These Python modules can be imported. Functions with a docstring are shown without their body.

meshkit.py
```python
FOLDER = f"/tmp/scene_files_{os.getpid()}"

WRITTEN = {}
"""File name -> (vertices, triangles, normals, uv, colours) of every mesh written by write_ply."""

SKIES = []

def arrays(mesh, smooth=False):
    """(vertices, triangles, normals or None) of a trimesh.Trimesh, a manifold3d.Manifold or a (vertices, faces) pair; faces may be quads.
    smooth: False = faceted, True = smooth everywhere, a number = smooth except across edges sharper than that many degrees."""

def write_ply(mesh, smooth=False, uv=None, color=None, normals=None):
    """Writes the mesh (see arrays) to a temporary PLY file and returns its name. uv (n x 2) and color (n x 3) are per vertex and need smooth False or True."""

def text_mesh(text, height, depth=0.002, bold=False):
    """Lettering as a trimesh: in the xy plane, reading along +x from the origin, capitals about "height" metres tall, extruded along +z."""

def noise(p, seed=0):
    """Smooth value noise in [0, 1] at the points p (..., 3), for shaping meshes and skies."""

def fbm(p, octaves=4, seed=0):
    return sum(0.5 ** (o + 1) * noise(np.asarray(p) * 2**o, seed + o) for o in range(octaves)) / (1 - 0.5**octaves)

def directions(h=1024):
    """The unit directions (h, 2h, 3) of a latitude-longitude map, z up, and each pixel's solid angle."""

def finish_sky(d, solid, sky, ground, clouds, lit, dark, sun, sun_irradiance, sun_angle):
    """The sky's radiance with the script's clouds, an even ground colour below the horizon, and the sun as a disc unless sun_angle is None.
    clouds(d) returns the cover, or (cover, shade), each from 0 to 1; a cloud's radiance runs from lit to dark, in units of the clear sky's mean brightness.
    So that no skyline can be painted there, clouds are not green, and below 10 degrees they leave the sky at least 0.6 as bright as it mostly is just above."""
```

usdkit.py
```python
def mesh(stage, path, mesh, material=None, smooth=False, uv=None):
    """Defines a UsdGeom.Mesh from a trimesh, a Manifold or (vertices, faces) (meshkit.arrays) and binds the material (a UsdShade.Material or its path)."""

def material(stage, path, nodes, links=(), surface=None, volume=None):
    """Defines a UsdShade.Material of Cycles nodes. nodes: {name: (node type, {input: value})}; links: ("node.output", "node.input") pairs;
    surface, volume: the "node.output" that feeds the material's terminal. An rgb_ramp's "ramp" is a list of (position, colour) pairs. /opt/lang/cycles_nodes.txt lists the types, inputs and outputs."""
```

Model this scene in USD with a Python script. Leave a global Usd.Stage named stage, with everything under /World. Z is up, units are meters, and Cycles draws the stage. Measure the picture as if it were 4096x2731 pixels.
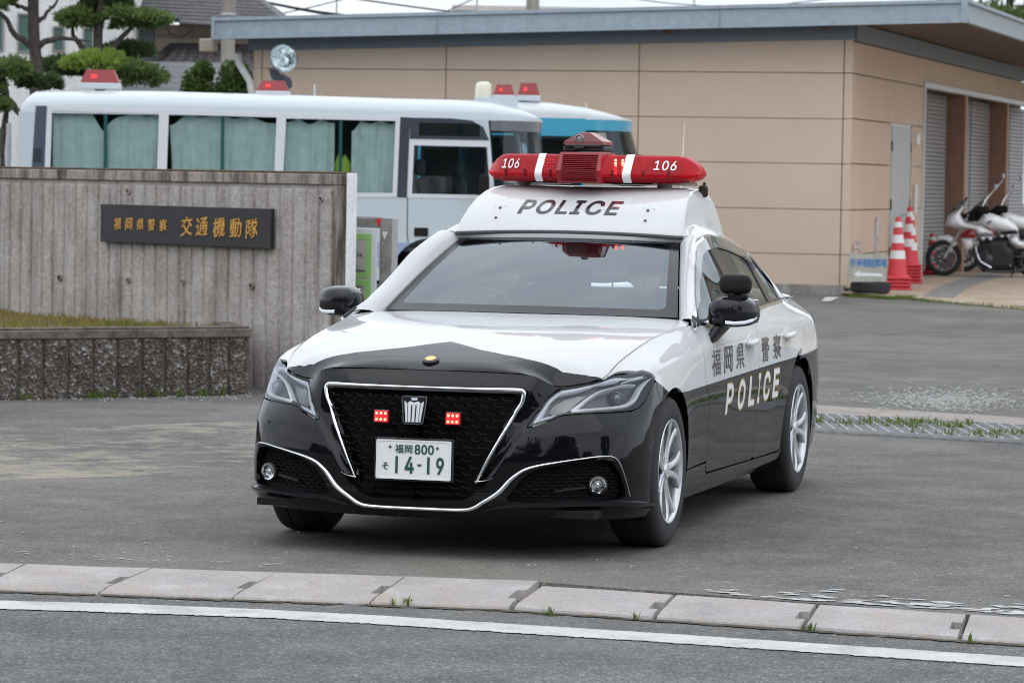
import math, random
import numpy as np, trimesh, shapely, usdkit, meshkit
import manifold3d as m3
from shapely.geometry import Polygon, LineString, Point, MultiPolygon, box as sbox
from shapely import affinity
from scipy.interpolate import PchipInterpolator, LinearNDInterpolator, RBFInterpolator, CubicSpline
from scipy.spatial import Delaunay
from pxr import Usd, UsdGeom, UsdLux, UsdShade, Sdf, Gf, Vt

stage = Usd.Stage.CreateInMemory()
UsdGeom.SetStageUpAxis(stage, UsdGeom.Tokens.z); UsdGeom.SetStageMetersPerUnit(stage, 1.0)
world = UsdGeom.Xform.Define(stage, '/World'); stage.SetDefaultPrim(world.GetPrim())
# ---------------------------------------------------------------- camera (telephoto, standing photographer across the road)
CAM = np.array([4.3298, -14.7672, 1.6035]); YAW, PITCH, ROLL, FPX = -.2757, -.0471, .0171, 13820.4
_f = np.array([math.sin(YAW)*math.cos(PITCH), math.cos(YAW)*math.cos(PITCH), math.sin(PITCH)])
_r = np.cross(_f, [0,0,1]); _r /= np.linalg.norm(_r); _u = np.cross(_r, _f)
_c, _s = math.cos(ROLL), math.sin(ROLL)
_r, _u = _c*_r + _s*_u, -_s*_r + _c*_u
cam = UsdGeom.Camera.Define(stage, '/World/camera')
cam.AddTransformOp().Set(Gf.Matrix4d(*_r, 0, *_u, 0, *(-_f), 0, *CAM, 1))
cam.CreateHorizontalApertureAttr(36.0); cam.CreateVerticalApertureAttr(36.0*682/1024)
cam.CreateFocalLengthAttr(36.0*FPX/4096); cam.CreateClippingRangeAttr(Gf.Vec2f(.1, 2000))
cam.CreateFStopAttr(9.0); cam.CreateFocusDistanceAttr(14.6)
cam.CreateExposureAttr(0.44)
# ---------------------------------------------------------------- overcast sky and a weak, very soft sun
SUN_EL, SUN_AZ = math.radians(58), math.radians(158)       # azimuth = atan2(x, y) of the direction towards the sun
sky = UsdLux.DomeLight.Define(stage, '/World/sky')
usdkit.material(stage, '/World/Looks/overcast_sky', {
    'tc': ('texture_coordinate', {}), 'mp': ('mapping', {'scale': (1.0, 1.0, 3.0)}),
    'n': ('noise_texture', {'scale': 2.2, 'detail': 5.0, 'roughness': .55}),
    'r': ('rgb_ramp', {'ramp': [(.30, (7.2, 8.0, 9.2)), (.5, (9.4, 10.0, 10.9)), (.72, (12.2, 12.5, 13.0))]}),
    's': ('sky_texture', {'sky_type': 'single_scattering', 'sun_disc': False, 'sun_elevation': SUN_EL, 'sun_rotation': SUN_AZ}),
    'm': ('mix_color', {'fac': .95, 'use_clamp': False}), 'nz': ('vector_math', {'math_type': 'normalize'}), 'sz': ('separate_xyz', {}), 'zr': ('map_range', {'from_min': 0.0, 'from_max': 1.0, 'to_min': .80, 'to_max': 1.18}), 'mu': ('vector_math', {'math_type': 'scale'}), 'b': ('background_shader', {'strength': .1})},
    [('tc.generated', 'mp.vector'), ('mp.vector', 'n.vector'), ('n.fac', 'r.fac'), ('s.color', 'm.a'), ('r.color', 'm.b'), ('tc.generated', 'nz.vector1'), ('nz.vector', 'sz.vector'), ('sz.z', 'zr.value'), ('zr.result', 'mu.scale'), ('m.result', 'mu.vector1'), ('mu.vector', 'b.color')], surface='b.background')
UsdShade.MaterialBindingAPI.Apply(sky.GetPrim()).Bind(UsdShade.Material.Get(stage, '/World/Looks/overcast_sky'))
sky.GetPrim().SetCustomDataByKey('kind', 'structure')
sun = UsdLux.DistantLight.Define(stage, '/World/sun')
sun.CreateIntensityAttr(.13); sun.CreateAngleAttr(80.0); sun.CreateNormalizeAttr(True); sun.CreateColorAttr(Gf.Vec3f(1, .97, .93))
_d = np.array([math.cos(SUN_EL)*math.sin(SUN_AZ), math.cos(SUN_EL)*math.cos(SUN_AZ), math.sin(SUN_EL)])
_x = np.cross([0,0,1], _d); _x /= np.linalg.norm(_x); _y = np.cross(_d, _x)
sun.AddTransformOp().Set(Gf.Matrix4d(*_x, 0, *_y, 0, *_d, 0, 0, 0, 60, 1))

# ---------------------------------------------------------------- helpers
rng = np.random.default_rng(7)
_used = {}
def uniq(parent, name):
    k = (parent, name); n = _used.get(k, 0); _used[k] = n + 1
    return f'{parent}/{name}' if n == 0 else f'{parent}/{name}_{n:03d}'
def P(x): return str(x.GetPath()) if hasattr(x, 'GetPath') else x
class MB:
    """Collects shapes into one mesh; every shape keeps its own vertex normals (or None: by angle)."""
    def __init__(s): s.v, s.f, s.k = [], [], 0
    def add(s, v, f):
        v = np.asarray(v, float).reshape(-1, 3); f = np.asarray(f, int)
        if f.ndim == 2 and f.shape[1] == 4: f = np.vstack([f[:, [0,1,2]], f[:, [0,2,3]]])
        s.v.append(v); s.f.append(f + s.k); s.k += len(v); return s
    def tm(s, m, M=None):
        if hasattr(m, 'to_mesh'):
            q = m.to_mesh(); v, f = np.asarray(q.vert_properties)[:, :3], np.asarray(q.tri_verts)
        elif isinstance(m, MB): v, f = np.vstack(m.v), np.vstack(m.f)
        else: v, f = np.asarray(m.vertices), np.asarray(m.faces)
        if M is not None:
            M = np.asarray(M); v = v @ M[:3, :3].T + M[:3, 3]
            if np.linalg.det(M[:3, :3]) < 0: f = f[:, ::-1]
        return s.add(v, f)
    def box(s, c, d, rz=0, ch=0.0, M=None):
        return s.tm(chbox(d, ch), T(c, rz) if M is None else T(c, rz) if M is None else M @ T(c, rz))
    def tube(s, pts, r, n=8, cap=True): v, f = tube(pts, r, n, cap); return s.add(v, f)
    def mesh(s): return trimesh.Trimesh(np.vstack(s.v), np.vstack(s.f), process=False)
def T(c=(0,0,0), rz=0, rx=0, ry=0):
    a, b, g = rx, ry, rz
    Rx = np.array([[1,0,0],[0,math.cos(a),-math.sin(a)],[0,math.sin(a),math.cos(a)]])
    Ry = np.array([[math.cos(b),0,math.sin(b)],[0,1,0],[-math.sin(b),0,math.cos(b)]])
    Rz = np.array([[math.cos(g),-math.sin(g),0],[math.sin(g),math.cos(g),0],[0,0,1]])
    M = np.eye(4); M[:3, :3] = Rz @ Ry @ Rx; M[:3, 3] = c; return M
def chbox(d, ch=0.0):
    d = np.asarray(d, float) / 2
    if ch <= 0:
        b = trimesh.creation.box(2*d); return trimesh.Trimesh(b.vertices, b.faces, process=False)
    ch = min(ch, d.min()*.9); pts = []
    for sx in (-1, 1):
        for sy in (-1, 1):
            for sz in (-1, 1):
                for k in range(3):
                    p = d.copy() - ch; p[k] = d[k]; pts.append(p*[sx, sy, sz])
    return trimesh.convex.convex_hull(np.array(pts))
def rbox(d, r, n=12):
    """Rounded box as a manifold hull of spheres."""
    d = np.asarray(d, float)/2 - r; sp = m3.Manifold.sphere(r, n)
    return m3.Manifold.batch_hull([sp.translate([sx*d[0], sy*d[1], sz*d[2]]) for sx in (-1,1) for sy in (-1,1) for sz in (-1,1)])
def hull_spheres(pr, n=12):
    return m3.Manifold.batch_hull([m3.Manifold.sphere(r, n).translate(list(map(float, p))) for p, r in pr])
def tube(pts, r, n=8, cap=True):
    pts = np.asarray(pts, float); m = len(pts); r = np.broadcast_to(np.asarray(r, float), (m,))
    t = np.gradient(pts, axis=0); t /= np.maximum(np.linalg.norm(t, axis=1, keepdims=True), 1e-9)
    up = np.array([0,0,1.0]) if abs(t[0][2]) < .9 else np.array([1.0,0,0])
    v = []; a = np.cross(up, t[0])
    for i in range(m):
        a = a - t[i]*(a @ t[i]); a /= np.linalg.norm(a); b = np.cross(t[i], a)
        ang = np.arange(n)*2*np.pi/n
        v.append(pts[i] + r[i]*(np.cos(ang)[:, None]*a + np.sin(ang)[:, None]*b))
    v = np.vstack(v); f = []
    for i in range(m-1):
        for k in range(n):
            p, q = i*n+k, i*n+(k+1) % n; f += [[p, q, q+n], [p, q+n, p+n]]
    if cap:
        c = len(v); v = np.vstack([v, pts[:1], pts[-1:]])
        for k in range(n): f += [[c, (k+1) % n, k], [c+1, (m-1)*n+k, (m-1)*n+(k+1) % n]]
    return v, np.array(f)
def lathe(prof, n=32, axis='z', closed=False):
    """Revolves (radius, height) pairs about z (or x / y)."""
    prof = np.asarray(prof, float); m = len(prof); a = np.arange(n)*2*np.pi/n
    v = np.stack([prof[:, 0][:, None]*np.cos(a), prof[:, 0][:, None]*np.sin(a), np.repeat(prof[:, 1][:, None], n, 1)], -1).reshape(-1, 3)
    f = []
    for i in range(m if closed else m-1):
        j = (i+1) % m
        for k in range(n):
            l = (k+1) % n; f.append([i*n+k, i*n+l, j*n+l]); f.append([i*n+k, j*n+l, j*n+k])
    if axis == 'x': v = v[:, [2, 0, 1]]
    if axis == 'y': v = v[:, [1, 2, 0]]
    return trimesh.Trimesh(v, np.array(f), process=False)
def prism(poly, h):
    """Extrudes a shapely polygon (or several) along z."""
    gs = [g for g in getattr(poly, 'geoms', [poly]) if g.geom_type == 'Polygon' and g.area > 1e-9]
    return trimesh.util.concatenate([trimesh.creation.extrude_polygon(g, h, engine='earcut') for g in gs])
def loft(loops, closed=True, cap=False):
    """Quads between successive point loops of equal length."""
    L = np.asarray(loops, float); m, n = L.shape[:2]; v = L.reshape(-1, 3); f = []
    for i in range(m-1):
        for k in range(n if closed else n-1):
            l = (k+1) % n; f.append([i*n+k, i*n+l, (i+1)*n+l]); f.append([i*n+k, (i+1)*n+l, (i+1)*n+k])
    if cap:
        for i, s in ((0, 1), (m-1, -1)):
            c = len(v); v = np.vstack([v, L[i].mean(0)])
            for k in range(n):
                l = (k+1) % n; f.append([c, i*n+l, i*n+k] if s > 0 else [c, i*n+k, i*n+l])
    return trimesh.Trimesh(v, np.array(f), process=False)
def mirror(m):
    return trimesh.Trimesh(np.asarray(m.vertices)*[-1,1,1], np.asarray(m.faces)[:, ::-1], process=False)
def put(parent, name, mesh, mat, smooth=35, normals=None, kind=None, label=None):
    """One Mesh prim under parent (a prim or a path)."""
    if isinstance(mesh, MB): mesh = mesh.mesh()
    path = uniq(P(parent), name)
    m = usdkit.mesh(stage, path, mesh, MAT[mat] if isinstance(mat, str) else mat, smooth if normals is None else False)
    if normals is not None:
        m.CreateNormalsAttr(Vt.Vec3fArray.FromNumpy(np.asarray(normals, np.float32))); m.SetNormalsInterpolation('vertex')
    if kind: m.GetPrim().SetCustomDataByKey('kind', kind)
    if label: m.GetPrim().SetCustomDataByKey('label', label)
    return m.GetPrim()
def tag(p, label, cat, group=None, kind=None):
    p.SetCustomDataByKey('label', label); p.SetCustomDataByKey('category', cat)
    if group: p.SetCustomDataByKey('group', group)
    if kind: p.SetCustomDataByKey('kind', kind)
    return p
def thing(name, label, cat, loc=(0,0,0), rz=0, group=None):
    x = UsdGeom.Xform.Define(stage, uniq('/World', name))
    x.AddTranslateOp().Set(Gf.Vec3d(*map(float, loc)))
    if rz: x.AddRotateZOp().Set(math.degrees(rz))
    return tag(x.GetPrim(), label, cat, group)
def group(parent, name):
    return UsdGeom.Xform.Define(stage, uniq(P(parent), name)).GetPrim()
def struct(name, mesh, mat, smooth=35, parent='/World'):
    return put(parent, name, mesh, mat, smooth, kind='structure')
def copy_thing(src, loc, rz, label, group=None):
    d = src.GetCustomData()
    r = thing(src.GetName(), label, d['category'], loc, rz, group or d.get('group'))
    r.GetReferences().AddInternalReference(src.GetPath()); r.SetInstanceable(True)
    return r
def tri2d(poly, h, extra=None):
    """Triangulates a polygon with inner points every h; returns points, triangles, boundary rings (index lists)."""
    rings, pts = [], []
    for ring in [poly.exterior, *poly.interiors]:
        n0 = len(pts); c = np.asarray(ring.coords)[:-1]; m = len(c)
        for i in range(m):
            a, b = c[i], c[(i+1) % m]; k = max(1, int(np.ceil(np.linalg.norm(b-a)/(h*.75))))
            pts += [a + (b-a)*t/k for t in range(k)]
        rings.append(list(range(n0, len(pts))))
    x0, y0, x1, y1 = poly.bounds
    gx, gy = np.meshgrid(np.arange(x0, x1, h), np.arange(y0, y1, h)); gx = gx + (np.arange(len(gy)) % 2)[:, None]*h/2
    g = np.stack([gx.ravel(), gy.ravel()], 1)
    inner = poly.buffer(-h*.45)
    if not inner.is_empty: pts += list(g[shapely.contains_xy(inner, g[:, 0], g[:, 1])])
    pts = np.array(pts); tri = Delaunay(pts).simplices
    c = pts[tri].mean(1); tri = tri[shapely.contains_xy(poly, c[:, 0], c[:, 1])]
    a = pts[tri]; area = (a[:,1,0]-a[:,0,0])*(a[:,2,1]-a[:,0,1])-(a[:,2,0]-a[:,0,0])*(a[:,1,1]-a[:,0,1])
    tri[area < 0] = tri[area < 0][:, ::-1]; tri = tri[np.abs(area) > 1e-9]
    return pts, tri, rings
def polys(g): return [p for p in getattr(g, 'geoms', [g]) if p.geom_type == 'Polygon' and p.area > 1e-7]
def spline(pts, n=40, closed=False):
    pts = np.asarray(pts, float)
    if closed: pts = np.vstack([pts, pts[:1]])
    t = np.r_[0, np.cumsum(np.linalg.norm(np.diff(pts, axis=0), axis=1))]
    return CubicSpline(t, pts, bc_type='periodic' if closed else 'not-a-knot')(np.linspace(0, t[-1], n + (1 if closed else 0)))[:n]
def pline(pts, n=40):
    pts = np.asarray(pts, float); t = np.r_[0, np.cumsum(np.linalg.norm(np.diff(pts, axis=0), axis=1))]
    return PchipInterpolator(t, pts)(np.linspace(0, t[-1], n))

# ---------------------------------------------------------------- materials
MAT = {}
def mat(name, nodes, links=(), surface='p.BSDF', volume=None):
    MAT[name] = usdkit.material(stage, '/World/Looks/' + name, nodes, links, surface=surface, volume=volume); return MAT[name]
def plain(name, col, rough=.5, metal=0, coat=0, spec=.5, **k):
    """A plain finish with a slight noise in its colour and roughness."""
    c = np.array(col, float)
    return mat(name, {'tc': ('texture_coordinate', {}), 'n': ('noise_texture', {'scale': 9.0, 'detail': 4.0}),
        'r': ('rgb_ramp', {'ramp': [(.3, c*.9), (.7, np.minimum(c*1.08, 1))]}),
        'rr': ('map_range', {'from_min': .3, 'from_max': .7, 'to_min': max(rough-.05, .0), 'to_max': min(rough+.06, 1)}),
        'p': ('principled_bsdf', {'metallic': float(metal), 'coat_weight': float(coat), 'coat_roughness': .02, 'specular_ior_level': float(spec), **k})},
        [('tc.object', 'n.vector'), ('n.fac', 'r.fac'), ('n.fac', 'rr.value'), ('r.color', 'p.base_color'), ('rr.result', 'p.roughness')])
def flat(name, col, rough=.5, metal=0, coat=0, **k):
    return mat(name, {'p': ('principled_bsdf', {'base_color': col, 'roughness': float(rough), 'metallic': float(metal), 'coat_weight': float(coat), 'coat_roughness': .02, **k})})
def glow(name, col, strength, base=(.3,.02,.02)):
    return mat(name, {'p': ('principled_bsdf', {'base_color': base, 'roughness': .3, 'emission_color': col, 'emission_strength': float(strength)})})
def pane(name, tint, ior=1.5, rough=.0):
    return mat(name, {'t': ('transparent_bsdf', {'color': tint}), 'g': ('glossy_bsdf', {'color': (.86,.94,1.0), 'roughness': float(rough)}), 'f': ('fresnel', {'IOR': float(ior)}), 'm': ('mix_closure', {})},
        [('f.fac', 'm.fac'), ('t.BSDF', 'm.closure1'), ('g.BSDF', 'm.closure2')], surface='m.closure')

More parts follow.
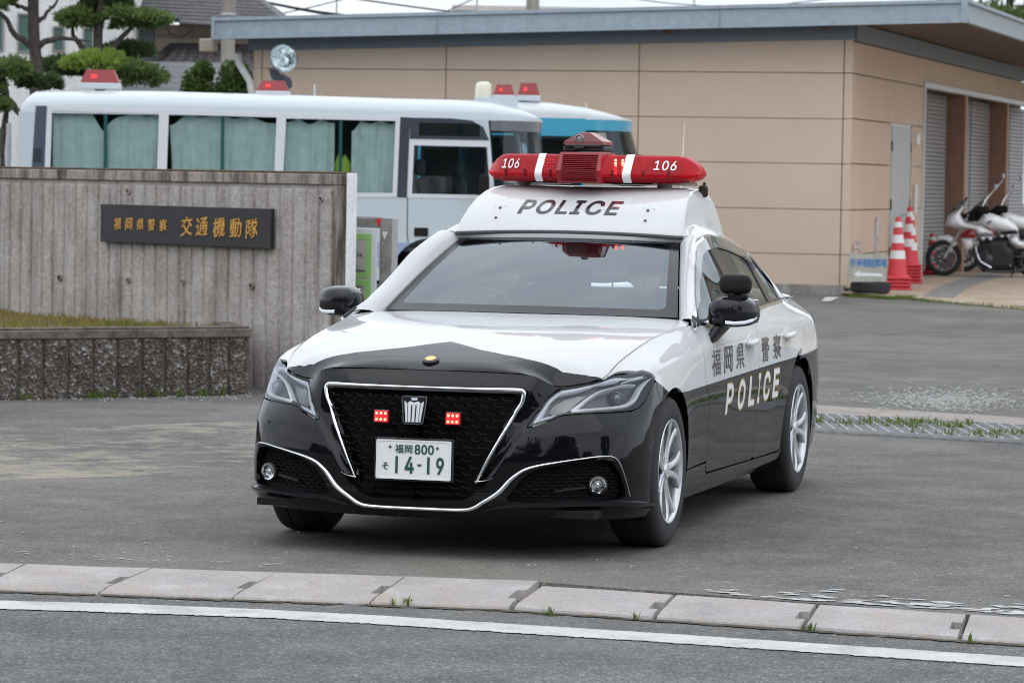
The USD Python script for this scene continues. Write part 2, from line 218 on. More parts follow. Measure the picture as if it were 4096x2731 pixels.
GLY = {"B福":[[[63,116,64,129,153,128,152,115]],[[1,39,2,43,12,49,31,68,45,89,45,92,7,93,8,107,31,107,19,131,32,136,45,114,45,110,42,107,59,107,66,102,57,80,49,68,49,66,62,54,64,54,65,60,151,60,152,-13,136,-14,135,-7,80,-7,78,-15,65,-15,64,39,58,36,45,51,44,-14,31,-15,29,-14,29,42,26,42,11,28,7,29],[114,8,136,7,136,20,114,20],[114,35,116,33,136,33,136,46,114,46],[79,8,100,7,100,20,79,20],[79,35,81,33,99,33,100,46,79,46]],[[73,108,143,108,144,67,74,66],[87,81,129,80,129,94,87,94]]],"B岡":[[[12,127,149,127,149,-1,144,-10,135,-13,113,-13,108,-3,109,1,133,1,133,113,115,113,118,108,105,85,106,84,130,84,130,70,87,69,87,24,105,24,105,62,119,61,119,10,41,10,41,62,55,61,55,24,72,24,72,69,32,70,32,84,53,84,54,86,43,107,43,109,48,111,48,113,29,113,28,-14,12,-14],[58,112,68,92,68,84,87,84,98,102,101,112]]],"B県":[[[103,20,104,24,113,30,116,30,143,11,154,2,156,-2,146,-10,142,-11,126,4]],[[14,112,30,112,30,47,152,47,152,32,88,32,88,-14,72,-15,71,32,14,33]],[[43,130,130,131,131,55,44,54],[58,68,114,67,115,75,59,76],[58,89,114,88,115,96,59,97],[58,110,114,109,115,117,59,118]],[[5,-3,5,0,8,3,24,13,42,30,57,24,57,21,52,16,18,-11,15,-11]]],"B警":[[[3,91,3,93,15,103,22,116,22,118,7,118,7,129,26,130,26,137,39,137,41,130,54,130,55,137,67,137,68,130,85,130,86,118,68,118,67,112,79,111,81,106,91,116,100,137,106,137,114,134,111,124,154,123,154,112,142,111,136,97,129,89,130,86,140,81,156,76,148,64,136,67,124,73,118,78,115,78,101,69,88,65,90,62,150,62,150,50,10,50,9,62,70,62,71,65,69,66,52,65,50,71,31,71,29,67,17,67,17,85,12,83],[107,111,110,104,117,97,125,106,126,110],[76,73,81,73,83,78,106,87,98,100,95,100,88,92,85,92,82,96,79,96],[57,99,58,77,62,77,65,100],[40,118,39,111,55,112,53,118],[45,87,30,88,30,82,45,82]],[[28,-15,28,19,133,18,132,-15,119,-15,116,-10,44,-10,42,-15],[43,2,117,1,118,6,116,8,44,8]],[[29,22,29,33,132,32,131,22]],[[29,36,29,47,132,46,131,36]]],"B察":[[[5,40,5,44,16,47,30,55,20,66,13,64,5,72,5,74,24,86,36,98,42,108,41,109,24,109,24,95,10,95,10,123,72,123,68,134,83,137,90,123,151,122,151,96,144,95,137,81,123,64,137,55,155,50,156,46,149,36,137,39,136,26,113,25,136,12,152,0,152,-2,144,-10,139,-10,119,5,100,15,100,18,107,26,91,26,90,0,87,-10,76,-14,56,-14,52,0,74,0,74,24,72,26,50,26,50,24,58,22,59,18,41,1,22,-11,16,-12,8,-3,8,0,31,12,45,26,24,26,24,35,12,31],[90,108,92,100,135,100,135,109],[50,52,35,40,132,41,111,53,110,53,110,48,52,48,52,52],[102,85,105,79,112,74,118,79,121,85],[74,78,62,62,100,63,90,75,81,91],[57,105,54,99,74,100,78,98,76,106,79,109,56,109],[42,85,56,78,60,82,61,86,44,87],[29,73,40,64,44,64,46,66,45,70,36,75,36,78]]],"B交":[[[6,-4,7,0,36,7,58,17,68,24,53,44,44,62,44,66,55,70,59,68,70,46,80,36,93,49,104,71,118,67,118,63,111,48,93,24,118,10,155,0,155,-3,151,-6,148,-13,143,-14,112,-5,80,13,51,-4,18,-15,13,-15]],[[9,114,74,115,65,134,75,138,81,137,92,115,150,115,150,99,110,98,143,72,152,61,139,51,120,71,97,88,97,91,107,97,107,99,53,99,53,97,64,93,63,88,41,66,24,53,19,52,9,64,32,79,50,98,9,99]]],"B通":[[[4,-2,14,10,27,19,27,61,6,61,5,76,43,76,43,18,56,10,56,95,92,96,88,100,70,107,78,118,57,118,57,131,140,132,149,125,149,123,139,114,119,101,126,96,149,95,149,20,147,14,141,10,118,9,114,22,133,23,133,36,110,36,109,10,95,10,94,36,72,36,71,10,60,8,63,6,81,3,116,3,156,6,157,2,152,-10,69,-10,48,-2,36,7,30,5,15,-13,10,-11],[109,51,111,49,133,49,133,60,109,60],[109,74,133,73,133,83,109,83],[82,118,104,108,118,117],[71,74,94,73,94,83,71,83],[72,50,94,49,94,60,71,60]],[[8,121,14,128,21,130,48,104,48,100,39,92,36,92]]],"B機":[[[2,33,12,54,21,87,21,91,6,91,6,105,23,106,24,137,37,137,37,106,50,106,51,103,59,111,70,134,80,131,81,127,68,103,75,104,80,114,91,111,91,136,104,135,105,104,108,104,114,111,124,134,136,130,125,106,131,107,136,118,148,114,144,103,137,92,143,93,145,91,153,70,153,65,142,62,140,68,132,66,143,57,142,54,152,53,152,41,143,40,145,36,142,30,126,10,132,3,140,1,145,18,148,18,156,12,154,-2,146,-14,136,-15,129,-13,121,-8,114,0,91,-13,85,-14,78,-6,78,-3,95,4,107,12,107,15,99,40,77,40,76,36,91,25,98,18,98,15,90,7,87,7,83,13,72,21,65,3,50,-14,47,-15,38,-7,36,-15,24,-15,23,45,21,45,17,31,11,20,8,20],[129,80,136,80,134,86,131,85],[114,40,117,26,120,25,126,32,129,40],[109,65,111,54,124,54,116,61,116,64,112,63],[106,97,107,77,111,77,122,94,110,91],[76,63,76,54,96,54,95,62,84,59,82,65],[81,90,86,90,88,88,91,77,93,77,91,105],[77,83,71,76,78,77],[38,83,52,59,51,54,62,54,62,62,54,60,50,72,58,78,66,91,52,88,51,91,37,91],[38,56,37,-3,38,-4,49,6,56,17,61,33,61,39,50,40,50,52,45,47,42,47]]],"B動":[[[7,-9,5,5,7,6,39,9,39,19,9,20,10,32,39,33,39,38,10,38,10,90,39,90,39,96,5,96,5,109,39,109,39,116,10,115,7,128,51,131,78,136,86,124,79,121,54,118,54,110,88,109,89,99,101,99,103,101,103,135,118,135,118,99,152,98,149,14,146,-2,140,-11,133,-14,110,-14,105,-1,106,1,129,1,131,5,135,38,135,84,117,83,115,53,106,19,95,0,80,-15,77,-16,67,-6,68,-2],[55,11,84,13,87,17,97,42,101,66,102,84,86,84,85,38,56,38,54,37,55,32,85,32,86,19,55,19,54,17],[55,96,54,90,83,90,83,96],[55,77,54,70,71,70,71,78],[71,57,54,58,54,50,71,50],[23,51,39,50,39,58,23,58],[24,77,23,70,39,70,39,78]]],"B隊":[[[11,129,53,130,61,125,56,110,84,110,83,114,69,127,69,130,81,136,100,117,100,110,108,110,125,137,139,133,139,128,127,110,154,110,154,96,108,95,103,88,114,72,126,79,140,91,143,91,151,83,150,79,130,65,143,36,158,17,147,7,133,25,122,44,123,20,120,5,116,-3,104,-12,81,-12,78,2,97,2,102,5,107,18,107,31,84,16,66,7,62,7,54,18,79,29,96,40,105,48,104,57,102,57,70,36,67,36,64,42,59,45,56,30,48,24,30,23,29,31,26,33,26,-14,12,-15],[121,45,123,47,121,47],[54,71,53,69,58,59,60,49,84,60,94,67,97,72,93,79,90,79,64,62,62,62],[45,83,53,73,72,83,86,95,58,95,56,96,56,106,54,106],[26,37,39,37,44,41,44,55,42,62,30,79,41,111,41,115,26,115]]],"B外":[[[96,137,112,136,112,88,116,88,124,82,156,52,156,48,144,39,125,60,112,70,111,-15,96,-14]],[[4,-3,6,1,18,7,36,23,49,42,45,48,26,62,22,61,18,54,15,54,4,64,13,75,23,94,35,136,41,137,50,135,51,131,46,112,77,113,86,109,79,71,70,46,60,27,49,12,35,-2,17,-14],[31,74,35,74,57,58,63,75,67,97,40,97]]],"B来":[[[4,2,4,6,21,14,44,31,60,49,7,51,7,65,9,66,41,67,38,78,28,94,28,98,35,102,15,102,15,117,71,117,72,119,72,137,88,136,88,119,89,117,146,117,146,102,129,102,129,100,135,99,135,95,119,67,151,66,153,65,153,51,100,49,123,25,140,13,157,5,157,2,148,-8,138,-5,119,8,89,38,87,-15,72,-15,72,38,48,14,23,-4,13,-8],[88,67,103,66,103,70,119,102,88,102],[43,102,55,79,57,68,55,66,72,66,72,102]]],"B者":[[[3,39,4,42,8,44,31,52,62,68,62,70,7,71,7,85,62,85,62,102,21,102,21,116,62,117,63,137,78,136,79,117,116,117,118,114,132,131,136,131,146,125,146,122,138,112,112,86,153,85,152,70,91,70,74,58,134,56,134,-13,132,-15,119,-15,116,-10,57,-10,56,-15,41,-15,40,39,12,28],[56,6,58,4,117,4,117,17,56,17],[57,43,56,31,117,31,117,43],[78,86,87,85,105,102,78,102]]],"B駐":[[[4,-2,11,37,33,35,40,38,45,37,45,39,50,41,12,43,13,130,74,129,73,116,53,115,53,105,71,104,70,92,53,91,53,81,69,81,71,79,71,68,53,67,53,57,76,55,73,5,106,6,106,44,80,44,81,59,106,59,106,91,76,91,75,105,110,106,108,113,97,129,98,133,107,137,110,137,125,114,125,110,120,108,120,106,153,106,153,91,122,91,122,59,148,59,150,57,150,45,122,44,122,6,155,5,155,-10,73,-10,71,-2,68,-9,61,-14,40,-14,37,-1,55,-1,58,8,58,14,54,14,46,34,50,16,50,8,40,7,37,26,34,29,35,3,26,1,24,27,21,28,16,-4,13,-6],[54,41,58,32,60,32,61,42],[27,67,26,56,39,56,39,67],[27,92,26,81,39,81,39,92],[27,116,27,105,39,106,39,116],[35,32,33,30,35,30]]],"B車":[[[7,8,7,23,71,24,71,33,23,34,23,98,71,99,71,107,12,107,12,122,71,122,71,135,73,137,87,137,88,122,149,121,148,107,88,107,88,99,137,99,137,33,88,33,88,24,153,23,153,8,88,8,88,-14,86,-16,73,-16,71,-14,71,8],[88,48,121,47,121,60,88,60],[88,74,121,73,121,85,88,85],[39,48,71,47,71,60,39,60],[39,74,71,73,71,85,39,85]]],"B場":[[[3,28,5,31,25,39,25,86,8,86,6,88,6,100,7,102,25,102,25,135,27,136,39,136,41,134,41,102,58,101,58,87,41,86,41,47,52,52,57,52,58,44,61,42,71,55,70,57,51,57,52,71,156,70,155,57,90,57,85,51,85,49,152,48,146,-2,143,-8,135,-14,114,-14,110,-3,111,0,127,-1,130,1,134,17,135,35,126,35,115,9,105,-5,94,-15,91,-15,83,-9,82,-5,100,12,112,35,101,35,95,24,81,7,63,-8,59,-8,51,-1,51,3,67,13,80,27,84,35,73,35,53,17,50,17,41,26,43,29,47,30,47,32,13,15,8,15]],[[67,132,143,132,144,76,67,76],[82,90,129,89,129,98,82,98],[82,112,128,111,129,118,83,119]]],"Bそ":[[[14,62,16,66,40,68,46,70,90,106,89,108,41,105,41,122,67,121,114,125,123,113,108,103,73,72,142,75,141,59,114,60,95,58,83,52,76,45,71,35,72,22,78,14,97,8,121,8,118,-9,96,-9,81,-6,70,-1,60,8,55,19,55,36,58,44,67,56,16,50]]],"B入":[[[5,-4,5,0,13,3,27,13,40,26,52,43,63,66,70,89,70,96,58,110,45,120,53,133,56,133,65,126,86,102,114,48,128,27,144,11,156,4,150,-13,143,-11,133,-4,118,11,106,28,83,71,65,31,56,18,41,2,18,-14]]],"Bり":[[[32,47,33,87,39,129,56,128,50,95,66,112,82,120,98,120,104,118,118,106,123,97,128,79,128,48,120,25,111,13,100,4,84,-4,63,-10,58,-10,50,1,50,5,52,6,71,9,89,17,103,30,107,37,111,51,111,76,108,89,99,102,91,105,78,103,61,87,50,62,49,35,34,34]]],"Bは":[[[58,23,62,32,74,41,85,44,105,44,104,80,63,81,62,96,104,96,104,126,121,126,120,97,148,100,147,84,120,81,122,38,147,24,154,17,153,13,147,4,143,4,133,14,123,19,119,4,112,-3,100,-7,85,-7,73,-4,61,5,58,12],[75,25,75,13,80,10,98,9,102,11,106,17,106,28,98,30,82,29]],[[16,38,18,76,25,126,42,125,43,122,38,104,33,68,32,35,34,35,39,50,44,49,49,45,49,40,38,10,37,-7,23,-8,22,-6,18,13]]],"Bす":[[[15,90,13,105,15,107,85,108,84,129,102,129,101,109,150,109,151,107,150,93,101,93,102,69,107,53,106,35,102,23,96,13,86,3,79,-2,58,-11,48,-3,44,3,68,11,77,17,82,24,65,25,52,34,47,45,47,61,52,71,61,79,73,83,85,82,85,93],[64,47,70,40,83,40,87,44,89,50,89,60,87,64,80,68,73,68,67,65,63,59]]],"B。":[[[5,8,5,21,9,30,16,37,26,41,36,41,46,37,56,25,58,15,56,4,50,-5,40,-11,26,-12,16,-8,9,-1],[17,17,19,6,23,2,34,0,43,6,45,10,45,19,39,27,28,29,19,23]]],"B設":[[[12,45,63,46,64,1,80,6,93,13,94,16,81,31,72,50,65,51,65,54,12,55,13,67,68,66,62,75,13,75,12,87,14,89,62,89,64,87,64,81,66,81,75,90,79,99,81,131,133,131,133,88,151,89,153,85,153,75,126,74,122,76,118,84,118,116,96,116,95,100,91,87,87,80,73,67,140,66,145,64,147,60,138,38,120,14,135,6,156,0,156,-4,152,-7,149,-14,146,-15,124,-7,107,4,99,-2,69,-15,65,-14,60,-5,27,-5,26,-13,13,-13],[89,51,95,37,107,25,119,37,126,50],[27,10,49,9,49,32,27,32]],[[6,96,6,110,34,110,23,132,34,138,38,135,49,116,44,110,70,110,70,96]]],"B管":[[[5,98,6,102,15,112,26,138,40,135,38,124,79,123,79,111,57,111,62,98,51,94,51,92,72,92,68,101,76,103,82,111,93,137,108,135,106,124,152,124,152,111,127,111,132,102,132,97,123,93,148,92,148,61,132,62,132,79,31,79,30,62,15,61,15,93],[92,99,87,95,90,92,119,93,108,111,99,111],[31,111,20,92,49,93,39,111]],[[32,72,128,72,128,36,49,36,48,30,136,29,137,-14,123,-15,120,-9,49,-9,47,-15,32,-15],[48,5,121,4,121,16,48,16],[49,59,49,49,113,50,112,59]]],"B理":[[[6,4,4,18,25,25,25,64,7,65,8,79,25,79,25,111,6,111,6,126,59,126,59,111,41,111,41,79,56,79,57,65,41,64,41,31,58,34,60,26,62,39,98,40,97,54,63,54,63,129,149,129,149,54,114,54,114,40,150,39,151,24,114,24,114,6,156,5,156,-10,49,-9,50,5,98,5,97,24,60,25,60,19,58,18,9,1],[113,69,134,68,134,85,113,85],[113,100,134,99,134,115,113,115],[78,69,99,68,99,85,78,85],[78,100,99,99,99,115,78,115]]],"B付":[[[53,86,54,101,118,101,118,134,134,135,134,102,154,101,155,86,134,85,134,-4,131,-10,116,-15,88,-15,83,-4,83,1,118,1,118,85]],[[63,64,64,67,77,72,96,43,102,30,87,23,76,45]],[[4,67,4,70,13,78,29,100,45,135,49,136,59,133,61,129,44,95,44,-13,42,-15,28,-14,28,68,15,55,11,56]]],"Bま":[[[27,12,27,20,30,28,41,38,55,42,77,43,77,60,49,60,28,63,28,78,56,75,77,75,77,94,29,97,29,112,77,109,76,129,78,130,92,130,94,128,93,109,128,113,136,112,136,99,133,97,93,93,93,76,137,79,137,64,93,59,94,38,122,27,140,14,139,8,132,-1,110,15,97,21,95,21,94,7,91,1,86,-4,73,-9,54,-9,42,-6,31,2],[44,14,47,9,51,7,72,7,78,13,78,27,59,28,50,26,44,21]]],"Bで":[[[125,85,126,89,136,92,148,74,150,66,139,62]],[[12,91,12,108,141,118,141,101,113,100,100,95,93,90,82,77,74,54,76,36,80,28,88,20,102,13,129,9,125,-7,109,-7,92,-2,75,8,62,24,57,44,58,59,67,82,80,98,39,94,18,90]],[[107,78,108,82,119,85,129,69,132,60,121,55]]],"LP":[[[9,-3,9,119,13,122,58,122,59,121,66,121,66,120,70,120,70,119,78,117,79,115,84,113,90,107,97,93,97,88,98,88,98,71,97,71,97,66,94,61,94,58,92,57,91,53,83,45,81,45,80,43,74,40,71,40,68,38,62,38,62,37,34,37,34,-3,29,-6,14,-6],[34,61,60,60,61,61,64,61,68,63,71,66,73,70,73,74,74,75,74,85,73,85,72,91,70,92,70,94,68,94,66,97,59,98,58,99,34,99]]],"LO":[[[5,48,5,68,6,69,6,75,7,75,9,86,11,88,11,91,13,95,15,96,17,101,20,103,20,105,26,111,28,111,30,114,32,114,33,116,39,119,42,119,42,120,48,121,48,122,54,122,54,123,69,123,69,122,75,122,75,121,82,120,92,115,105,103,105,101,109,97,113,89,113,86,114,86,115,80,116,80,117,70,118,70,118,46,117,46,117,40,116,40,116,36,115,36,115,32,113,30,113,27,109,19,105,15,105,13,96,4,94,4,92,1,82,-4,79,-4,79,-5,70,-6,70,-7,54,-7,54,-6,48,-6,48,-5,39,-3,33,0,32,2,30,2,19,12,19,14,16,16,15,20,13,21,11,25,11,28,9,30,9,33,8,33,8,37,7,37,7,41,6,41,6,48],[30,51,31,41,32,41,32,38,36,30,39,28,39,26,41,24,43,24,45,21,49,19,52,19,52,18,56,18,57,17,67,17,67,18,71,18,71,19,74,19,78,21,85,27,86,30,88,31,91,37,92,44,93,44,93,49,94,49,94,65,93,66,93,72,92,72,92,76,91,76,91,79,88,85,81,93,79,93,78,95,74,97,67,98,67,99,56,99,56,98,52,98,52,97,49,97,45,95,43,92,41,92,39,90,39,88,36,86,32,78,31,71,30,71,30,65,29,64,29,52]]],"LL":[[[9,119,12,122,31,122,34,119,34,18,84,18,88,15,88,-2,85,-5,12,-5,9,-2]]],"LI":[[[2,-2,2,15,4,17,6,18,23,19,23,99,6,99,4,100,2,102,2,119,5,122,65,122,68,119,68,102,64,99,48,99,48,19,64,18,68,15,68,-2,65,-5,5,-5]]],"LC":[[[5,48,5,68,6,68,6,75,7,75,8,83,11,88,11,91,13,95,15,96,16,100,25,110,28,111,33,116,39,119,42,119,42,120,48,121,48,122,54,122,54,123,69,123,69,122,79,121,81,119,84,119,90,116,94,112,96,112,103,105,103,103,107,99,111,91,112,84,113,84,113,77,111,75,91,75,88,79,86,87,83,89,83,91,80,92,78,95,74,97,71,97,71,98,67,98,67,99,56,99,56,98,49,97,45,95,44,93,42,93,34,83,32,75,31,75,30,65,29,64,29,52,30,51,31,41,32,41,34,33,36,32,38,27,42,23,44,23,45,21,49,19,56,18,57,17,66,17,67,18,71,18,71,19,74,19,78,21,80,24,82,24,83,27,86,29,88,37,91,41,111,41,113,39,113,32,112,32,111,25,107,17,103,13,103,11,96,4,94,4,93,2,91,2,90,0,84,-3,81,-3,81,-4,75,-5,75,-6,69,-6,69,-7,54,-7,54,-6,44,-5,42,-3,39,-3,33,0,32,2,27,4,19,12,19,14,14,19,10,27,9,33,8,33,8,37,7,37,7,41,6,41,6,48]]],"LE":[[[9,119,12,122,87,122,90,119,90,102,86,99,34,98,34,71,82,71,86,68,86,51,83,48,34,48,34,18,86,18,86,17,89,17,90,12,91,12,91,0,88,-5,12,-5,9,-2]]],"L0":[[[6,46,6,70,7,70,7,78,8,78,9,87,10,87,12,96,15,102,17,103,19,108,26,115,28,115,32,119,40,121,40,122,45,122,45,123,58,123,58,122,63,122,63,121,66,121,66,120,69,120,73,118,85,107,85,105,87,104,92,94,92,91,94,88,94,84,95,84,95,79,96,79,96,73,97,72,97,44,96,44,96,37,95,37,94,28,93,28,92,22,90,20,90,17,88,16,85,9,76,0,74,0,73,-2,67,-5,63,-5,63,-6,59,-6,59,-7,45,-7,45,-6,40,-6,40,-5,37,-5,37,-4,34,-4,30,-2,29,0,27,0,16,12,12,20,12,23,10,25,10,29,9,29,9,33,8,33,8,38,7,38,7,46],[31,50,31,42,32,41,33,32,35,30,36,25,42,18,46,16,57,16,61,18,66,23,69,29,69,32,71,35,71,40,72,40,72,47,73,48,73,68,72,69,72,76,71,76,71,81,69,84,69,87,66,93,61,98,56,100,46,100,42,98,36,91,35,86,33,84,32,75,31,74,31,66,30,65,30,51]]],"L1":[[[13,-2,13,15,15,17,17,18,44,19,44,93,42,93,36,87,34,87,32,84,30,84,28,81,26,81,24,78,19,77,17,78,15,81,15,100,20,105,22,105,24,108,26,108,28,111,30,111,32,114,34,114,36,117,38,117,43,122,65,122,67,121,68,119,68,18,91,18,93,17,95,15,95,-2,92,-5,16,-5]]],"L2":[[[10,-2,10,13,11,15,20,23,20,25,31,35,31,37,42,47,42,49,59,66,59,68,62,70,64,75,66,76,66,79,68,83,67,93,63,98,59,100,56,100,56,101,47,101,46,100,41,99,36,94,33,80,31,79,13,79,10,82,10,91,11,91,12,99,15,105,25,116,27,116,28,118,34,121,41,122,41,123,55,124,55,123,66,122,68,120,73,119,74,117,79,115,84,110,84,108,87,106,90,100,91,93,92,93,92,78,91,78,91,74,89,72,89,69,87,65,85,64,85,62,81,58,81,56,48,20,91,19,94,16,94,-2,91,-5,13,-5]]],"L3":[[[5,26,6,32,9,34,27,34,30,32,31,25,36,19,40,17,43,17,44,16,57,16,58,17,61,17,65,19,70,25,70,29,71,30,70,39,68,43,64,47,58,50,53,50,52,51,35,51,33,52,32,54,32,70,33,72,38,76,38,78,43,82,43,84,48,88,48,90,54,95,54,98,14,98,11,101,11,119,14,122,88,122,91,119,91,104,63,71,72,68,78,65,87,57,87,55,89,54,89,52,92,49,92,46,94,43,94,39,95,39,95,26,94,26,94,22,93,22,92,16,89,13,89,11,86,9,86,7,76,-1,70,-4,67,-4,67,-5,58,-6,58,-7,42,-7,42,-6,37,-6,37,-5,30,-4,22,0,21,2,19,2,9,13,7,21,6,21,6,26]]],"L4":[[[4,22,4,39,7,42,8,46,10,47,12,53,14,54,16,60,18,61,20,67,22,68,24,74,26,75,28,81,30,82,36,95,38,96,39,100,41,101,43,107,45,108,50,119,53,122,56,122,56,123,70,123,70,122,73,122,75,120,75,115,72,112,70,106,68,105,66,99,64,98,62,92,60,91,58,85,56,84,54,78,52,77,50,71,48,70,46,64,44,63,42,57,40,56,34,44,59,43,59,76,64,79,78,79,78,78,81,78,83,76,83,43,96,43,99,40,99,22,96,19,83,19,83,-2,82,-4,80,-5,62,-5,59,-2,59,19,7,19]]],"L5":[[[10,21,10,32,11,33,13,34,31,34,34,30,34,26,36,22,40,18,45,17,46,16,57,16,65,21,65,23,67,24,69,28,69,32,70,33,70,41,68,45,68,48,62,55,56,58,43,58,43,57,35,55,32,52,14,54,11,57,18,119,22,122,85,122,87,121,89,118,89,102,86,99,40,99,40,95,39,94,39,87,38,86,38,79,46,80,46,81,59,81,59,80,67,79,75,75,76,73,78,73,88,62,91,56,92,50,93,50,93,46,94,46,94,28,93,28,93,24,92,24,91,18,89,14,87,13,87,11,84,9,84,7,76,0,66,-5,58,-6,58,-7,43,-7,43,-6,38,-6,38,-5,32,-4,28,-2,27,0,25,0,24,2,22,2,14,11,11,17,11,21]]],"L6":[[[10,29,10,43,11,43,11,48,12,48,12,52,15,57,15,60,19,68,21,69,22,73,24,74,24,76,26,77,26,79,28,80,28,82,30,83,30,85,32,86,32,88,34,89,34,91,36,92,36,94,38,95,38,97,40,98,40,100,42,101,44,106,46,107,46,109,48,110,48,112,51,114,53,119,58,122,73,122,73,121,77,121,79,118,78,113,76,112,76,110,74,109,74,107,72,106,72,104,70,103,70,101,68,100,68,98,66,97,66,95,64,94,64,92,62,91,60,86,58,85,58,83,56,82,56,80,54,79,54,77,66,75,66,74,69,74,69,73,72,73,76,71,87,61,88,57,90,56,90,53,93,48,93,43,94,43,94,28,93,28,92,20,87,10,77,0,75,0,74,-2,70,-4,67,-4,64,-6,59,-6,59,-7,45,-7,45,-6,40,-6,40,-5,37,-5,27,0,18,9,18,11,16,12,13,18,13,21,11,24,11,29],[35,32,35,28,36,28,37,23,42,18,47,16,58,16,62,18,67,23,69,27,70,38,69,39,68,46,63,52,59,54,56,54,55,55,49,55,48,54,45,54,41,52,37,48,35,44,35,39,34,38,34,32]]],"L7":[[[9,102,9,120,12,123,91,123,94,120,94,102,90,96,90,93,43,-1,40,-4,37,-4,37,-5,22,-5,22,-4,19,-4,17,-2,17,3,65,99,12,99]]],"L8":[[[7,24,7,37,8,37,9,44,13,52,22,61,16,68,16,70,14,71,14,74,12,76,12,81,11,81,11,93,12,93,12,97,13,97,13,100,16,106,19,108,19,110,29,118,33,120,36,120,36,121,39,121,39,122,44,122,44,123,59,123,59,122,64,122,64,121,70,120,74,118,75,116,77,116,78,114,80,114,85,109,85,107,89,103,89,100,91,98,91,94,92,94,92,80,91,80,90,73,88,69,86,68,86,66,81,61,81,60,83,60,92,50,95,44,96,36,97,36,96,20,91,10,82,1,78,0,77,-2,74,-2,72,-4,69,-4,66,-6,60,-6,60,-7,44,-7,44,-6,38,-6,38,-5,35,-5,35,-4,32,-4,32,-3,29,-3,25,-1,19,5,17,5,16,8,11,13,9,17,9,20,8,20,8,24],[32,28,33,23,37,19,41,17,44,17,45,16,59,16,59,17,62,17,66,19,71,24,71,27,72,28,72,35,71,35,70,40,65,45,61,47,58,47,58,48,45,48,45,47,42,47,38,45,33,40,32,34,31,33,31,28],[36,83,36,79,40,74,44,72,47,72,47,71,56,71,56,72,59,72,63,74,66,77,67,82,68,82,68,90,65,96,58,100,45,100,41,98,37,94,36,89,35,88,35,83]]],"L9":[[[10,74,10,88,11,88,11,93,12,93,13,99,16,105,25,115,27,115,28,117,30,117,31,119,35,121,42,122,42,123,48,123,48,124,56,124,56,123,62,123,62,122,69,121,73,119,74,117,76,117,77,115,79,115,85,109,85,107,87,106,87,104,90,101,90,98,92,96,92,92,93,92,93,87,94,87,94,74,93,74,93,68,92,68,90,59,84,47,82,46,81,42,79,41,79,39,77,38,77,36,75,35,75,33,73,32,73,30,71,29,71,27,69,26,69,24,67,23,67,21,65,20,65,18,63,17,61,12,59,11,59,9,57,8,57,6,54,4,52,-1,48,-5,28,-5,25,-2,25,2,31,9,31,11,33,12,33,14,35,15,35,17,37,18,37,20,39,21,39,23,41,24,41,26,44,28,44,30,48,34,48,36,50,37,50,40,38,41,38,42,32,43,28,45,27,47,25,47,16,57,12,65,11,74],[35,77,36,70,41,64,45,62,48,62,49,61,55,61,56,62,59,62,63,64,68,70,69,77,70,78,69,89,67,93,65,94,65,96,59,100,56,100,55,101,45,100,41,98,38,95,35,89,35,85,34,84,34,78]]],"L-":[[[21,41,21,58,25,61,78,61,82,58,82,41,79,38,24,38]]]}
def glyph(key):
    out = []
    for rings in GLY[key]:
        rr = [np.array(r, float).reshape(-1, 2)/160 for r in rings]
        g = Polygon(rr[0], rr[1:])
        out.append(g if g.is_valid else g.buffer(0))
    return shapely.union_all(out)
def text_shape(s, kind, height, adv=None, wide=1.0, shear=0.0, gap=None):
    """Lettering as a shapely shape, left edge at x = 0, base line at y = 0; height = cap height."""
    x, gs = 0.0, []
    k = height/(.73 if kind == 'L' else .92)
    for ch in s:
        if ch == ' ': x += (adv or .6*height); continue
        g = affinity.affine_transform(glyph(kind + ch), [k*wide, shear*k, 0, k, 0, 0])
        b = g.bounds; 
        if adv: gs.append(affinity.translate(g, x + adv/2 - (b[0]+b[2])/2)); x += adv
        else:
            w = b[2]-b[0]; gs.append(affinity.translate(g, x - b[0])); x += w + (gap if gap is not None else .14*height)
    return shapely.union_all(gs)
def letters(parent, name, shape, M, h, material):
    """Raised lettering: the shape in its own xy plane, h thick, placed by the 4x4 matrix M."""
    return put(parent, name, MB().tm(prism(shape, h), M), material, False)
def frame_m(o, x, y):
    x = np.asarray(x, float); y = np.asarray(y, float); x = x/np.linalg.norm(x); y = y - x*(x @ y); y /= np.linalg.norm(y)
    M = np.eye(4); M[:3, 0], M[:3, 1], M[:3, 2], M[:3, 3] = x, y, np.cross(x, y), o; return M

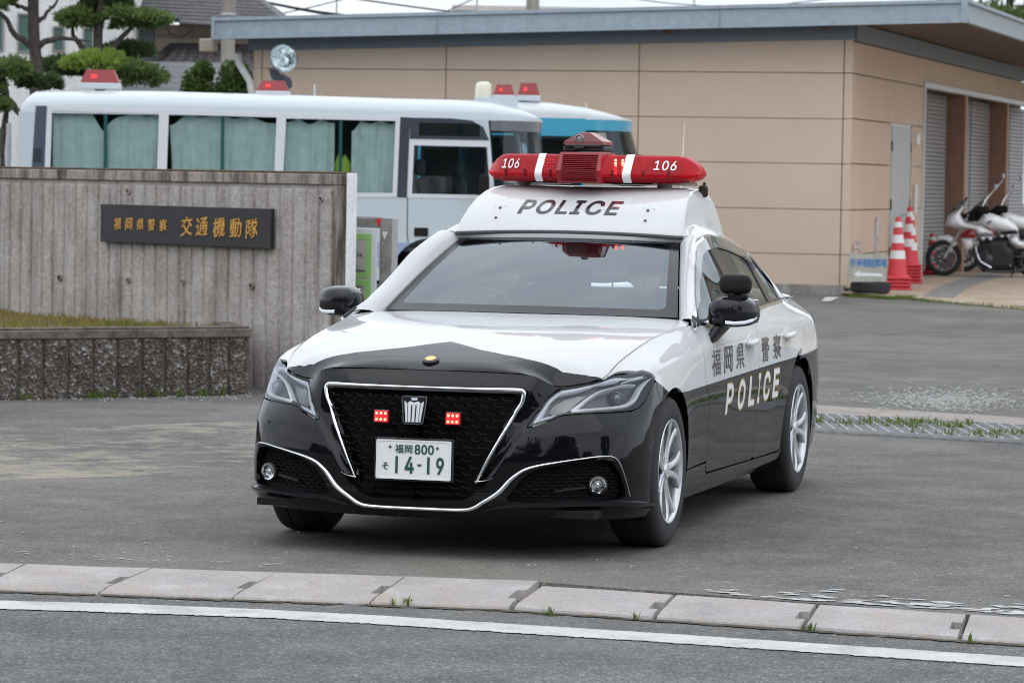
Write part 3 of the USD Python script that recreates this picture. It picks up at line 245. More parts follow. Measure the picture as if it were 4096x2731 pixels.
# --- car finishes
CHEV = [(0, -.436), (.17, -.556), (.30, -.612), (.40, -.631), (.52, -.630), (.56, -.632), (.62, -.602), (.715, -.545), (.73, -.95), (1.0, -.95)]          # hood: black in front of this line (|x|, y)
SIDE = [(-1.2, .70), (-.36, .70), (-.33, .772), (-.07, .673), (.3, .669), (3.24, .72), (4.2, .735)] # flanks: black below this line (y, z)
def _ramp_of(pairs, lo, hi, f): 
    x = np.array([a for a, _ in pairs]); v = np.array([b for _, b in pairs]); t = np.linspace(0, 1, 256)
    return [(float(k), (f(np.interp(lo+(hi-lo)*k, x, v)),)*3) for k in t]
def livery(name, black=(.0025,.0025,.003), white=(.56,.565,.57)):
    nodes = {'tc': ('texture_coordinate', {}), 'sx': ('separate_xyz', {}), 'ax': ('math', {'math_type': 'absolute'}),
      'cr': ('rgb_ramp', {'ramp': _ramp_of(CHEV, 0, 1, lambda v: v+1)}), 'c1': ('separate_xyz', {}), 'c2': ('math', {'math_type': 'subtract', 'value2': 1.0}), 'ch': ('math', {'math_type': 'less_than'}),
      'my': ('map_range', {'from_min': -1.2, 'from_max': 4.2, 'to_min': 0.0, 'to_max': 1.0}), 'sr': ('rgb_ramp', {'ramp': _ramp_of(SIDE, -1.2, 4.2, lambda v: v)}), 's1': ('separate_xyz', {}), 'sh': ('math', {'math_type': 'less_than'}),
      'mx': ('math', {'math_type': 'maximum'}), 'mix': ('mix_color', {'a': white, 'b': black}),
      'n': ('noise_texture', {'scale': 1.3, 'detail': 1.0}), 'bp': ('bump', {'strength': .02, 'distance': .02}),
      'p': ('principled_bsdf', {'roughness': .5, 'coat_weight': 1.0, 'coat_roughness': .012, 'coat_ior': 1.4, 'specular_ior_level': .0})}
    links = [('tc.object', 'sx.vector'), ('sx.x', 'ax.value1'), ('ax.value', 'cr.fac'), ('cr.color', 'c1.vector'), ('c1.x', 'c2.value1'), ('sx.y', 'ch.value1'), ('c2.value', 'ch.value2'),
      ('sx.y', 'my.value'), ('my.result', 'sr.fac'), ('sr.color', 's1.vector'), ('sx.z', 'sh.value1'), ('s1.x', 'sh.value2'), ('ch.value', 'mx.value1'), ('sh.value', 'mx.value2'), ('mx.value', 'mix.fac'), ('mix.result', 'p.base_color')]
    mat(name, nodes, links)
livery('livery_paint')
flat('white_paint', (.56,.565,.57), .5, coat=1.0, specular_ior_level=0.0)
flat('black_paint', (.0045,.0045,.005), .22, coat=1.0)
flat('black_gloss', (.006,.006,.007), .12, specular_ior_level=.4)
plain('black_plastic', (.014,.014,.015), .5)
plain('matt_black', (.008,.008,.008), .75, spec=.25)
plain('rubber', (.017,.017,.018), .62, spec=.35)
flat('chrome', (.86,.87,.88), .06, 1.0); flat('badge_silver', (.62,.63,.65), .3, .35)
flat('dark_chrome', (.32,.33,.35), .1, 1.0)
plain('alloy', (.62,.63,.65), .27, .75)
plain('steel_dark', (.09,.09,.095), .45, .8)
plain('seal', (.055,.057,.062), .6)
flat('white_letter', (.72,.72,.70), .4)
flat('black_letter', (.012,.011,.012), .25, coat=.5)
flat('gold_letter', (.34,.19,.035), .4)
flat('gold', (.75,.52,.22), .3, .9)
pane('windscreen_glass', (.80,.90,.92), 2.3)
pane('side_glass', (.20,.22,.20), 1.75)
pane('lens_clear', (.95,.95,.95), 1.45)
plain('seat_cloth', (.10,.11,.12), .8); plain('dash', (.035,.036,.04), .6)
mat('red_lens', {'t': ('transparent_bsdf', {'color': (.92,.03,.045)}), 'd': ('principled_bsdf', {'base_color': (.46,.005,.014), 'roughness': .15, 'specular_ior_level': .35}), 'm': ('mix_closure', {'fac': .5})},
    [('t.BSDF', 'm.closure1'), ('d.BSDF', 'm.closure2')], surface='m.closure')
flat('red_gloss', (.26,.005,.010), .3, coat=.35)
flat('red_deep', (.12,.004,.007), .3, coat=.3)
flat('reflector', (.85,.86,.88), .18, 1.0)
glow('red_led', (1,.03,.03), .55); glow('hot_led', (1,.16,.10), 5.0)
flat('plate_white', (.76,.77,.77), .4); flat('plate_green', (.012,.075,.045), .4)
flat('tape_white', (.76,.78,.79), .4)
plain('lamp_inner', (.12,.125,.14), .35, .4); flat('lamp_silver', (.80,.84,.90), .35, .1); flat('lamp_white', (.92,.93,.95), .4)
flat('projector_glass', (.10,.11,.13), .06, .5, coat=1.0); flat('lens_grey', (.20,.17,.17), .12, .2, coat=1.0)
mat('lamp_reflector', {'tc': ('texture_coordinate', {}), 'v': ('wave_texture', {'scale': 75.0, 'bands_direction': 'z'}), 'b': ('bump', {'strength': .5, 'distance': .003}), 'p': ('principled_bsdf', {'base_color': (.42,.41,.40), 'metallic': .8, 'roughness': .3})},
    [('tc.object', 'v.vector'), ('v.fac', 'b.height'), ('b.normal', 'p.normal')])
flat('smoked_plastic', (.022,.024,.028), .08, coat=1.0)

# ---------------------------------------------------------------- police car: outer skin as one smooth parametric half surface
SK = [  # column profiles (x, y, z) from the sill up to the bonnet gap / belt line; car front is -y, car left is +x
 [(0,-.86,.165),(0,-.915,.20),(0,-.935,.30),(0,-.935,.42),(0,-.918,.53),(0,-.89,.63),(0,-.855,.717),(0,-.80,.787)],
 [(.22,-.85,.165),(.22,-.91,.20),(.22,-.928,.30),(.22,-.927,.42),(.22,-.908,.53),(.22,-.88,.63),(.22,-.848,.717),(.22,-.797,.786)],
 [(.44,-.80,.165),(.45,-.855,.20),(.45,-.872,.30),(.46,-.87,.42),(.46,-.852,.53),(.455,-.822,.63),(.45,-.812,.717),(.455,-.78,.778)],
 [(.60,-.73,.165),(.60,-.79,.20),(.60,-.80,.30),(.60,-.808,.42),(.59,-.797,.53),(.585,-.755,.63),(.575,-.705,.69),(.565,-.683,.727)],
 [(.72,-.64,.165),(.725,-.70,.20),(.725,-.71,.30),(.72,-.733,.42),(.71,-.722,.53),(.70,-.665,.63),(.695,-.605,.71),(.715,-.545,.76)],
 [(.79,-.55,.165),(.80,-.62,.20),(.80,-.64,.30),(.79,-.67,.42),(.785,-.655,.53),(.78,-.575,.63),(.775,-.49,.735),(.735,-.40,.815)],
 [(.845,-.45,.165),(.86,-.50,.20),(.855,-.53,.30),(.85,-.56,.42),(.845,-.55,.53),(.84,-.475,.63),(.83,-.37,.755),(.747,-.25,.85)],
 [(.865,-.36,.165),(.88,-.36,.20),(.885,-.37,.30),(.887,-.40,.42),(.885,-.38,.53),(.882,-.33,.63),(.866,-.22,.78),(.757,-.09,.879)],
 [(.86,0,.165),(.878,0,.20),(.895,0,.30),(.90,0,.42),(.902,0,.53),(.902,0,.64),(.88,.02,.79),(.762,.06,.90)],
 [(.83,.45,.165),(.855,.45,.20),(.872,.45,.30),(.88,.45,.42),(.887,.45,.53),(.893,.45,.65),(.886,.45,.82),(.79,.45,.938)],
 [(.83,.8,.165),(.852,.8,.20),(.868,.8,.30),(.876,.8,.42),(.885,.8,.53),(.893,.8,.66),(.89,.8,.83),(.838,.8,.958)],
 [(.83,1.5,.165),(.852,1.5,.20),(.868,1.5,.30),(.876,1.5,.42),(.884,1.5,.53),(.892,1.5,.66),(.888,1.5,.85),(.838,1.5,.975)],
 [(.83,2.2,.165),(.852,2.2,.20),(.868,2.2,.30),(.876,2.2,.42),(.885,2.2,.53),(.893,2.2,.66),(.887,2.2,.86),(.824,2.2,.988)],
 [(.84,2.65,.165),(.86,2.65,.20),(.876,2.65,.30),(.887,2.65,.42),(.896,2.65,.53),(.90,2.65,.66),(.89,2.65,.865),(.80,2.65,1.0)],
 [(.86,2.95,.165),(.88,2.95,.20),(.893,2.95,.30),(.90,2.95,.42),(.902,2.95,.53),(.902,2.95,.66),(.885,2.95,.865),(.77,2.95,1.005)],
 [(.84,3.3,.165),(.862,3.3,.20),(.878,3.3,.30),(.886,3.3,.42),(.89,3.3,.53),(.888,3.3,.67),(.862,3.3,.87),(.72,3.3,1.0)],
 [(.80,3.6,.165),(.825,3.6,.20),(.845,3.6,.30),(.855,3.6,.42),(.858,3.6,.53),(.853,3.6,.68),(.82,3.6,.87),(.68,3.6,.99)],
 [(.70,3.79,.165),(.73,3.81,.20),(.76,3.83,.30),(.775,3.84,.42),(.775,3.84,.53),(.765,3.83,.69),(.73,3.81,.87),(.62,3.80,.985)],
 [(.45,3.87,.165),(.46,3.89,.20),(.47,3.91,.30),(.47,3.93,.42),(.47,3.93,.53),(.47,3.92,.69),(.46,3.90,.87),(.42,3.86,.99)],
 [(0,3.90,.165),(0,3.92,.20),(0,3.945,.30),(0,3.965,.42),(0,3.965,.53),(0,3.955,.69),(0,3.93,.87),(0,3.88,1.0)],
]
SK = np.array(SK, float)
SKS = np.r_[0, np.cumsum(np.linalg.norm(np.diff(SK[:, 3], axis=0), axis=1))]      # station: metres round the plan
SKV = np.array([0, .04, .14, .26, .37, .47, .60, .74])                            # height parameter
def skin(s, v, crease=True):
    """Points of the half skin at stations s and heights v (any equal shapes)."""
    s, v = np.broadcast_arrays(np.asarray(s, float), np.asarray(v, float)); sgn = np.where(s.ravel() < 0, -1.0, 1.0); s = np.abs(s)
    sh = s.shape; s = s.ravel(); v = v.ravel()
    k = np.clip(np.searchsorted(SKS, s, "right") - 1, 0, len(SKS) - 2)
    rows = _skin_s(s)                                 # (n, rows, 3)
    out = np.zeros((len(s), 3))
    h = np.diff(SKV); d = np.diff(rows, axis=1) / h[None, :, None]
    m = np.zeros_like(rows)
    w1, w2 = 2 * h[1:] + h[:-1], h[1:] + 2 * h[:-1]
    same = d[:, :-1] * d[:, 1:] > 0
    with np.errstate(divide="ignore", invalid="ignore"):
        hm = (w1 + w2)[None, :, None] / (w1[None, :, None] / d[:, :-1] + w2[None, :, None] / d[:, 1:])
    m[:, 1:-1] = np.where(same, hm, 0); m[:, 0] = d[:, 0]; m[:, -1] = d[:, -1]
    j = np.clip(np.searchsorted(SKV, v, "right") - 1, 0, len(SKV) - 2)
    t = ((v - SKV[j]) / h[j])[:, None]; i = np.arange(len(s))
    a, b, ma, mb, hh = rows[i, j], rows[i, j + 1], m[i, j], m[i, j + 1], h[j][:, None]
    out = (2*t**3-3*t**2+1)*a + (t**3-2*t**2+t)*hh*ma + (-2*t**3+3*t**2)*b + (t**3-t**2)*hh*mb
    x, z = out[:, 0], out[:, 2]
    # crease beside the V shaped grille: the wing panel steps in towards the grille along the slanting line headlight tip - grille tip
    y = out[:, 1]
    if crease:
        line = .285 + (z - .315) * (.475 - .285) / (.575 - .315)
        e = (line - x) / .05
        step = np.clip(e + .3, 0, 1); step = step * step * (3 - 2 * step)
        fade = np.clip((z - .30) / .06, 0, 1) * np.clip((.70 - z) / .12, 0, 1) * (y < -.6)
        out[:, 1] = y + .035 * step * fade * np.clip((.70 - z) / .3, .25, 1)
    out[:, 0] *= sgn
    return out.reshape(sh + (3,))
_SKP = PchipInterpolator(SKS, SK, axis=0)
def _skin_s(s): return _SKP(s)
def skin_normal(s, v, e=2e-3):
    a = skin(s + e, v) - skin(s - e, v); b = skin(s, v + e) - skin(s, v - e)
    n = np.cross(a, b); return n / np.maximum(np.linalg.norm(n, axis=-1, keepdims=True), 1e-12)

# ---------------------------------------------------------------- police car
car = thing('police_car', 'black and white police sedan with red roof light bar driving out of the yard', 'police car')
_gs, _gv = np.meshgrid(np.linspace(0, SKS[-1], 420), np.linspace(0, SKV[-1], 90), indexing='ij')
_gp = skin(_gs, _gv)
_fr = _gs < 1.25; _sd = (_gs > .9) & (_gp[..., 1] < 3.7)
SV_FRONT = LinearNDInterpolator(np.stack([_gp[..., 0][_fr], _gp[..., 2][_fr]], 1), np.stack([_gs[_fr], _gv[_fr]], 1))
SV_SIDE = LinearNDInterpolator(np.stack([_gp[..., 1][_sd], _gp[..., 2][_sd]], 1), np.stack([_gs[_sd], _gv[_sd]], 1))
def fsv(xz): return SV_FRONT(np.asarray(xz, float))          # front view (x, z) -> (s, v)
def ssv(yz): return SV_SIDE(np.asarray(yz, float))           # side view (y, z) -> (s, v)
def panel(poly, h=.022, off=0.0, flange=.014, fn=skin, nfn=skin_normal):
    """A sheet metal panel cut from the skin: vertices, faces, normals, with its edges turned in."""
    V, F, N, k = [], [], [], 0
    for pg in polys(poly):
        p, t, rings = tri2d(pg, h)
        n = nfn(p[:, 0], p[:, 1]); x = fn(p[:, 0], p[:, 1]) + n*off
        V.append(x); F.append(t + k); N.append(n); k += len(x)
        if flange:
            for r in rings:
                a = x[r]; b = a - n[r]*flange; m = len(r)
                e = np.roll(p[r], -1, 0) - np.roll(p[r], 1, 0)
                ds = fn(p[r][:, 0] + e[:, 1]*.05, p[r][:, 1] - e[:, 0]*.05) - x[r]
                ds /= np.maximum(np.linalg.norm(ds, axis=1, keepdims=True), 1e-9)
                i = np.arange(m); j = (i+1) % m
                V += [a, b]; N += [ds, ds]
                F.append(np.vstack([np.stack([i, i+m, j], 1), np.stack([j, i+m, j+m], 1)]) + k); k += 2*m
    return np.vstack(V), np.vstack(F), np.vstack(N)
def put_panel(parent, name, pn, mt, sides=(1, -1)):
    """The panel on the car's left and its mirror image on the right; returns the prims."""
    out = []
    for s in sides:
        v, f, n = pn
        if s < 0: v, f, n = v*[-1,1,1], f[:, ::-1], n*[-1,1,1]
        out.append(put(parent, name, trimesh.Trimesh(v, f, process=False), mt, normals=n))
    return out
def both(pn):
    v, f, n = pn; k = len(v)
    return np.vstack([v, v*[-1,1,1]]), np.vstack([f, f[:, ::-1]+k]), np.vstack([n, n*[-1,1,1]])
def circle_yz(cy, cz, r, n=60): a = np.linspace(0, 2*np.pi, n, endpoint=False); return np.stack([cy+r*np.cos(a), cz+r*np.sin(a)], 1)
def arch(cy, r=.372):
    a = np.radians(np.linspace(-38, 218, 50)); yz = np.stack([cy+r*np.cos(a), .325+r*np.sin(a)], 1)
    yz = yz[yz[:, 1] > .168]; p = ssv(yz); p = p[~np.isnan(p[:, 0])]
    return Polygon(np.vstack([[p[0][0], -.05], p, [p[-1][0], -.05]]) if p[0][0] > p[-1][0] else np.vstack([p, [p[-1][0], -.05], [p[0][0], -.05]])).buffer(0)
ARF, ARR = arch(0.0), arch(2.92)
HL = Polygon([(.473,.404),(.53,.484),(.577,.599),(.618,.703),(.70,.722),(.779,.706),(.866,.655),(1.011,.633),(1.053,.611),(1.126,.572),(1.10,.555),(1.079,.538),(1.044,.50),(.998,.477),(.951,.467),(.86,.464),(.777,.462),(.68,.457),(.621,.45),(.581,.432)])
s_of = lambda y: float(np.interp(y, [0, .45, .8, 1.5, 2.2, 2.65, 2.95, 3.3, 3.6], SKS[8:17]))
GAP = .0022
# front bumper cover
GR = [(0,.702),(.397,.702),(.412,.692),(.408,.665),(.335,.515),(.252,.338),(.325,.345),(.245,.272),(.20,.252),(0,.248)]     # grille opening, front view
def dens(p, h=.03, closed=False):
    p = np.asarray(p, float); out = []
    for a, b in zip(p, np.roll(p, -1, 0) if closed else p[1:]):
        k = max(1, int(np.ceil(np.linalg.norm(b-a)/h))); out += [a+(b-a)*t/k for t in range(k)]
    return np.array(out if closed else out + [p[-1]])
_g = dens(GR); _g[:, 0] = np.maximum(_g[:, 0], 1e-4); _gsv = fsv(_g); _gsv[_g[:, 0] < 2e-4, 0] = 0
GRP = Polygon(_gsv).buffer(0)
FOG = Polygon([(.508,.222),(.56,.236),(.621,.247),(.70,.262),(.806,.268),(.852,.260),(.885,.220),(.907,.15),(.908,.108),(.88,.100),(.781,.094),(.656,.090),(.514,.092),(.42,.094),(.405,.103),(.44,.150),(.470,.192)])
LIPV = .020
front = Polygon([(0,.0),(1.32,.0),(1.36,.62),(0,.62)])
upper = Polygon(np.vstack([[(0,.74)], [(.455,.7395),(.62,.7395),(.80,.7395),(.79,.712),(.70,.728),(.61,.712),(.575,.603),(.55,.53),(.53,.487),(.473,.406),(.58,.43),(.62,.448),(.68,.455),(.777,.46),(.951,.465),(.998,.475),(1.044,.498),(1.079,.536),(1.115,.563),(1.30,.535),(1.32,.0),(0,0)]]))
BMP = upper.difference(HL.buffer(.004)).difference(GRP).difference(FOG).difference(ARF)
_fend_split = LineString([(1.118,.567),(1.32,.50)])
# the bumper ends at a seam that runs from the lamp's corner down to the wheel arch
BMP = BMP.intersection(Polygon([(0,-.1),(1.46,-.1),(1.46,.30),(1.25,.49),(1.12,.575),(.82,.9),(0,.9)]))
BMP = shapely.union_all([BMP.buffer(.0004), affinity.scale(BMP, -1, 1, origin=(0,0)).buffer(.0004)]).buffer(-GAP)
v, f, n = panel(BMP, .018)
bm = put(car, 'front_bumper', trimesh.Trimesh(v, f, process=False), 'livery_paint', normals=n)
# fender
FEN = Polygon([(.60,.722),(.70,.76),(1.1,.76),(2.28,.76),(2.20,.735),(2.185,.70),(2.155,.60),(2.20,.50),(2.30,.40),(2.335,.30),(2.345,.155),(1.9,.148),(1.9,-.05),(1.0,-.05),(1.0,.60)])
FEN = FEN.difference(HL.buffer(.004)).difference(ARF).difference(Polygon([(0,-.1),(1.46,-.1),(1.46,.30),(1.25,.49),(1.12,.575),(1.0,.63),(.79,.712),(.80,.80),(0,.9)]))
FEN = FEN.intersection(sbox(0,0,9,.739))
FEN = max(polys(FEN.buffer(-GAP)), key=lambda g: g.area)
fen = put_panel(car, 'front_fender', panel(FEN), 'livery_paint')
D1 = Polygon([(2.20,.735),(2.185,.70),(2.155,.60),(2.20,.50),(2.30,.40),(2.335,.30),(2.345,.155),(2.35,.112),(2.37,.102),(3.37,.088),(3.41,.10),(3.412,.30),(3.40,.45),(3.375,.60),(3.30,.735)])
D2 = Polygon([(3.30,.735),(3.375,.60),(3.40,.45),(3.412,.30),(3.41,.10),(3.43,.088),(4.03,.084),(4.09,.10),(4.15,.15),(4.20,.30),(4.26,.42),(4.40,.50),(4.52,.56),(4.48,.66),(4.38,.735)])
D2 = D2.difference(ARR.buffer(.03))
D2 = max(polys(D2), key=lambda g: g.area)
SILL = Polygon([(1.75,0),(4.30,0),(4.26,.155),(4.15,.145),(4.09,.096),(4.03,.080),(3.41,.086),(2.37,.098),(2.345,.108),(2.341,.150),(1.75,.146)]).difference(ARF).difference(ARR)
SILL = max(polys(SILL), key=lambda g: g.area)
QTR = Polygon([(4.0,0),(SKS[-1],0),(SKS[-1],.735),(4.38,.735),(4.48,.66),(4.52,.56),(4.40,.50),(4.26,.42),(4.20,.30),(4.15,.15)]).difference(ARR).difference(D2.buffer(.001))
QTR = max(polys(QTR), key=lambda g: g.area)
fd = put_panel(car, 'front_door', panel(D1.buffer(-GAP)), 'livery_paint')
rd = put_panel(car, 'rear_door', panel(D2.buffer(-GAP)), 'livery_paint')
put_panel(car, 'side_sill', panel(SILL.buffer(-GAP)), 'livery_paint')
qp = put_panel(car, 'rear_quarter', panel(QTR.buffer(-GAP), .03), 'livery_paint')
# dark inner body just under the skin, so that gaps are dark
inner = Polygon([(.95,.02),(SKS[-1],.02),(SKS[-1],.72),(1.35,.72),(1.25,.60)]).difference(ARF.buffer(.03)).difference(ARR.buffer(.03))
v, f, n = both(panel(inner, .07, off=-.03, flange=0))
put(car, 'inner_body', trimesh.Trimesh(v, f, process=False), 'matt_black', normals=n)
inner = Polygon([(.0,.02),(1.30,.02),(1.35,.45),(1.12,.50),(1.0,.43),(.44,.36),(.0,.4)]).difference(GRP.buffer(.02)).difference(FOG.buffer(.01)).difference(ARF)
v, f, n = both(panel(inner, .05, off=-.05, flange=0))
put(car, 'bumper_backing', trimesh.Trimesh(v, f, process=False), 'matt_black', normals=n)
# ribbons (chrome trims, lips) laid on the skin
def ribbon(path, w, h, n=40, base=0.0, prof=((-1,-1.2),(-.95,.1),(-.6,.8),(0,1),(.6,.8),(.95,.1),(1,-1.2)), closed=False, fn=None):
    q = pline(path, n); fn = fn or (lambda a: (skin(a[:, 0], a[:, 1]), skin_normal(a[:, 0], a[:, 1])))
    x, nn = fn(q); w = np.interp(np.linspace(0, 1, n), np.linspace(0, 1, len(np.atleast_1d(w))), np.atleast_1d(w)) if np.ndim(w) else np.full(n, w)
    t = np.gradient(x, axis=0); t /= np.linalg.norm(t, axis=1, keepdims=True); b = np.cross(nn, t); b /= np.linalg.norm(b, axis=1, keepdims=True)
    loops = [x + b*(w*u)[:, None]/2 + nn*(base + h*q_) for u, q_ in prof]
    return loft(np.stack(loops, 1), closed=False, cap=False)
def unify(a): return MB().tm(a).tm(mirror(a)).mesh()
# V-shaped grille trim: one bright bar across the top and down both sides
vp = fsv([(.0005,.717),(.2,.717),(.38,.717),(.425,.716),(.437,.704),(.434,.68),(.40,.61),(.345,.495),(.266,.329)])
vp[0, 0] = 0
def vfn(a):
    x = skin(a[:, 0], a[:, 1], crease=False); nn = np.tile([0,-1.0,.12], (len(x), 1)); nn[:, 0] = -.15*np.sign(x[:, 0]) ; nn /= np.linalg.norm(nn, axis=1, keepdims=True); return x + nn*-.006, nn
vq = np.vstack([vp, vp[-2::-1]*[-1,1]])
put(car, 'grille_trim', ribbon(np.vstack([vp[::-1]*[-1,1], vp[1:]]), [.010,.014,.018,.021,.022,.020,.016,.014,.013,.013,.014,.016,.020,.022,.021,.018,.014,.010], .010, 180, fn=vfn), 'chrome', 50)
foot = fsv([(.262,.334),(.30,.338),(.335,.352)])
for sg in (1, -1): put(car, 'grille_trim_foot', ribbon(foot*[sg,1], [.010,.007,.004], .007, 12, fn=vfn), 'chrome', 40)
# lower chrome line: from the outer fog corner over the fog pocket, down and across under the grille
lp = np.vstack([[(.930,.108),(.918,.165),(.903,.224),(.886,.258),(.862,.276),(.835,.282),(.806,.282),(.70,.272),(.60,.258),(.520,.243),(.47,.226),(.43,.196)], fsv([(.36,.290),(.29,.243),(.255,.222),(.222,.213),(.17,.2105),(.10,.210),(.001,.210)])])
lp[-1, 0] = 0
lw = [.007,.007,.007,.008,.009,.009,.009,.010,.012,.014,.017,.022,.024,.022,.020,.018,.017,.017,.017]
put(car, 'lower_trim', ribbon(np.vstack([lp, lp[-2::-1]*[-1,1]]), lw + lw[::-1], .010, 240), 'chrome', 40)
# lower lip
for sg in (1, -1): put(car, 'front_lip', ribbon(np.array([(1.17,.05),(1.06,.058),(.96,.068),(.87,.075),(.70,.074),(.52,.073),(.40,.070),(.30,.055)])*[sg,1], [.03,.036,.038,.036,.034,.030,.022,.006], .020, 50, prof=((-1,-1.6),(-1,.2),(-.7,1),(-.1,1),(.6,.3),(1,-.6)) if sg > 0 else ((1,-1.6),(1,.2),(.7,1),(.1,1),(-.6,.3),(-1,-.6))), 'black_gloss', 30)
# recessed mesh behind the openings
def recess(poly, depth, name, sides=(1,-1), mt='matt_black', h=.03):
    return put_panel(car, name, panel(poly, h, off=-depth, flange=-depth), mt, sides)
v, f, n = both(panel(GRP.buffer(.004).intersection(sbox(0,0,9,9)), .03, off=-.055, flange=-.05))
gri = put(car, 'grille', trimesh.Trimesh(v, f, process=False), 'matt_black', 40)
def honeycomb(poly, fn, pitch, hz, wall, off):
    """Hexagonal grille: short bars that lie on the surface fn inside the polygon (front view x, z)."""
    m = MB(); rows = int(1.2/hz)
    x0, z0, x1, z1 = poly.bounds
    for i in range(int((z1-z0)/hz)+2):
        for j in range(math.floor(x0/pitch)-1, math.ceil(x1/pitch)+2):
            cx = (j + .5*(i % 2))*pitch; cz = z0 + i*hz
            a = np.array([[cx-.5*pitch, cz], [cx-.24*pitch, cz-.38*hz], [cx+.24*pitch, cz-.38*hz], [cx+.5*pitch, cz]])
            if not poly.contains(Point(cx, cz-.1*hz)): continue
            x, nn = fn(a)
            if np.isnan(x).any(): continue
            up = np.array([0,0,1.0])
            lp_ = [x + nn*(off) + up*wall, x + nn*(off+.012), x + nn*off - up*wall, x + nn*(off-.02)]
            m.tm(loft(np.stack(lp_, 1), closed=True))
    return m
def gfn(a):
    b = a.copy(); sg = np.where(b[:, 0] < 0, -1.0, 1.0); b[:, 0] = np.abs(b[:, 0])
    sv_ = fsv(b); x = skin(sv_[:, 0], sv_[:, 1]); nn = skin_normal(sv_[:, 0], sv_[:, 1]); x[:, 0] *= sg; nn[:, 0] *= sg
    x[:, 1] = -.905 + .16*x[:, 0]**2 + np.clip(x[:, 2]-.45, 0, 1)*.25
    return x, np.tile([0, -1.0, .1], (len(x), 1))
gfull = Polygon(np.vstack([_g[1:], _g[1:][::-1]*[-1, 1]])).buffer(-.006)
hc = honeycomb(gfull, gfn, .058, .0285, .0022, .012)
put(gri, 'grille_mesh', hc, 'black_plastic', 30, kind='stuff')
for s in (1, -1):
    fp = recess(FOG.buffer(.003), .045, 'fog_lamp_pocket', (s,))[0]
    def ffn(a, s=s):
        x = skin(a[:, 0], a[:, 1]); nn = skin_normal(a[:, 0], a[:, 1]); x = x*[s,1,1]; nn = nn*[s,1,1]; return x - nn*.045, nn
    put(fp, 'pocket_mesh', honeycomb(FOG.buffer(-.012), ffn, .042, .0145, .0018, .006), 'black_plastic', 30, kind='stuff')
    c = skin(.777,.158)*[s,1,1]; nn = skin_normal(.777,.155)*[s,1,1]; nn = nn + np.array([-.25*s,-.4,0]); nn /= np.linalg.norm(nn)
    M = frame_m(c - nn*.012, np.cross([0,0,1], nn), [0,0,1])
    fl = group(car, 'fog_lamp'); M = M @ np.diag([.86,.86,.86,1.0])
    put(fl, 'lamp_body', MB().tm(lathe([(.045,-.04),(.047,.006),(.040,.010)], 28), M), 'black_plastic')
    put(fl, 'lamp_ring', MB().tm(lathe([(.041,.006),(.040,.013),(.034,.012),(.031,.0),(.020,-.012),(.0,-.014)], 28), M), 'chrome')
    put(fl, 'lamp_lens', MB().tm(lathe([(.033,.004),(.022,.010),(.0,.012)], 28), M), 'lens_clear')
    put(fl, 'bulb', MB().tm(lathe([(.016,-.010),(.012,.0),(0,.003)], 14), M), 'reflector')
    q = np.array([(.74,.145),(.66,.137),(.60,.13)]); xs, ns = ffn(q)
    put(fp, 'pocket_bar', MB().tm(loft(np.stack([xs+ns*.006+[0,0,.012], xs+ns*.022, xs+ns*.006-[0,0,.012]], 1), closed=True, cap=True)), 'black_plastic')
    # parking sensor
    c = skin(.795,.375); nn = skin_normal(.795,.375); M = frame_m((c+nn*.001)*[s,1,1], np.cross([0,0,1], nn*[s,1,1]), [0,0,1])
    put(bm, 'parking_sensor', MB().tm(lathe([(.0085,-.004),(.0085,.001),(.007,.002),(0,.002)], 18), M), 'black_plastic')
# grille badge, warning lamps, number plate
bd = group(car, 'grille_badge')
sh = Polygon([(-.052,.058),(.052,.058),(.056,.045),(.045,-.055),(.035,-.062),(-.035,-.062),(-.045,-.055),(-.056,.045)])
MB_ = frame_m((0,-.925,.622), (1,0,0), (0,.18,1))
put(bd, 'badge_plate', MB().tm(prism(sh, .03), MB_), 'black_gloss', 20)
put(bd, 'badge_rim', MB().tm(prism(sh.difference(sh.buffer(-.004)), .034), MB_), 'dark_chrome', 20)
cr = shapely.union_all([Polygon([(-.014,.050),(.014,.050),(.010,.040),(-.010,.040)]), Polygon([(-.042,.036),(-.030,.026),(-.026,-.052),(-.032,-.052)]), Polygon([(.042,.036),(.030,.026),(.026,-.052),(.032,-.052)]),
    Polygon([(-.026,.030),(-.017,.036),(0,.030),(.017,.036),(.026,.030),(.022,-.052),(.012,-.052),(.013,.018),(.006,.024),(.005,-.052),(-.005,-.052),(-.006,.024),(-.013,.018),(-.012,-.052),(-.022,-.052)])]).buffer(0)
put(bd, 'badge_emblem', MB().tm(prism(cr.buffer(.0005), .036), MB_), 'badge_silver', False)
for s in (1, -1):
    wl = group(car, 'grille_warning_lamp'); M = frame_m((s*.158, -.905, .592), (1,0,0), (0,.1,1))
    put(wl, 'lamp_housing', MB().box((0,0,0), (.066,.056,.02), ch=.004, M=M), 'red_deep')
    m = MB()
    for a in range(3):
        for b in range(2): m.tm(lathe([(.0065,.0),(.0055,.004),(0,.006)], 10), M @ T((-.019+.019*a, -.013+.026*b, .010)))
    put(wl, 'led', m, 'hot_led'); 
    put(wl, 'led_glow', MB().box((0,0,.0105), (.06,.047,.003), ch=.001, M=M), 'red_led')
pl = group(car, 'number_plate'); M = frame_m((0,-.948,.417), (1,0,0), (0,.027,1))
put(pl, 'plate_frame', MB().box((0,0,-.006), (.348,.182,.008), ch=.003, M=M), 'black_plastic')
put(pl, 'plate', MB().tm(prism(sbox(-.157,-.0745,.157,.0745).buffer(.008), .0025), M), 'plate_white', 20)
put(pl, 'plate_edge', MB().tm(prism(sbox(-.157,-.0745,.157,.0745).buffer(.008).difference(sbox(-.157,-.0745,.157,.0745).buffer(.002)), .0045), M), 'plate_white', 20)
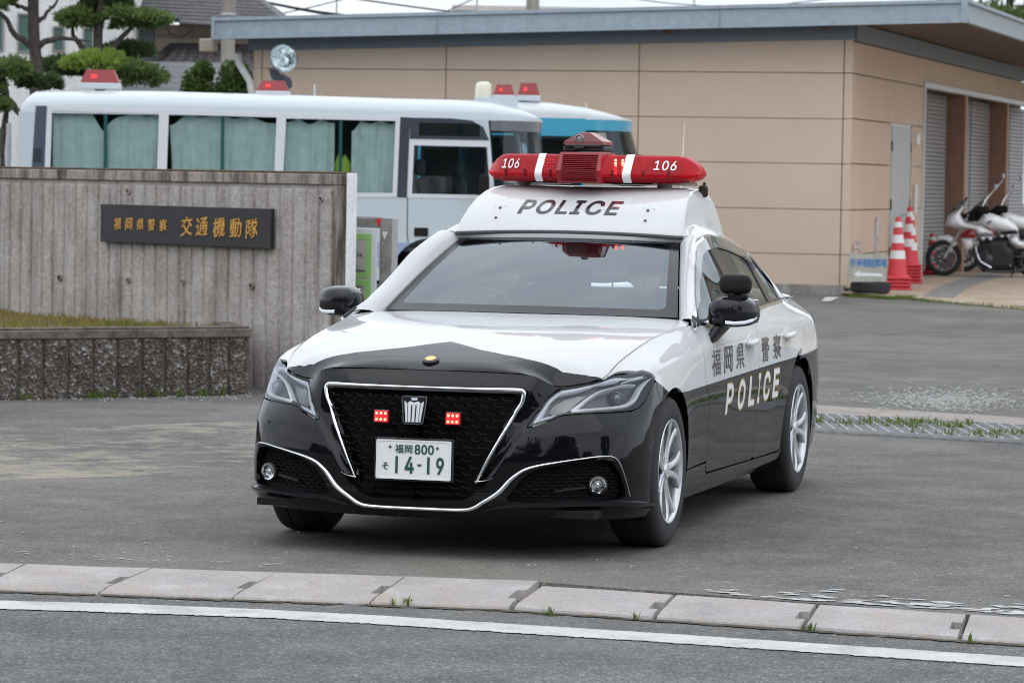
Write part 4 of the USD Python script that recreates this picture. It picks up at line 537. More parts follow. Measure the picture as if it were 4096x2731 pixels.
def on_plate(name, g, mt='plate_green', h=.0045): put(pl, name, MB().tm(prism(g, h), M), mt, False)
big = lambda s, w: affinity.scale(text_shape(s, 'L', .070, gap=0), w, 1, origin=(0,0))
bar = lambda x: sbox(x-.0055, -.058, x+.0055, .014)
# four big figures, a dash, the place name and class number, the small sign at the left
def fig(ch, x, w=.034):
    g = glyph('L'+ch); b = g.bounds
    return affinity.translate(affinity.scale(affinity.translate(g, -(b[0]+b[2])/2, -b[1]), w/(b[2]-b[0]), .072/(b[3]-b[1]), origin=(0,0)), x, -.058)
on_plate('plate_lettering', shapely.union_all([bar(-.074), fig('4', -.018, .040), sbox(.018,-.026,.035,-.017), bar(.066), fig('9', .117, .034)]))
on_plate('plate_lettering', shapely.union_all([affinity.translate(text_shape('福岡', 'B', .036, adv=.041), -.084, .030), affinity.translate(affinity.scale(text_shape('800', 'L', .037, gap=.004), .9, 1, origin=(0,0)), .004, .026)]), 'plate_green')
on_plate('plate_lettering', affinity.translate(text_shape('そ', 'B', .033, adv=.036), -.142, -.042), 'plate_green')
for s in (-1, 1): put(pl, 'plate_screw', MB().tm(lathe([(.0055,0),(.0055,.004),(.003,.006),(0,.006)], 14), M @ T((s*.104,.052,.0024))), 'steel_dark')

# headlights
for s in (1, -1):
    hl = group(car, 'headlight')
    put_panel(hl, 'lens', panel(HL, .02, off=.001, flange=.01), 'lens_clear', (s,))
    put_panel(hl, 'housing', panel(HL.buffer(-.001), .03, off=-.05, flange=-.049), 'lamp_inner', (s,))
    rim = HL.difference(HL.buffer(-.007)); put_panel(hl, 'lamp_rim', panel(rim, .02, off=-.002, flange=.01), 'black_gloss', (s,))
    def st(path, w, mt, nm, base=-.02, h=.012, nn=30):
        r = ribbon(path, w, h, nn, base=base); put(hl, nm, r if s > 0 else mirror(r), mt, 40)
    # light guides: outer silvery L along the top and inner edges, bright Z shaped strip inside
    st([(.500,.418),(.545,.487),(.592,.597),(.632,.676),(.70,.69),(.80,.672),(.90,.625),(1.02,.608)], [.030,.024,.022,.020,.018,.014,.010,.006], 'lamp_silver', 'light_guide', -.016)
    st([(.492,.410),(.55,.432),(.60,.452)], [.02,.026,.008], 'lamp_silver', 'light_guide', -.016, nn=10)
    z = [(.955,.575),(.86,.592),(.79,.594),(.75,.568),(.71,.520),(.667,.470)]
    st(z, [.006,.008,.009,.012,.016,.018], 'lamp_white', 'daylight_strip', -.012)
    st([(.667,.470),(.74,.478),(.82,.483),(.905,.490),(.965,.508),(1.015,.556),(1.09,.578)], [.022,.016,.016,.018,.020,.016,.004], 'lamp_white', 'daylight_strip', -.012)
    st([(.86,.612),(.95,.603),(1.08,.59)], [.004,.005,.003], 'chrome', 'chrome_blade', -.014); st([(.84,.627),(.95,.617),(1.05,.604)], [.004,.005,.003], 'chrome', 'chrome_blade', -.014)
    c = skin(.865,.535)*[s,1,1]; nn = skin_normal(.865,.535)*[s,1,1]; d = np.array([.12*s,-1,0.0]); d /= np.linalg.norm(d)
    M = frame_m(c - nn*.034, np.cross([0,0,1], d), [0,0,1])
    put(hl, 'projector', MB().tm(lathe([(.036,-.02),(.035,.012),(.031,.014),(.030,.008),(.026,.018),(.014,.026),(0,.029)], 26), M), 'projector_glass')
    q = np.array([(.60,.545),(.64,.60),(.69,.62),(.735,.61),(.69,.545),(.655,.49),(.60,.465),(.575,.47)])
    put_panel(hl, 'turn_signal_reflector', panel(Polygon(q), .02, off=-.034, flange=0), 'lamp_reflector', (s,))

# hood
_ks = np.linspace(0, SKS[10]-.06, 50); _ed = skin(_ks, np.full(50, .74))
HP = [(0,-.73,.822),(0,-.6,.858),(0,-.437,.893),(0,-.2,.928),(0,.1,.955),(0,.4,.970),(0,.65,.977),(.25,-.7,.822),(.25,-.55,.859),(.25,-.2,.924),(.25,.2,.960),(.25,.6,.976),(.44,-.72,.800),(.512,-.643,.812),(.49,-.4,.872),(.50,0,.934),(.50,.4,.966),(.5,.68,.974),(.60,-.60,.782),(.62,-.35,.838),(.65,0,.910),(.66,.35,.950),(.66,.70,.967)]
_o = np.argsort(_ed[:, 1]); _ey = _ed[_o, 1] + np.arange(len(_o))*1e-6
HXE = PchipInterpolator(_ey, np.maximum.accumulate(np.maximum(_ed[_o, 0], .02))); HZE = PchipInterpolator(_ey, _ed[_o, 2])
HZC = PchipInterpolator([-.82,-.80,-.727,-.58,-.437,-.2,.1,.4,.69,.9], [.775,.787,.8225,.862,.8935,.931,.957,.971,.979,.981])
def HOODZ(p):
    x, y = np.abs(p[:, 0]), np.clip(p[:, 1], _ey[0], .74); pw_ = np.interp(y, [-.7,-.3,.4], [5.0,4.2,3.2]); t = np.clip(x/HXE(y), 0, 1.02)
    zc_, ze_ = HZC(p[:, 1]), HZE(y); return zc_ + (ze_-zc_)*t**pw_
def hood(x, y): x, y = np.broadcast_arrays(np.asarray(x, float), np.asarray(y, float)); return np.stack([x, y, HOODZ(np.stack([x.ravel(), y.ravel()], 1)).reshape(x.shape)], -1)
def hood_n(x, y, e=3e-3):
    n = np.cross(hood(x+e, y)-hood(x-e, y), hood(x, y+e)-hood(x, y-e)); return n/np.linalg.norm(n, axis=-1, keepdims=True)
he = _ed[:, :2]; rear = np.array([(.80,.70),(.755,.775)] + [(x, .66+.14*(x/.712)**2) for x in np.linspace(.70, 0, 16)])
hp = np.vstack([he[he[:, 1] < .62], rear]); hp = np.vstack([hp, hp[::-1]*[-1,1]])
HOOD = Polygon(hp).buffer(0).buffer(-.003)
v, f, n = panel(HOOD, .035, fn=hood, nfn=hood_n)
hd = put(car, 'hood', trimesh.Trimesh(v, f, process=False), 'livery_paint', normals=n)
# gold chrysanthemum-like rosette on a black disc
c = hood(np.array(0.0), np.array(-.727)).reshape(3); nn = hood_n(np.array([0.0]), np.array([-.727]))[0]
M = frame_m(c + nn*.001, (1,0,0), np.cross(nn, (1,0,0)))
eb = put(car, 'hood_emblem', MB().tm(lathe([(.037,-.01),(.037,.006),(.033,.009),(0,.010)], 40), M), 'black_gloss')
pet = shapely.union_all([affinity.rotate(Polygon([(.004,-.0016),(.021,-.0042),(.0245,-.002),(.0245,.002),(.021,.0042),(.004,.0016)]), 360*k/16, origin=(0,0)) for k in range(16)] + [Point(0,0).buffer(.0055)])
put(eb, 'rosette', MB().tm(prism(pet, .003), M @ T((0,0,.009))), 'gold', False)

# greenhouse surface (side glass, pillars)
GP = np.array([(.60,.94,.845),(.77,.985,.80),(1.17,1.22,.70),(1.40,1.304,.655),(1.72,1.344,.645),(2.1,1.328,.645),(2.57,1.263,.65),(2.92,1.148,.67),(3.27,.985,.72),(.8,.958,.836),(1.5,.975,.836),(2.2,.988,.824),(2.65,1.0,.80),(2.95,1.005,.77),(3.3,1.0,.72),(1.5,1.15,.768),(2.0,1.15,.757),(2.5,1.13,.732),(1.0,.985,.826)])
GX = RBFInterpolator(GP[:, :2], GP[:, 2], smoothing=1e-4)
def gh(y, z): y, z = np.broadcast_arrays(np.asarray(y, float), np.asarray(z, float)); return np.stack([GX(np.stack([y.ravel(), z.ravel()], 1)).reshape(y.shape), y, z], -1)
def gh_n(y, z, e=3e-3):
    n = np.cross(gh(y+e, z)-gh(y-e, z), gh(y, z+e)-gh(y, z-e)); return n/np.linalg.norm(n, axis=-1, keepdims=True)
top_line = [(.66,.952),(.786,.993),(1.029,1.131),(1.165,1.218),(1.33,1.282),(1.439,1.313),(1.593,1.336),(1.743,1.343),(1.949,1.332),(2.109,1.311),(2.316,1.287),(2.534,1.259),(2.741,1.217),(2.923,1.149),(3.03,1.08),(3.198,1.010),(3.25,.985)]
bot_line = [(3.25,.975),(2.9,.985),(2.544,.982),(2.183,.974),(1.5,.965),(.915,.948),(.66,.938)]
DLO = Polygon(top_line + bot_line).buffer(0)
glass_in = DLO.buffer(-.012)
bpil = Polygon([(1.62,1.36),(1.80,1.36),(1.655,.93),(1.50,.93)]); cpil = Polygon([(2.47,1.30),(2.57,1.30),(2.56,.93),(2.44,.93)])
visor = glass_in.difference(affinity.translate(Polygon([(.6,.8),(.70,.965),(.959,1.045),(1.10,1.13),(1.235,1.194),(1.376,1.246),(1.503,1.268),(1.656,1.280),(1.789,1.284),(2.026,1.263),(2.373,1.226),(2.50,1.19),(2.56,1.10),(3.3,.9),(2,.5)]), 0, 0)).intersection(sbox(.7,1.0,2.52,1.4))
for s in (1, -1):
    for w in polys(glass_in.difference(bpil).difference(cpil)): put_panel(car, 'side_window', panel(w, .04, off=-.004, flange=0, fn=gh, nfn=gh_n), 'side_glass', (s,))
    put_panel(car, 'window_trim', panel(DLO.difference(DLO.buffer(-.013)), .03, off=.004, flange=.012, fn=gh, nfn=gh_n), 'chrome', (s,))
    put_panel(car, 'window_rubber', panel(DLO.buffer(-.012).difference(DLO.buffer(-.024)), .03, off=.001, flange=.01, fn=gh, nfn=gh_n), 'black_plastic', (s,))
    put_panel(car, 'window_visor', panel(max(polys(visor), key=lambda g: g.area), .03, off=.012, flange=.012, fn=gh, nfn=gh_n), 'smoked_plastic', (s,))
    put_panel(car, 'middle_pillar', panel(bpil.intersection(glass_in), .03, off=.002, flange=.01, fn=gh, nfn=gh_n), 'black_gloss', (s,))
    put_panel(car, 'rear_pillar', panel(cpil.intersection(glass_in), .03, off=.002, flange=.01, fn=gh, nfn=gh_n), 'black_gloss', (s,))

# windscreen
def wsf(t, u):
    t, u = np.broadcast_arrays(np.asarray(t, float), np.asarray(u, float))
    B_ = np.stack([.712*t, .69+.14*t**2, .980-.008*t**2], -1); T_ = np.stack([.552*t, 1.447+.075*t**2, 1.318-.012*t**2], -1)
    p = B_ + (T_-B_)*u[..., None]; bl = (.013*np.sin(np.pi*np.clip(u, 0, 1)))[..., None]
    return p + bl*np.array([0,-.42,.9])
def ws_n(t, u, e=3e-3):
    n = np.cross(wsf(t+e, u)-wsf(t-e, u), wsf(t, u+e)-wsf(t, u-e)); return n/np.linalg.norm(n, axis=-1, keepdims=True)
W0 = sbox(-1,0,1,1)
hole = affinity.scale(sbox(-.925,.085,.925,.985).buffer(-.05), 1, 1).buffer(.05)
v, f, n = panel(hole.buffer(.01), .06, fn=wsf, nfn=ws_n, flange=0); put(car, 'windscreen', trimesh.Trimesh(v, f, process=False), 'windscreen_glass', normals=n)
v, f, n = panel(W0.difference(hole), .05, off=.001, fn=wsf, nfn=ws_n, flange=0); put(car, 'windscreen_border', trimesh.Trimesh(v, f, process=False), 'black_gloss', normals=n)
# windscreen pillars and roof
for s in (1, -1):
    q = np.linspace(-.06, 1.0, 26); a = wsf(np.full(26, 1.012), q); an = ws_n(np.full(26, 1.0), q)
    top = pline([(.60,.930),(.66,.955),(.786,.997),(1.029,1.135),(1.165,1.222),(1.33,1.287),(1.47,1.322)], 26); b = gh(top[:, 0], top[:, 1]); bn = gh_n(top[:, 0], top[:, 1])
    rows = [a - an*.03, a + an*.004] + [a*(1-k) + b*k + (an*(1-k)+bn*k)*(.012+.03*math.sin(math.pi*k)) for k in (.2,.4,.6,.8)] + [b + bn*.006, b - bn*.01]
    m = loft(np.stack(rows, 1)*[1,1,1], closed=False); put(car, 'windscreen_pillar', m if s > 0 else mirror(m), 'white_paint', 50)
rail = pline([(1.40,1.310),(1.593,1.340),(1.743,1.347),(1.949,1.336),(2.109,1.315),(2.316,1.291),(2.534,1.263),(2.741,1.221),(2.923,1.153),(3.03,1.084),(3.198,1.014),(3.33,.99)], 44)
rb = gh(rail[:, 0], rail[:, 1])
re_ = rb + np.stack([-.030+0*rail[:, 0], 0*rail[:, 0], .024*np.clip((rail[:, 0]-1.36)/.25, .15, 1)], 1)
fx = np.linspace(0, .53, 9); fe = np.stack([fx, 1.449+.075*(fx/.552)**2, 1.337-.014*(fx/.552)**2], 1)
cr_ = np.array([(0,1.8,1.395),(0,2.2,1.415),(0,2.6,1.385),(0,3.0,1.27),(0,3.3,1.10),(.3,1.8,1.388),(.3,2.2,1.405),(.3,2.6,1.372),(.3,3.0,1.25),(.3,3.28,1.09)])
rx = np.vstack([re_[1:], rb[1:], fe, cr_]); rx = np.vstack([rx, rx*[-1,1,1]]); rx = rx[np.unique(np.round(rx[:, :2], 3), axis=0, return_index=True)[1]]
ROOFZ = RBFInterpolator(rx[:, :2], rx[:, 2], kernel='thin_plate_spline', smoothing=1e-5)
def roof_s(x, y): x, y = np.broadcast_arrays(np.asarray(x, float), np.asarray(y, float)); return np.stack([x, y, ROOFZ(np.stack([x.ravel(), y.ravel()], 1)).reshape(x.shape)], -1)
def roof_n(x, y, e=3e-3): n = np.cross(roof_s(x+e, y)-roof_s(x-e, y), roof_s(x, y+e)-roof_s(x, y-e)); return n/np.linalg.norm(n, axis=-1, keepdims=True)
rp = np.vstack([fe[:, :2], rb[2:, :2]]); rp = np.vstack([rp, rp[::-1]*[-1,1]])
v, f, n = panel(Polygon(rp).buffer(0), .05, fn=roof_s, nfn=roof_n, flange=.024)
put(car, 'roof', trimesh.Trimesh(v, f, process=False), 'white_paint', normals=n)
for s in (1, -1):   # outer cant rail and rear pillar skin between the window line and the roof edge
    r2 = pline([(2.90,1.165),(3.03,1.088),(3.198,1.018),(3.33,.992),(3.5,.99)], 16); a = gh(r2[:, 0], r2[:, 1]); 
    b = skin(np.interp(r2[:, 0], [2.65,2.95,3.3,3.6], SKS[13:17]), np.full(16, .74))
    m = loft(np.stack([a+[.004,0,.01], a*.5+b*.5+[.012,0,.0], b], 1), closed=False); put(car, 'rear_pillar_skin', m if s > 0 else mirror(m), 'white_paint', 60)
tx = np.linspace(-1, 1, 13); td = []
for y, w, z in ((3.28,.74,1.005),(3.36,.73,1.055),(3.6,.69,1.06),(3.8,.63,1.035),(3.88,.56,1.0)): td.append(np.stack([tx*w, np.full(13, y)-.05*tx**2*(y > 3.7), z - .06*np.abs(tx)**3], 1))
put(car, 'trunk_lid', loft(td, closed=False), 'white_paint', 60)
# cabin
put(car, 'cabin_floor', MB().box((0,1.6,.28), (1.5,2.9,.05)).box((0,.62,.60), (1.45,.06,.6)).box((0,3.02,.62), (1.35,.05,.70)), 'matt_black')
dsh = [np.array([(x, y0 - .10*(1-(x/.7)**2), z) for x in np.linspace(-.70, .70, 15)]) for y0, z in ((.72,.955),(.95,.965),(1.12,.955),(1.20,.90),(1.16,.70))]
put(car, 'dashboard', loft(np.stack(dsh), closed=False), 'dash', 60)
def seat(x, y, w=.50, back=.60, tilt=.28):
    st_ = group(car, 'seat')
    put(st_, 'cushion', rbox((w,.52,.16), .06).translate([x, y, .44]), 'seat_cloth')
    put(st_, 'seat_back', MB().tm(rbox((w-.02,.14,back), .06), T((x, y+.30+back/2*math.sin(tilt), .48+back/2*math.cos(tilt)), rx=-tilt)), 'seat_cloth')
    put(st_, 'headrest', MB().tm(rbox((.27,.10,.19), .045), T((x, y+.33+(back+.12)*math.sin(tilt), .50+(back+.10)*math.cos(tilt)), rx=-tilt)), 'seat_cloth')
seat(-.36, 1.48); seat(.36, 1.48)
rs = group(car, 'seat'); put(rs, 'cushion', rbox((1.30,.50,.18), .07).translate([0, 2.45, .45]), 'seat_cloth'); put(rs, 'seat_back', MB().tm(rbox((1.28,.16,.60), .06), T((0, 2.83, .75), rx=-.35)), 'seat_cloth')
for x in (-.38,.38): put(rs, 'headrest', MB().tm(rbox((.25,.09,.16), .04), T((x, 2.96, 1.06), rx=-.3)), 'seat_cloth')
stw = group(car, 'steering_wheel'); a = np.linspace(0, 2*np.pi, 37)[:-1]; M = T((-.36,1.20,.90), rx=-.45+math.pi/2)
ring = np.stack([.185*np.cos(a), .185*np.sin(a), 0*a], 1)
rv = np.stack([[p + .014*(math.cos(b)*p/np.linalg.norm(p) + math.sin(b)*np.array([0,0,1])) for b in np.linspace(0, 2*np.pi, 9)[:-1]] for p in np.vstack([ring, ring[:1]])])
put(stw, 'wheel_rim', MB().tm(loft(rv), M), 'black_plastic'); put(stw, 'wheel_hub', MB().tm(rbox((.19,.13,.06), .025), M).tm(rbox((.34,.03,.02), .009), M), 'black_plastic')
sc = wsf(np.array(-.02), np.array(.90)).reshape(3)
put(car, 'driving_camera', MB().tm(rbox((.26,.16,.05), .02), T(sc + [0,.05,-.045], rx=.45)), 'black_plastic')
put(car, 'rear_view_mirror', MB().tm(rbox((.24,.03,.065), .014), T(sc + [0,.16,-.09])), 'black_plastic')
m = MB().tm(rbox((.05,.035,.07), .012), T((.26,1.42,1.235))).tube([(.26,1.43,1.26),(.265,1.36,1.10),(.27,1.25,.99)], .004, 6); put(car, 'dash_recorder', m, 'black_plastic')
for x, y, sx in ((.26,1.10,.22),): put(car, 'dash_screen', MB().tm(rbox((sx,.03,.11), .012), T((x, y, 1.00), rx=.15)), 'black_gloss')

# door lettering and handles (car's left is the side in view; the other side carries the same)
def on_skin_side(shape, y0, z0, up, s, off, tilt_y=0.0):
    """A flat shape (x along the car rearwards, y up) wrapped on the flank at (y0, z0)."""
    V, F, k = [], [], 0
    for g in polys(shape):
        p, t, _ = tri2d(g, .05); yz = np.stack([y0 + p[:, 0]*s, z0 + p[:, 1]], 1)
        q = ssv(yz); x = skin(q[:, 0], q[:, 1]) + skin_normal(q[:, 0], q[:, 1])*off
        V.append(x); F.append(t[:, ::s] + k); k += len(x)
    return np.vstack(V), np.vstack(F)
for s, dr in ((1, 0), (-1, 1)):
    y_pos = [1.11, 1.372, 1.625, 1.835, 1.965, 2.20]; w_pos = [.150,.160,.140,.048,.155,.138]           # P O L I C E
    for ch, yy, w in zip('POLICE', y_pos if s > 0 else y_pos[::-1], w_pos):
        g = glyph('L'+ch); b = g.bounds
        g = affinity.scale(affinity.translate(g, -b[0], -b[1]), w/(b[2]-b[0]), .143/(b[3]-b[1]), origin=(0,0))
        par = fd[dr] if yy < 1.80 else rd[dr]
        zz = .513 + (yy-1.085)*.016
        for shp, mt, off in ((g.buffer(.0065, join_style=2), 'gold_letter', .0010), (g, 'white_letter', .0020)):
            v, f = on_skin_side(shp, yy if s > 0 else yy + w, zz, 1, s, off)
            v = v*[s,1,1]; put(par, 'door_lettering', trimesh.Trimesh(v, f if s > 0 else f, process=False), mt, False)
    for ch, yy in zip('福岡県警察', [.775, 1.04, 1.31, 1.90, 2.185] if s > 0 else [.775, 1.04, 1.31, 1.90, 2.185][::-1]):
        g = glyph('B'+ch); b = g.bounds; g = affinity.scale(affinity.translate(g, -b[0], -b[1]), .185/(b[2]-b[0]), .124/(b[3]-b[1]), origin=(0,0))
        v, f = on_skin_side(g, yy if s > 0 else yy+.185, .708+(yy-.845)*.012, 1, s, .0014); par = fd[dr] if yy < 1.80 else rd[dr]
        put(par, 'door_lettering', trimesh.Trimesh(v*[s,1,1], f, process=False), 'black_letter', False)
    for y, par in ((1.62, fd[dr]), (2.52, rd[dr])):
        sv_ = ssv([(y, .832)])[0]; c = skin(*sv_); nn = skin_normal(*sv_)
        h = m3.Manifold.batch_hull([m3.Manifold.sphere(r, 14).scale([1.0,1.2,.85]).translate(list(c + np.array([o, dy, dz]))) for dy, dz, o, r in ((-.095,-.004,.022,.017),(.085,.004,.018,.016),(0,0,.030,.016))])
        put(par, 'door_handle', (MB().tm(h) if s > 0 else MB().tm(mirror(MB().tm(h).mesh()))), 'white_paint', 50)
        h2 = MB().tm(lathe([(.0,.002),(.034,.0015),(.037,-.006)], 20), frame_m(c - nn*.0, np.cross([0,0,1], nn), [0,0,1]) @ T((.0,0,.002)))
        put(par, 'handle_cup', h2 if s > 0 else mirror(h2.mesh()), 'white_paint', 50)
# door mirrors
for s in (1, -1):
    mr = group(car, 'door_mirror')
    prof = []
    for x, y0, y1, z0, z1 in ((.862,.81,.97,.945,1.045),(.895,.785,1.01,.935,1.072),(.94,.775,1.03,.932,1.078),(.99,.795,1.03,.934,1.077),(1.035,.835,1.03,.942,1.066),(1.060,.885,1.02,.957,1.042),(1.068,.93,.99,.975,1.02)):
        a = np.linspace(0, 2*np.pi, 25)[:-1]; cy, cz = (y0+y1)/2, (z0+z1)/2; ry, rz = (y1-y0)/2, (z1-z0)/2
        ca, sa = np.cos(a), np.sin(a); e = .62
        prof.append(np.stack([np.full(24, x)+.02*(sa < -.2)*0, cy+ry*np.sign(ca)*np.abs(ca)**e, cz+rz*np.sign(sa)*np.abs(sa)**e], 1))
    m = loft(prof, cap=True); put(mr, 'mirror_shell', m if s > 0 else mirror(m), 'black_gloss', 45)
    m = MB().tm(hull_spheres([((.865,.80,.865),.018),((.865,.90,.868),.018),((.905,.84,.945),.02),((.93,.92,.945),.02)])).mesh(); put(mr, 'mirror_foot', m if s > 0 else mirror(m), 'black_gloss', 45)
    pth = np.array([(.945,.786,.958),(.985,.797,.955),(1.025,.828,.957),(1.053,.878,.967),(1.064,.93,.98)])
    m = loft(np.stack([pth+[.002,-.003,-.007],pth+[.004,-.008,0],pth+[.002,-.003,.009]], 1), closed=False); put(mr, 'side_signal', m if s > 0 else mirror(m), 'lamp_silver', 60)
    m = MB().box((.975,1.03,1.005), (.15,.008,.11), ch=.002).mesh(); put(mr, 'mirror_glass', m if s > 0 else mirror(m), 'reflector')
    m = MB().tm(hull_spheres([((.842,.62,.945),.008),((.838,.74,.955),.008),((.815,.70,.985),.006)])).mesh(); put(car, 'window_corner', m if s > 0 else mirror(m), 'black_plastic')
bs = group(car, 'blind_spot_mirror')
put(bs, 'mirror_shell', MB().tm(rbox((.150,.055,.088), .034, 20), T((.975,.87,1.132), rx=-.1)), 'matt_black', 60)
put(bs, 'mirror_stalk', MB().tm(hull_spheres([((.985,.88,1.06),.022),((.985,.88,1.09),.016)])).tm(rbox((.09,.06,.02), .008), T((.985,.88,1.075))), 'matt_black')

# wheels
def spoke_wheel(y, s, steer=0.0):
    w = group(car, 'wheel'); R = .331
    M0 = frame_m((s*.775, y, R), (0, -s, 0) if s > 0 else (0, 1, 0), (0,0,1)) if 0 else (T((s*.778, y, R), rz=(0 if s > 0 else math.pi)+steer) @ T(ry=math.pi/2))
    ty = [(.229,.095),(.232,.107),(.250,.112),(.285,.113),(.305,.107),(.320,.098),(.328,.086),(.331,.07),(.3315,.035),(.327,.034),(.327,.028),(.3315,.027),(.332,.0),(.3315,-.027),(.327,-.028),(.327,-.034),(.3315,-.035),(.331,-.07),(.328,-.086),(.305,-.107),(.285,-.113),(.25,-.112),(.229,-.095)]
    put(w, 'tyre', MB().tm(lathe(ty, 72), M0), 'rubber', 30)
    put(w, 'rim', MB().tm(lathe([(.231,.105),(.229,.110),(.222,.108),(.213,.098),(.208,.07),(.204,-.09),(.225,-.10)], 60), M0), 'alloy', 30)
    sp = MB()
    for k in range(5):
        for d in (-1, 1):
            a0 = 2*math.pi*k/5 + .3; a1 = a0 + d*.165; a2 = a0 + d*.30
            L = []
            for r, a, ww, dz, th in ((.035,a0+d*.30,.020,.083,.030),(.075,a0+d*.20,.0165,.082,.030),(.12,a1,.0150,.086,.026),(.17,a0+d*.20,.0165,.093,.022),(.214,a2-.03,.024,.099,.018)):
                c = np.array([r*math.cos(a), r*math.sin(a), dz]); t = np.array([-math.sin(a), math.cos(a), 0])
                L.append([c - t*ww, c - t*ww*.55 + [0,0,.006], c + t*ww*.55 + [0,0,.006], c + t*ww, c + t*ww*.8 - [0,0,th], c - t*ww*.8 - [0,0,th]])
            sp.tm(loft(L, cap=True), M0)
    put(w, 'spokes', sp, 'alloy', 30)
    put(w, 'hub_cap', MB().tm(lathe([(.058,.05),(.056,.078),(.036,.084),(.034,.092),(.030,.096),(0,.098)], 30), M0), 'alloy', 30)
    for k in range(5):
        a = 2*math.pi*(k+.5)/5 + .3; put(w, 'wheel_nut', MB().tm(lathe([(.010,.06),(.010,.082),(.006,.086),(0,.086)], 8), M0 @ T((.057*math.cos(a), .057*math.sin(a), 0))), 'steel_dark', 30)
    put(w, 'brake_disc', MB().tm(lathe([(.0,.02),(.15,.02),(.15,-.01),(.203,-.012),(.203,-.03)], 36), M0), 'steel_dark', 30)
for y in (0, 2.92):
    for s in (1, -1): spoke_wheel(y, s)
for y in (0, 2.92):
    for s in (1, -1):
        a = np.radians(np.linspace(-30, 210, 30)); L = []
        for x, r in ((.52,.36),(.86,.375)): L.append(np.stack([np.full(30, s*x), y+r*np.cos(a), .325+r*np.sin(a)], 1))
        L.insert(0, np.tile([s*.52, y, .33], (30, 1))); put(car, 'wheel_liner', loft(L, closed=False), 'matt_black')
put(car, 'underbody', MB().box((0,1.5,.20), (1.50,4.6,.03)).box((0,-.52,.25), (.95,.26,.10)).box((0,1.46,.23), (1.66,2.05,.09)), 'matt_black')

# raised box on the roof
def ringo(xh, y0, y1, z, r, bow=.035, zs=None):
    pts = []
    for cx, cy, a0 in ((xh-r, y1-r, 0), (-(xh-r), y1-r, 90), (-(xh-r), y0+r, 180), (xh-r, y0+r, 270)):
        for a in np.radians(np.linspace(a0, a0+90, 7)): pts.append((cx+r*math.cos(a), cy+r*math.sin(a)))
        if a0 == 180: pts += [(x, y0) for x in np.linspace(-(xh-r)*.8, (xh-r)*.8, 9)]
        if a0 == 270: pts += [(xh, y) for y in np.linspace(y0+r+.1, y1-r-.1, 6)]
        if a0 == 90: pts += [(-xh, y) for y in np.linspace(y1-r-.1, y0+r+.1, 6)]
    p = np.array(pts); t = p[:, 0]/xh
    y = p[:, 1] + bow*t**2*(p[:, 1] < (y0+y1)/2); zz = z + (zs(p[:, 0], y) if zs else 0*y)
    return np.stack([p[:, 0], y, zz], 1)
def sag(x, y): return -.016*(x/.56)**2 + .030*np.clip((y-1.5)/.5, 0, 1) - .06*np.clip((y-2.08)/.4, 0, 1)*(x/.56)**2
LV = [(.575,1.466,2.46,1.350,.035),(.574,1.472,2.455,1.366,.035),(.565,1.520,2.43,1.408,.035),(.553,1.590,2.40,1.458,.035),(.538,1.690,2.37,1.506,.035),(.522,1.790,2.34,1.538,.038),(.504,1.860,2.31,1.556,.045),(.476,1.93,2.28,1.567,.06),(.41,2.0,2.24,1.573,.08)]
LR = [ringo(a, b, c_, z, r, zs=(lambda x, y, k=k: sag(x, y)*(1-k/8))) for k, (a, b, c_, z, r) in enumerate(LV)]
rbm = loft(LR, cap=True)
def drape(mesh, pts, d, off):
    d = np.array(d)/np.linalg.norm(d); o_ = pts - d*.5; loc, ir, _ = mesh.ray.intersects_location(o_, np.tile(d, (len(o_), 1)), multiple_hits=False)
    out = pts - d*off; out[ir] = loc - d*off; return out
rbx = put(car, 'roof_box', rbm, 'white_paint', 28)
def ring_seal(L, r): q = np.vstack([L, L[:1]]); q = q[:, :]; return MB().tube(q, r, 8, cap=False)
o = LR[0].copy(); o[:, :2] *= 1.004
put(rbx, 'seal_strip', ring_seal(o + [0,-.003,-.003], .0095), 'seal', 60)
# lettering on the sloping front of the box
def boxface(x, t):
    z = np.interp(t, [0,1], [1.395,1.50]); y = np.interp(z, [1.345,1.362,1.408,1.458,1.506,1.538,1.556], [1.448,1.455,1.520,1.590,1.690,1.790,1.860])
    k = np.interp(z, [l[3] for l in LV], range(9)); xh = np.interp(z, [l[3] for l in LV], [l[0] for l in LV])
    yy = y + .035*(x/xh)**2; return np.stack([x, yy, z + sag(x, yy)*(1-k/8)], -1)
g = text_shape('POLICE', 'L', .11, wide=1.42, gap=.022, shear=.22)
b = g.bounds; g = affinity.scale(affinity.translate(g, -(b[0]+b[2])/2, -b[1]), .515/(b[2]-b[0]), 1, origin=(0,0)); h0 = g.bounds[3]
V, F, k = [], [], 0
for q in polys(g):
    p, t, _ = tri2d(q, .02); t_ = .34 + .62*p[:, 1]/h0
    V.append(drape(rbm, boxface(p[:, 0]-.018, t_), (0,.78,-.62), .0022)); F.append(t + k); k += len(p)
put(rbx, 'roof_lettering', trimesh.Trimesh(np.vstack(V), np.vstack(F), process=False), 'black_letter', False)
for s in (1, -1):
    a, b_ = np.array((s*.367,1.612,1.451)), np.array((s*.384,1.548,1.401)); up = a-b_; ctr = (a+b_)/2
    M = frame_m(ctr + np.array([0,-.004,.004]), (1,.06*s,-.01*s), up)
    put(rbx, 'cover_gasket', MB().tm(prism(sbox(-.018,-.052,.018,.052).buffer(.0145), .0012), M), 'seal', 20)
    pd = put(rbx, 'cover_plate', MB().tm(prism(sbox(-.018,-.052,.018,.052).buffer(.012), .003), M), 'white_paint', 20)
    for dy in (.040,-.040): put(pd, 'cover_screw', MB().tm(lathe([(.0075,0),(.0075,.006),(.004,.008),(0,.008)], 12), M @ T((0,dy,.002))), 'steel_dark')

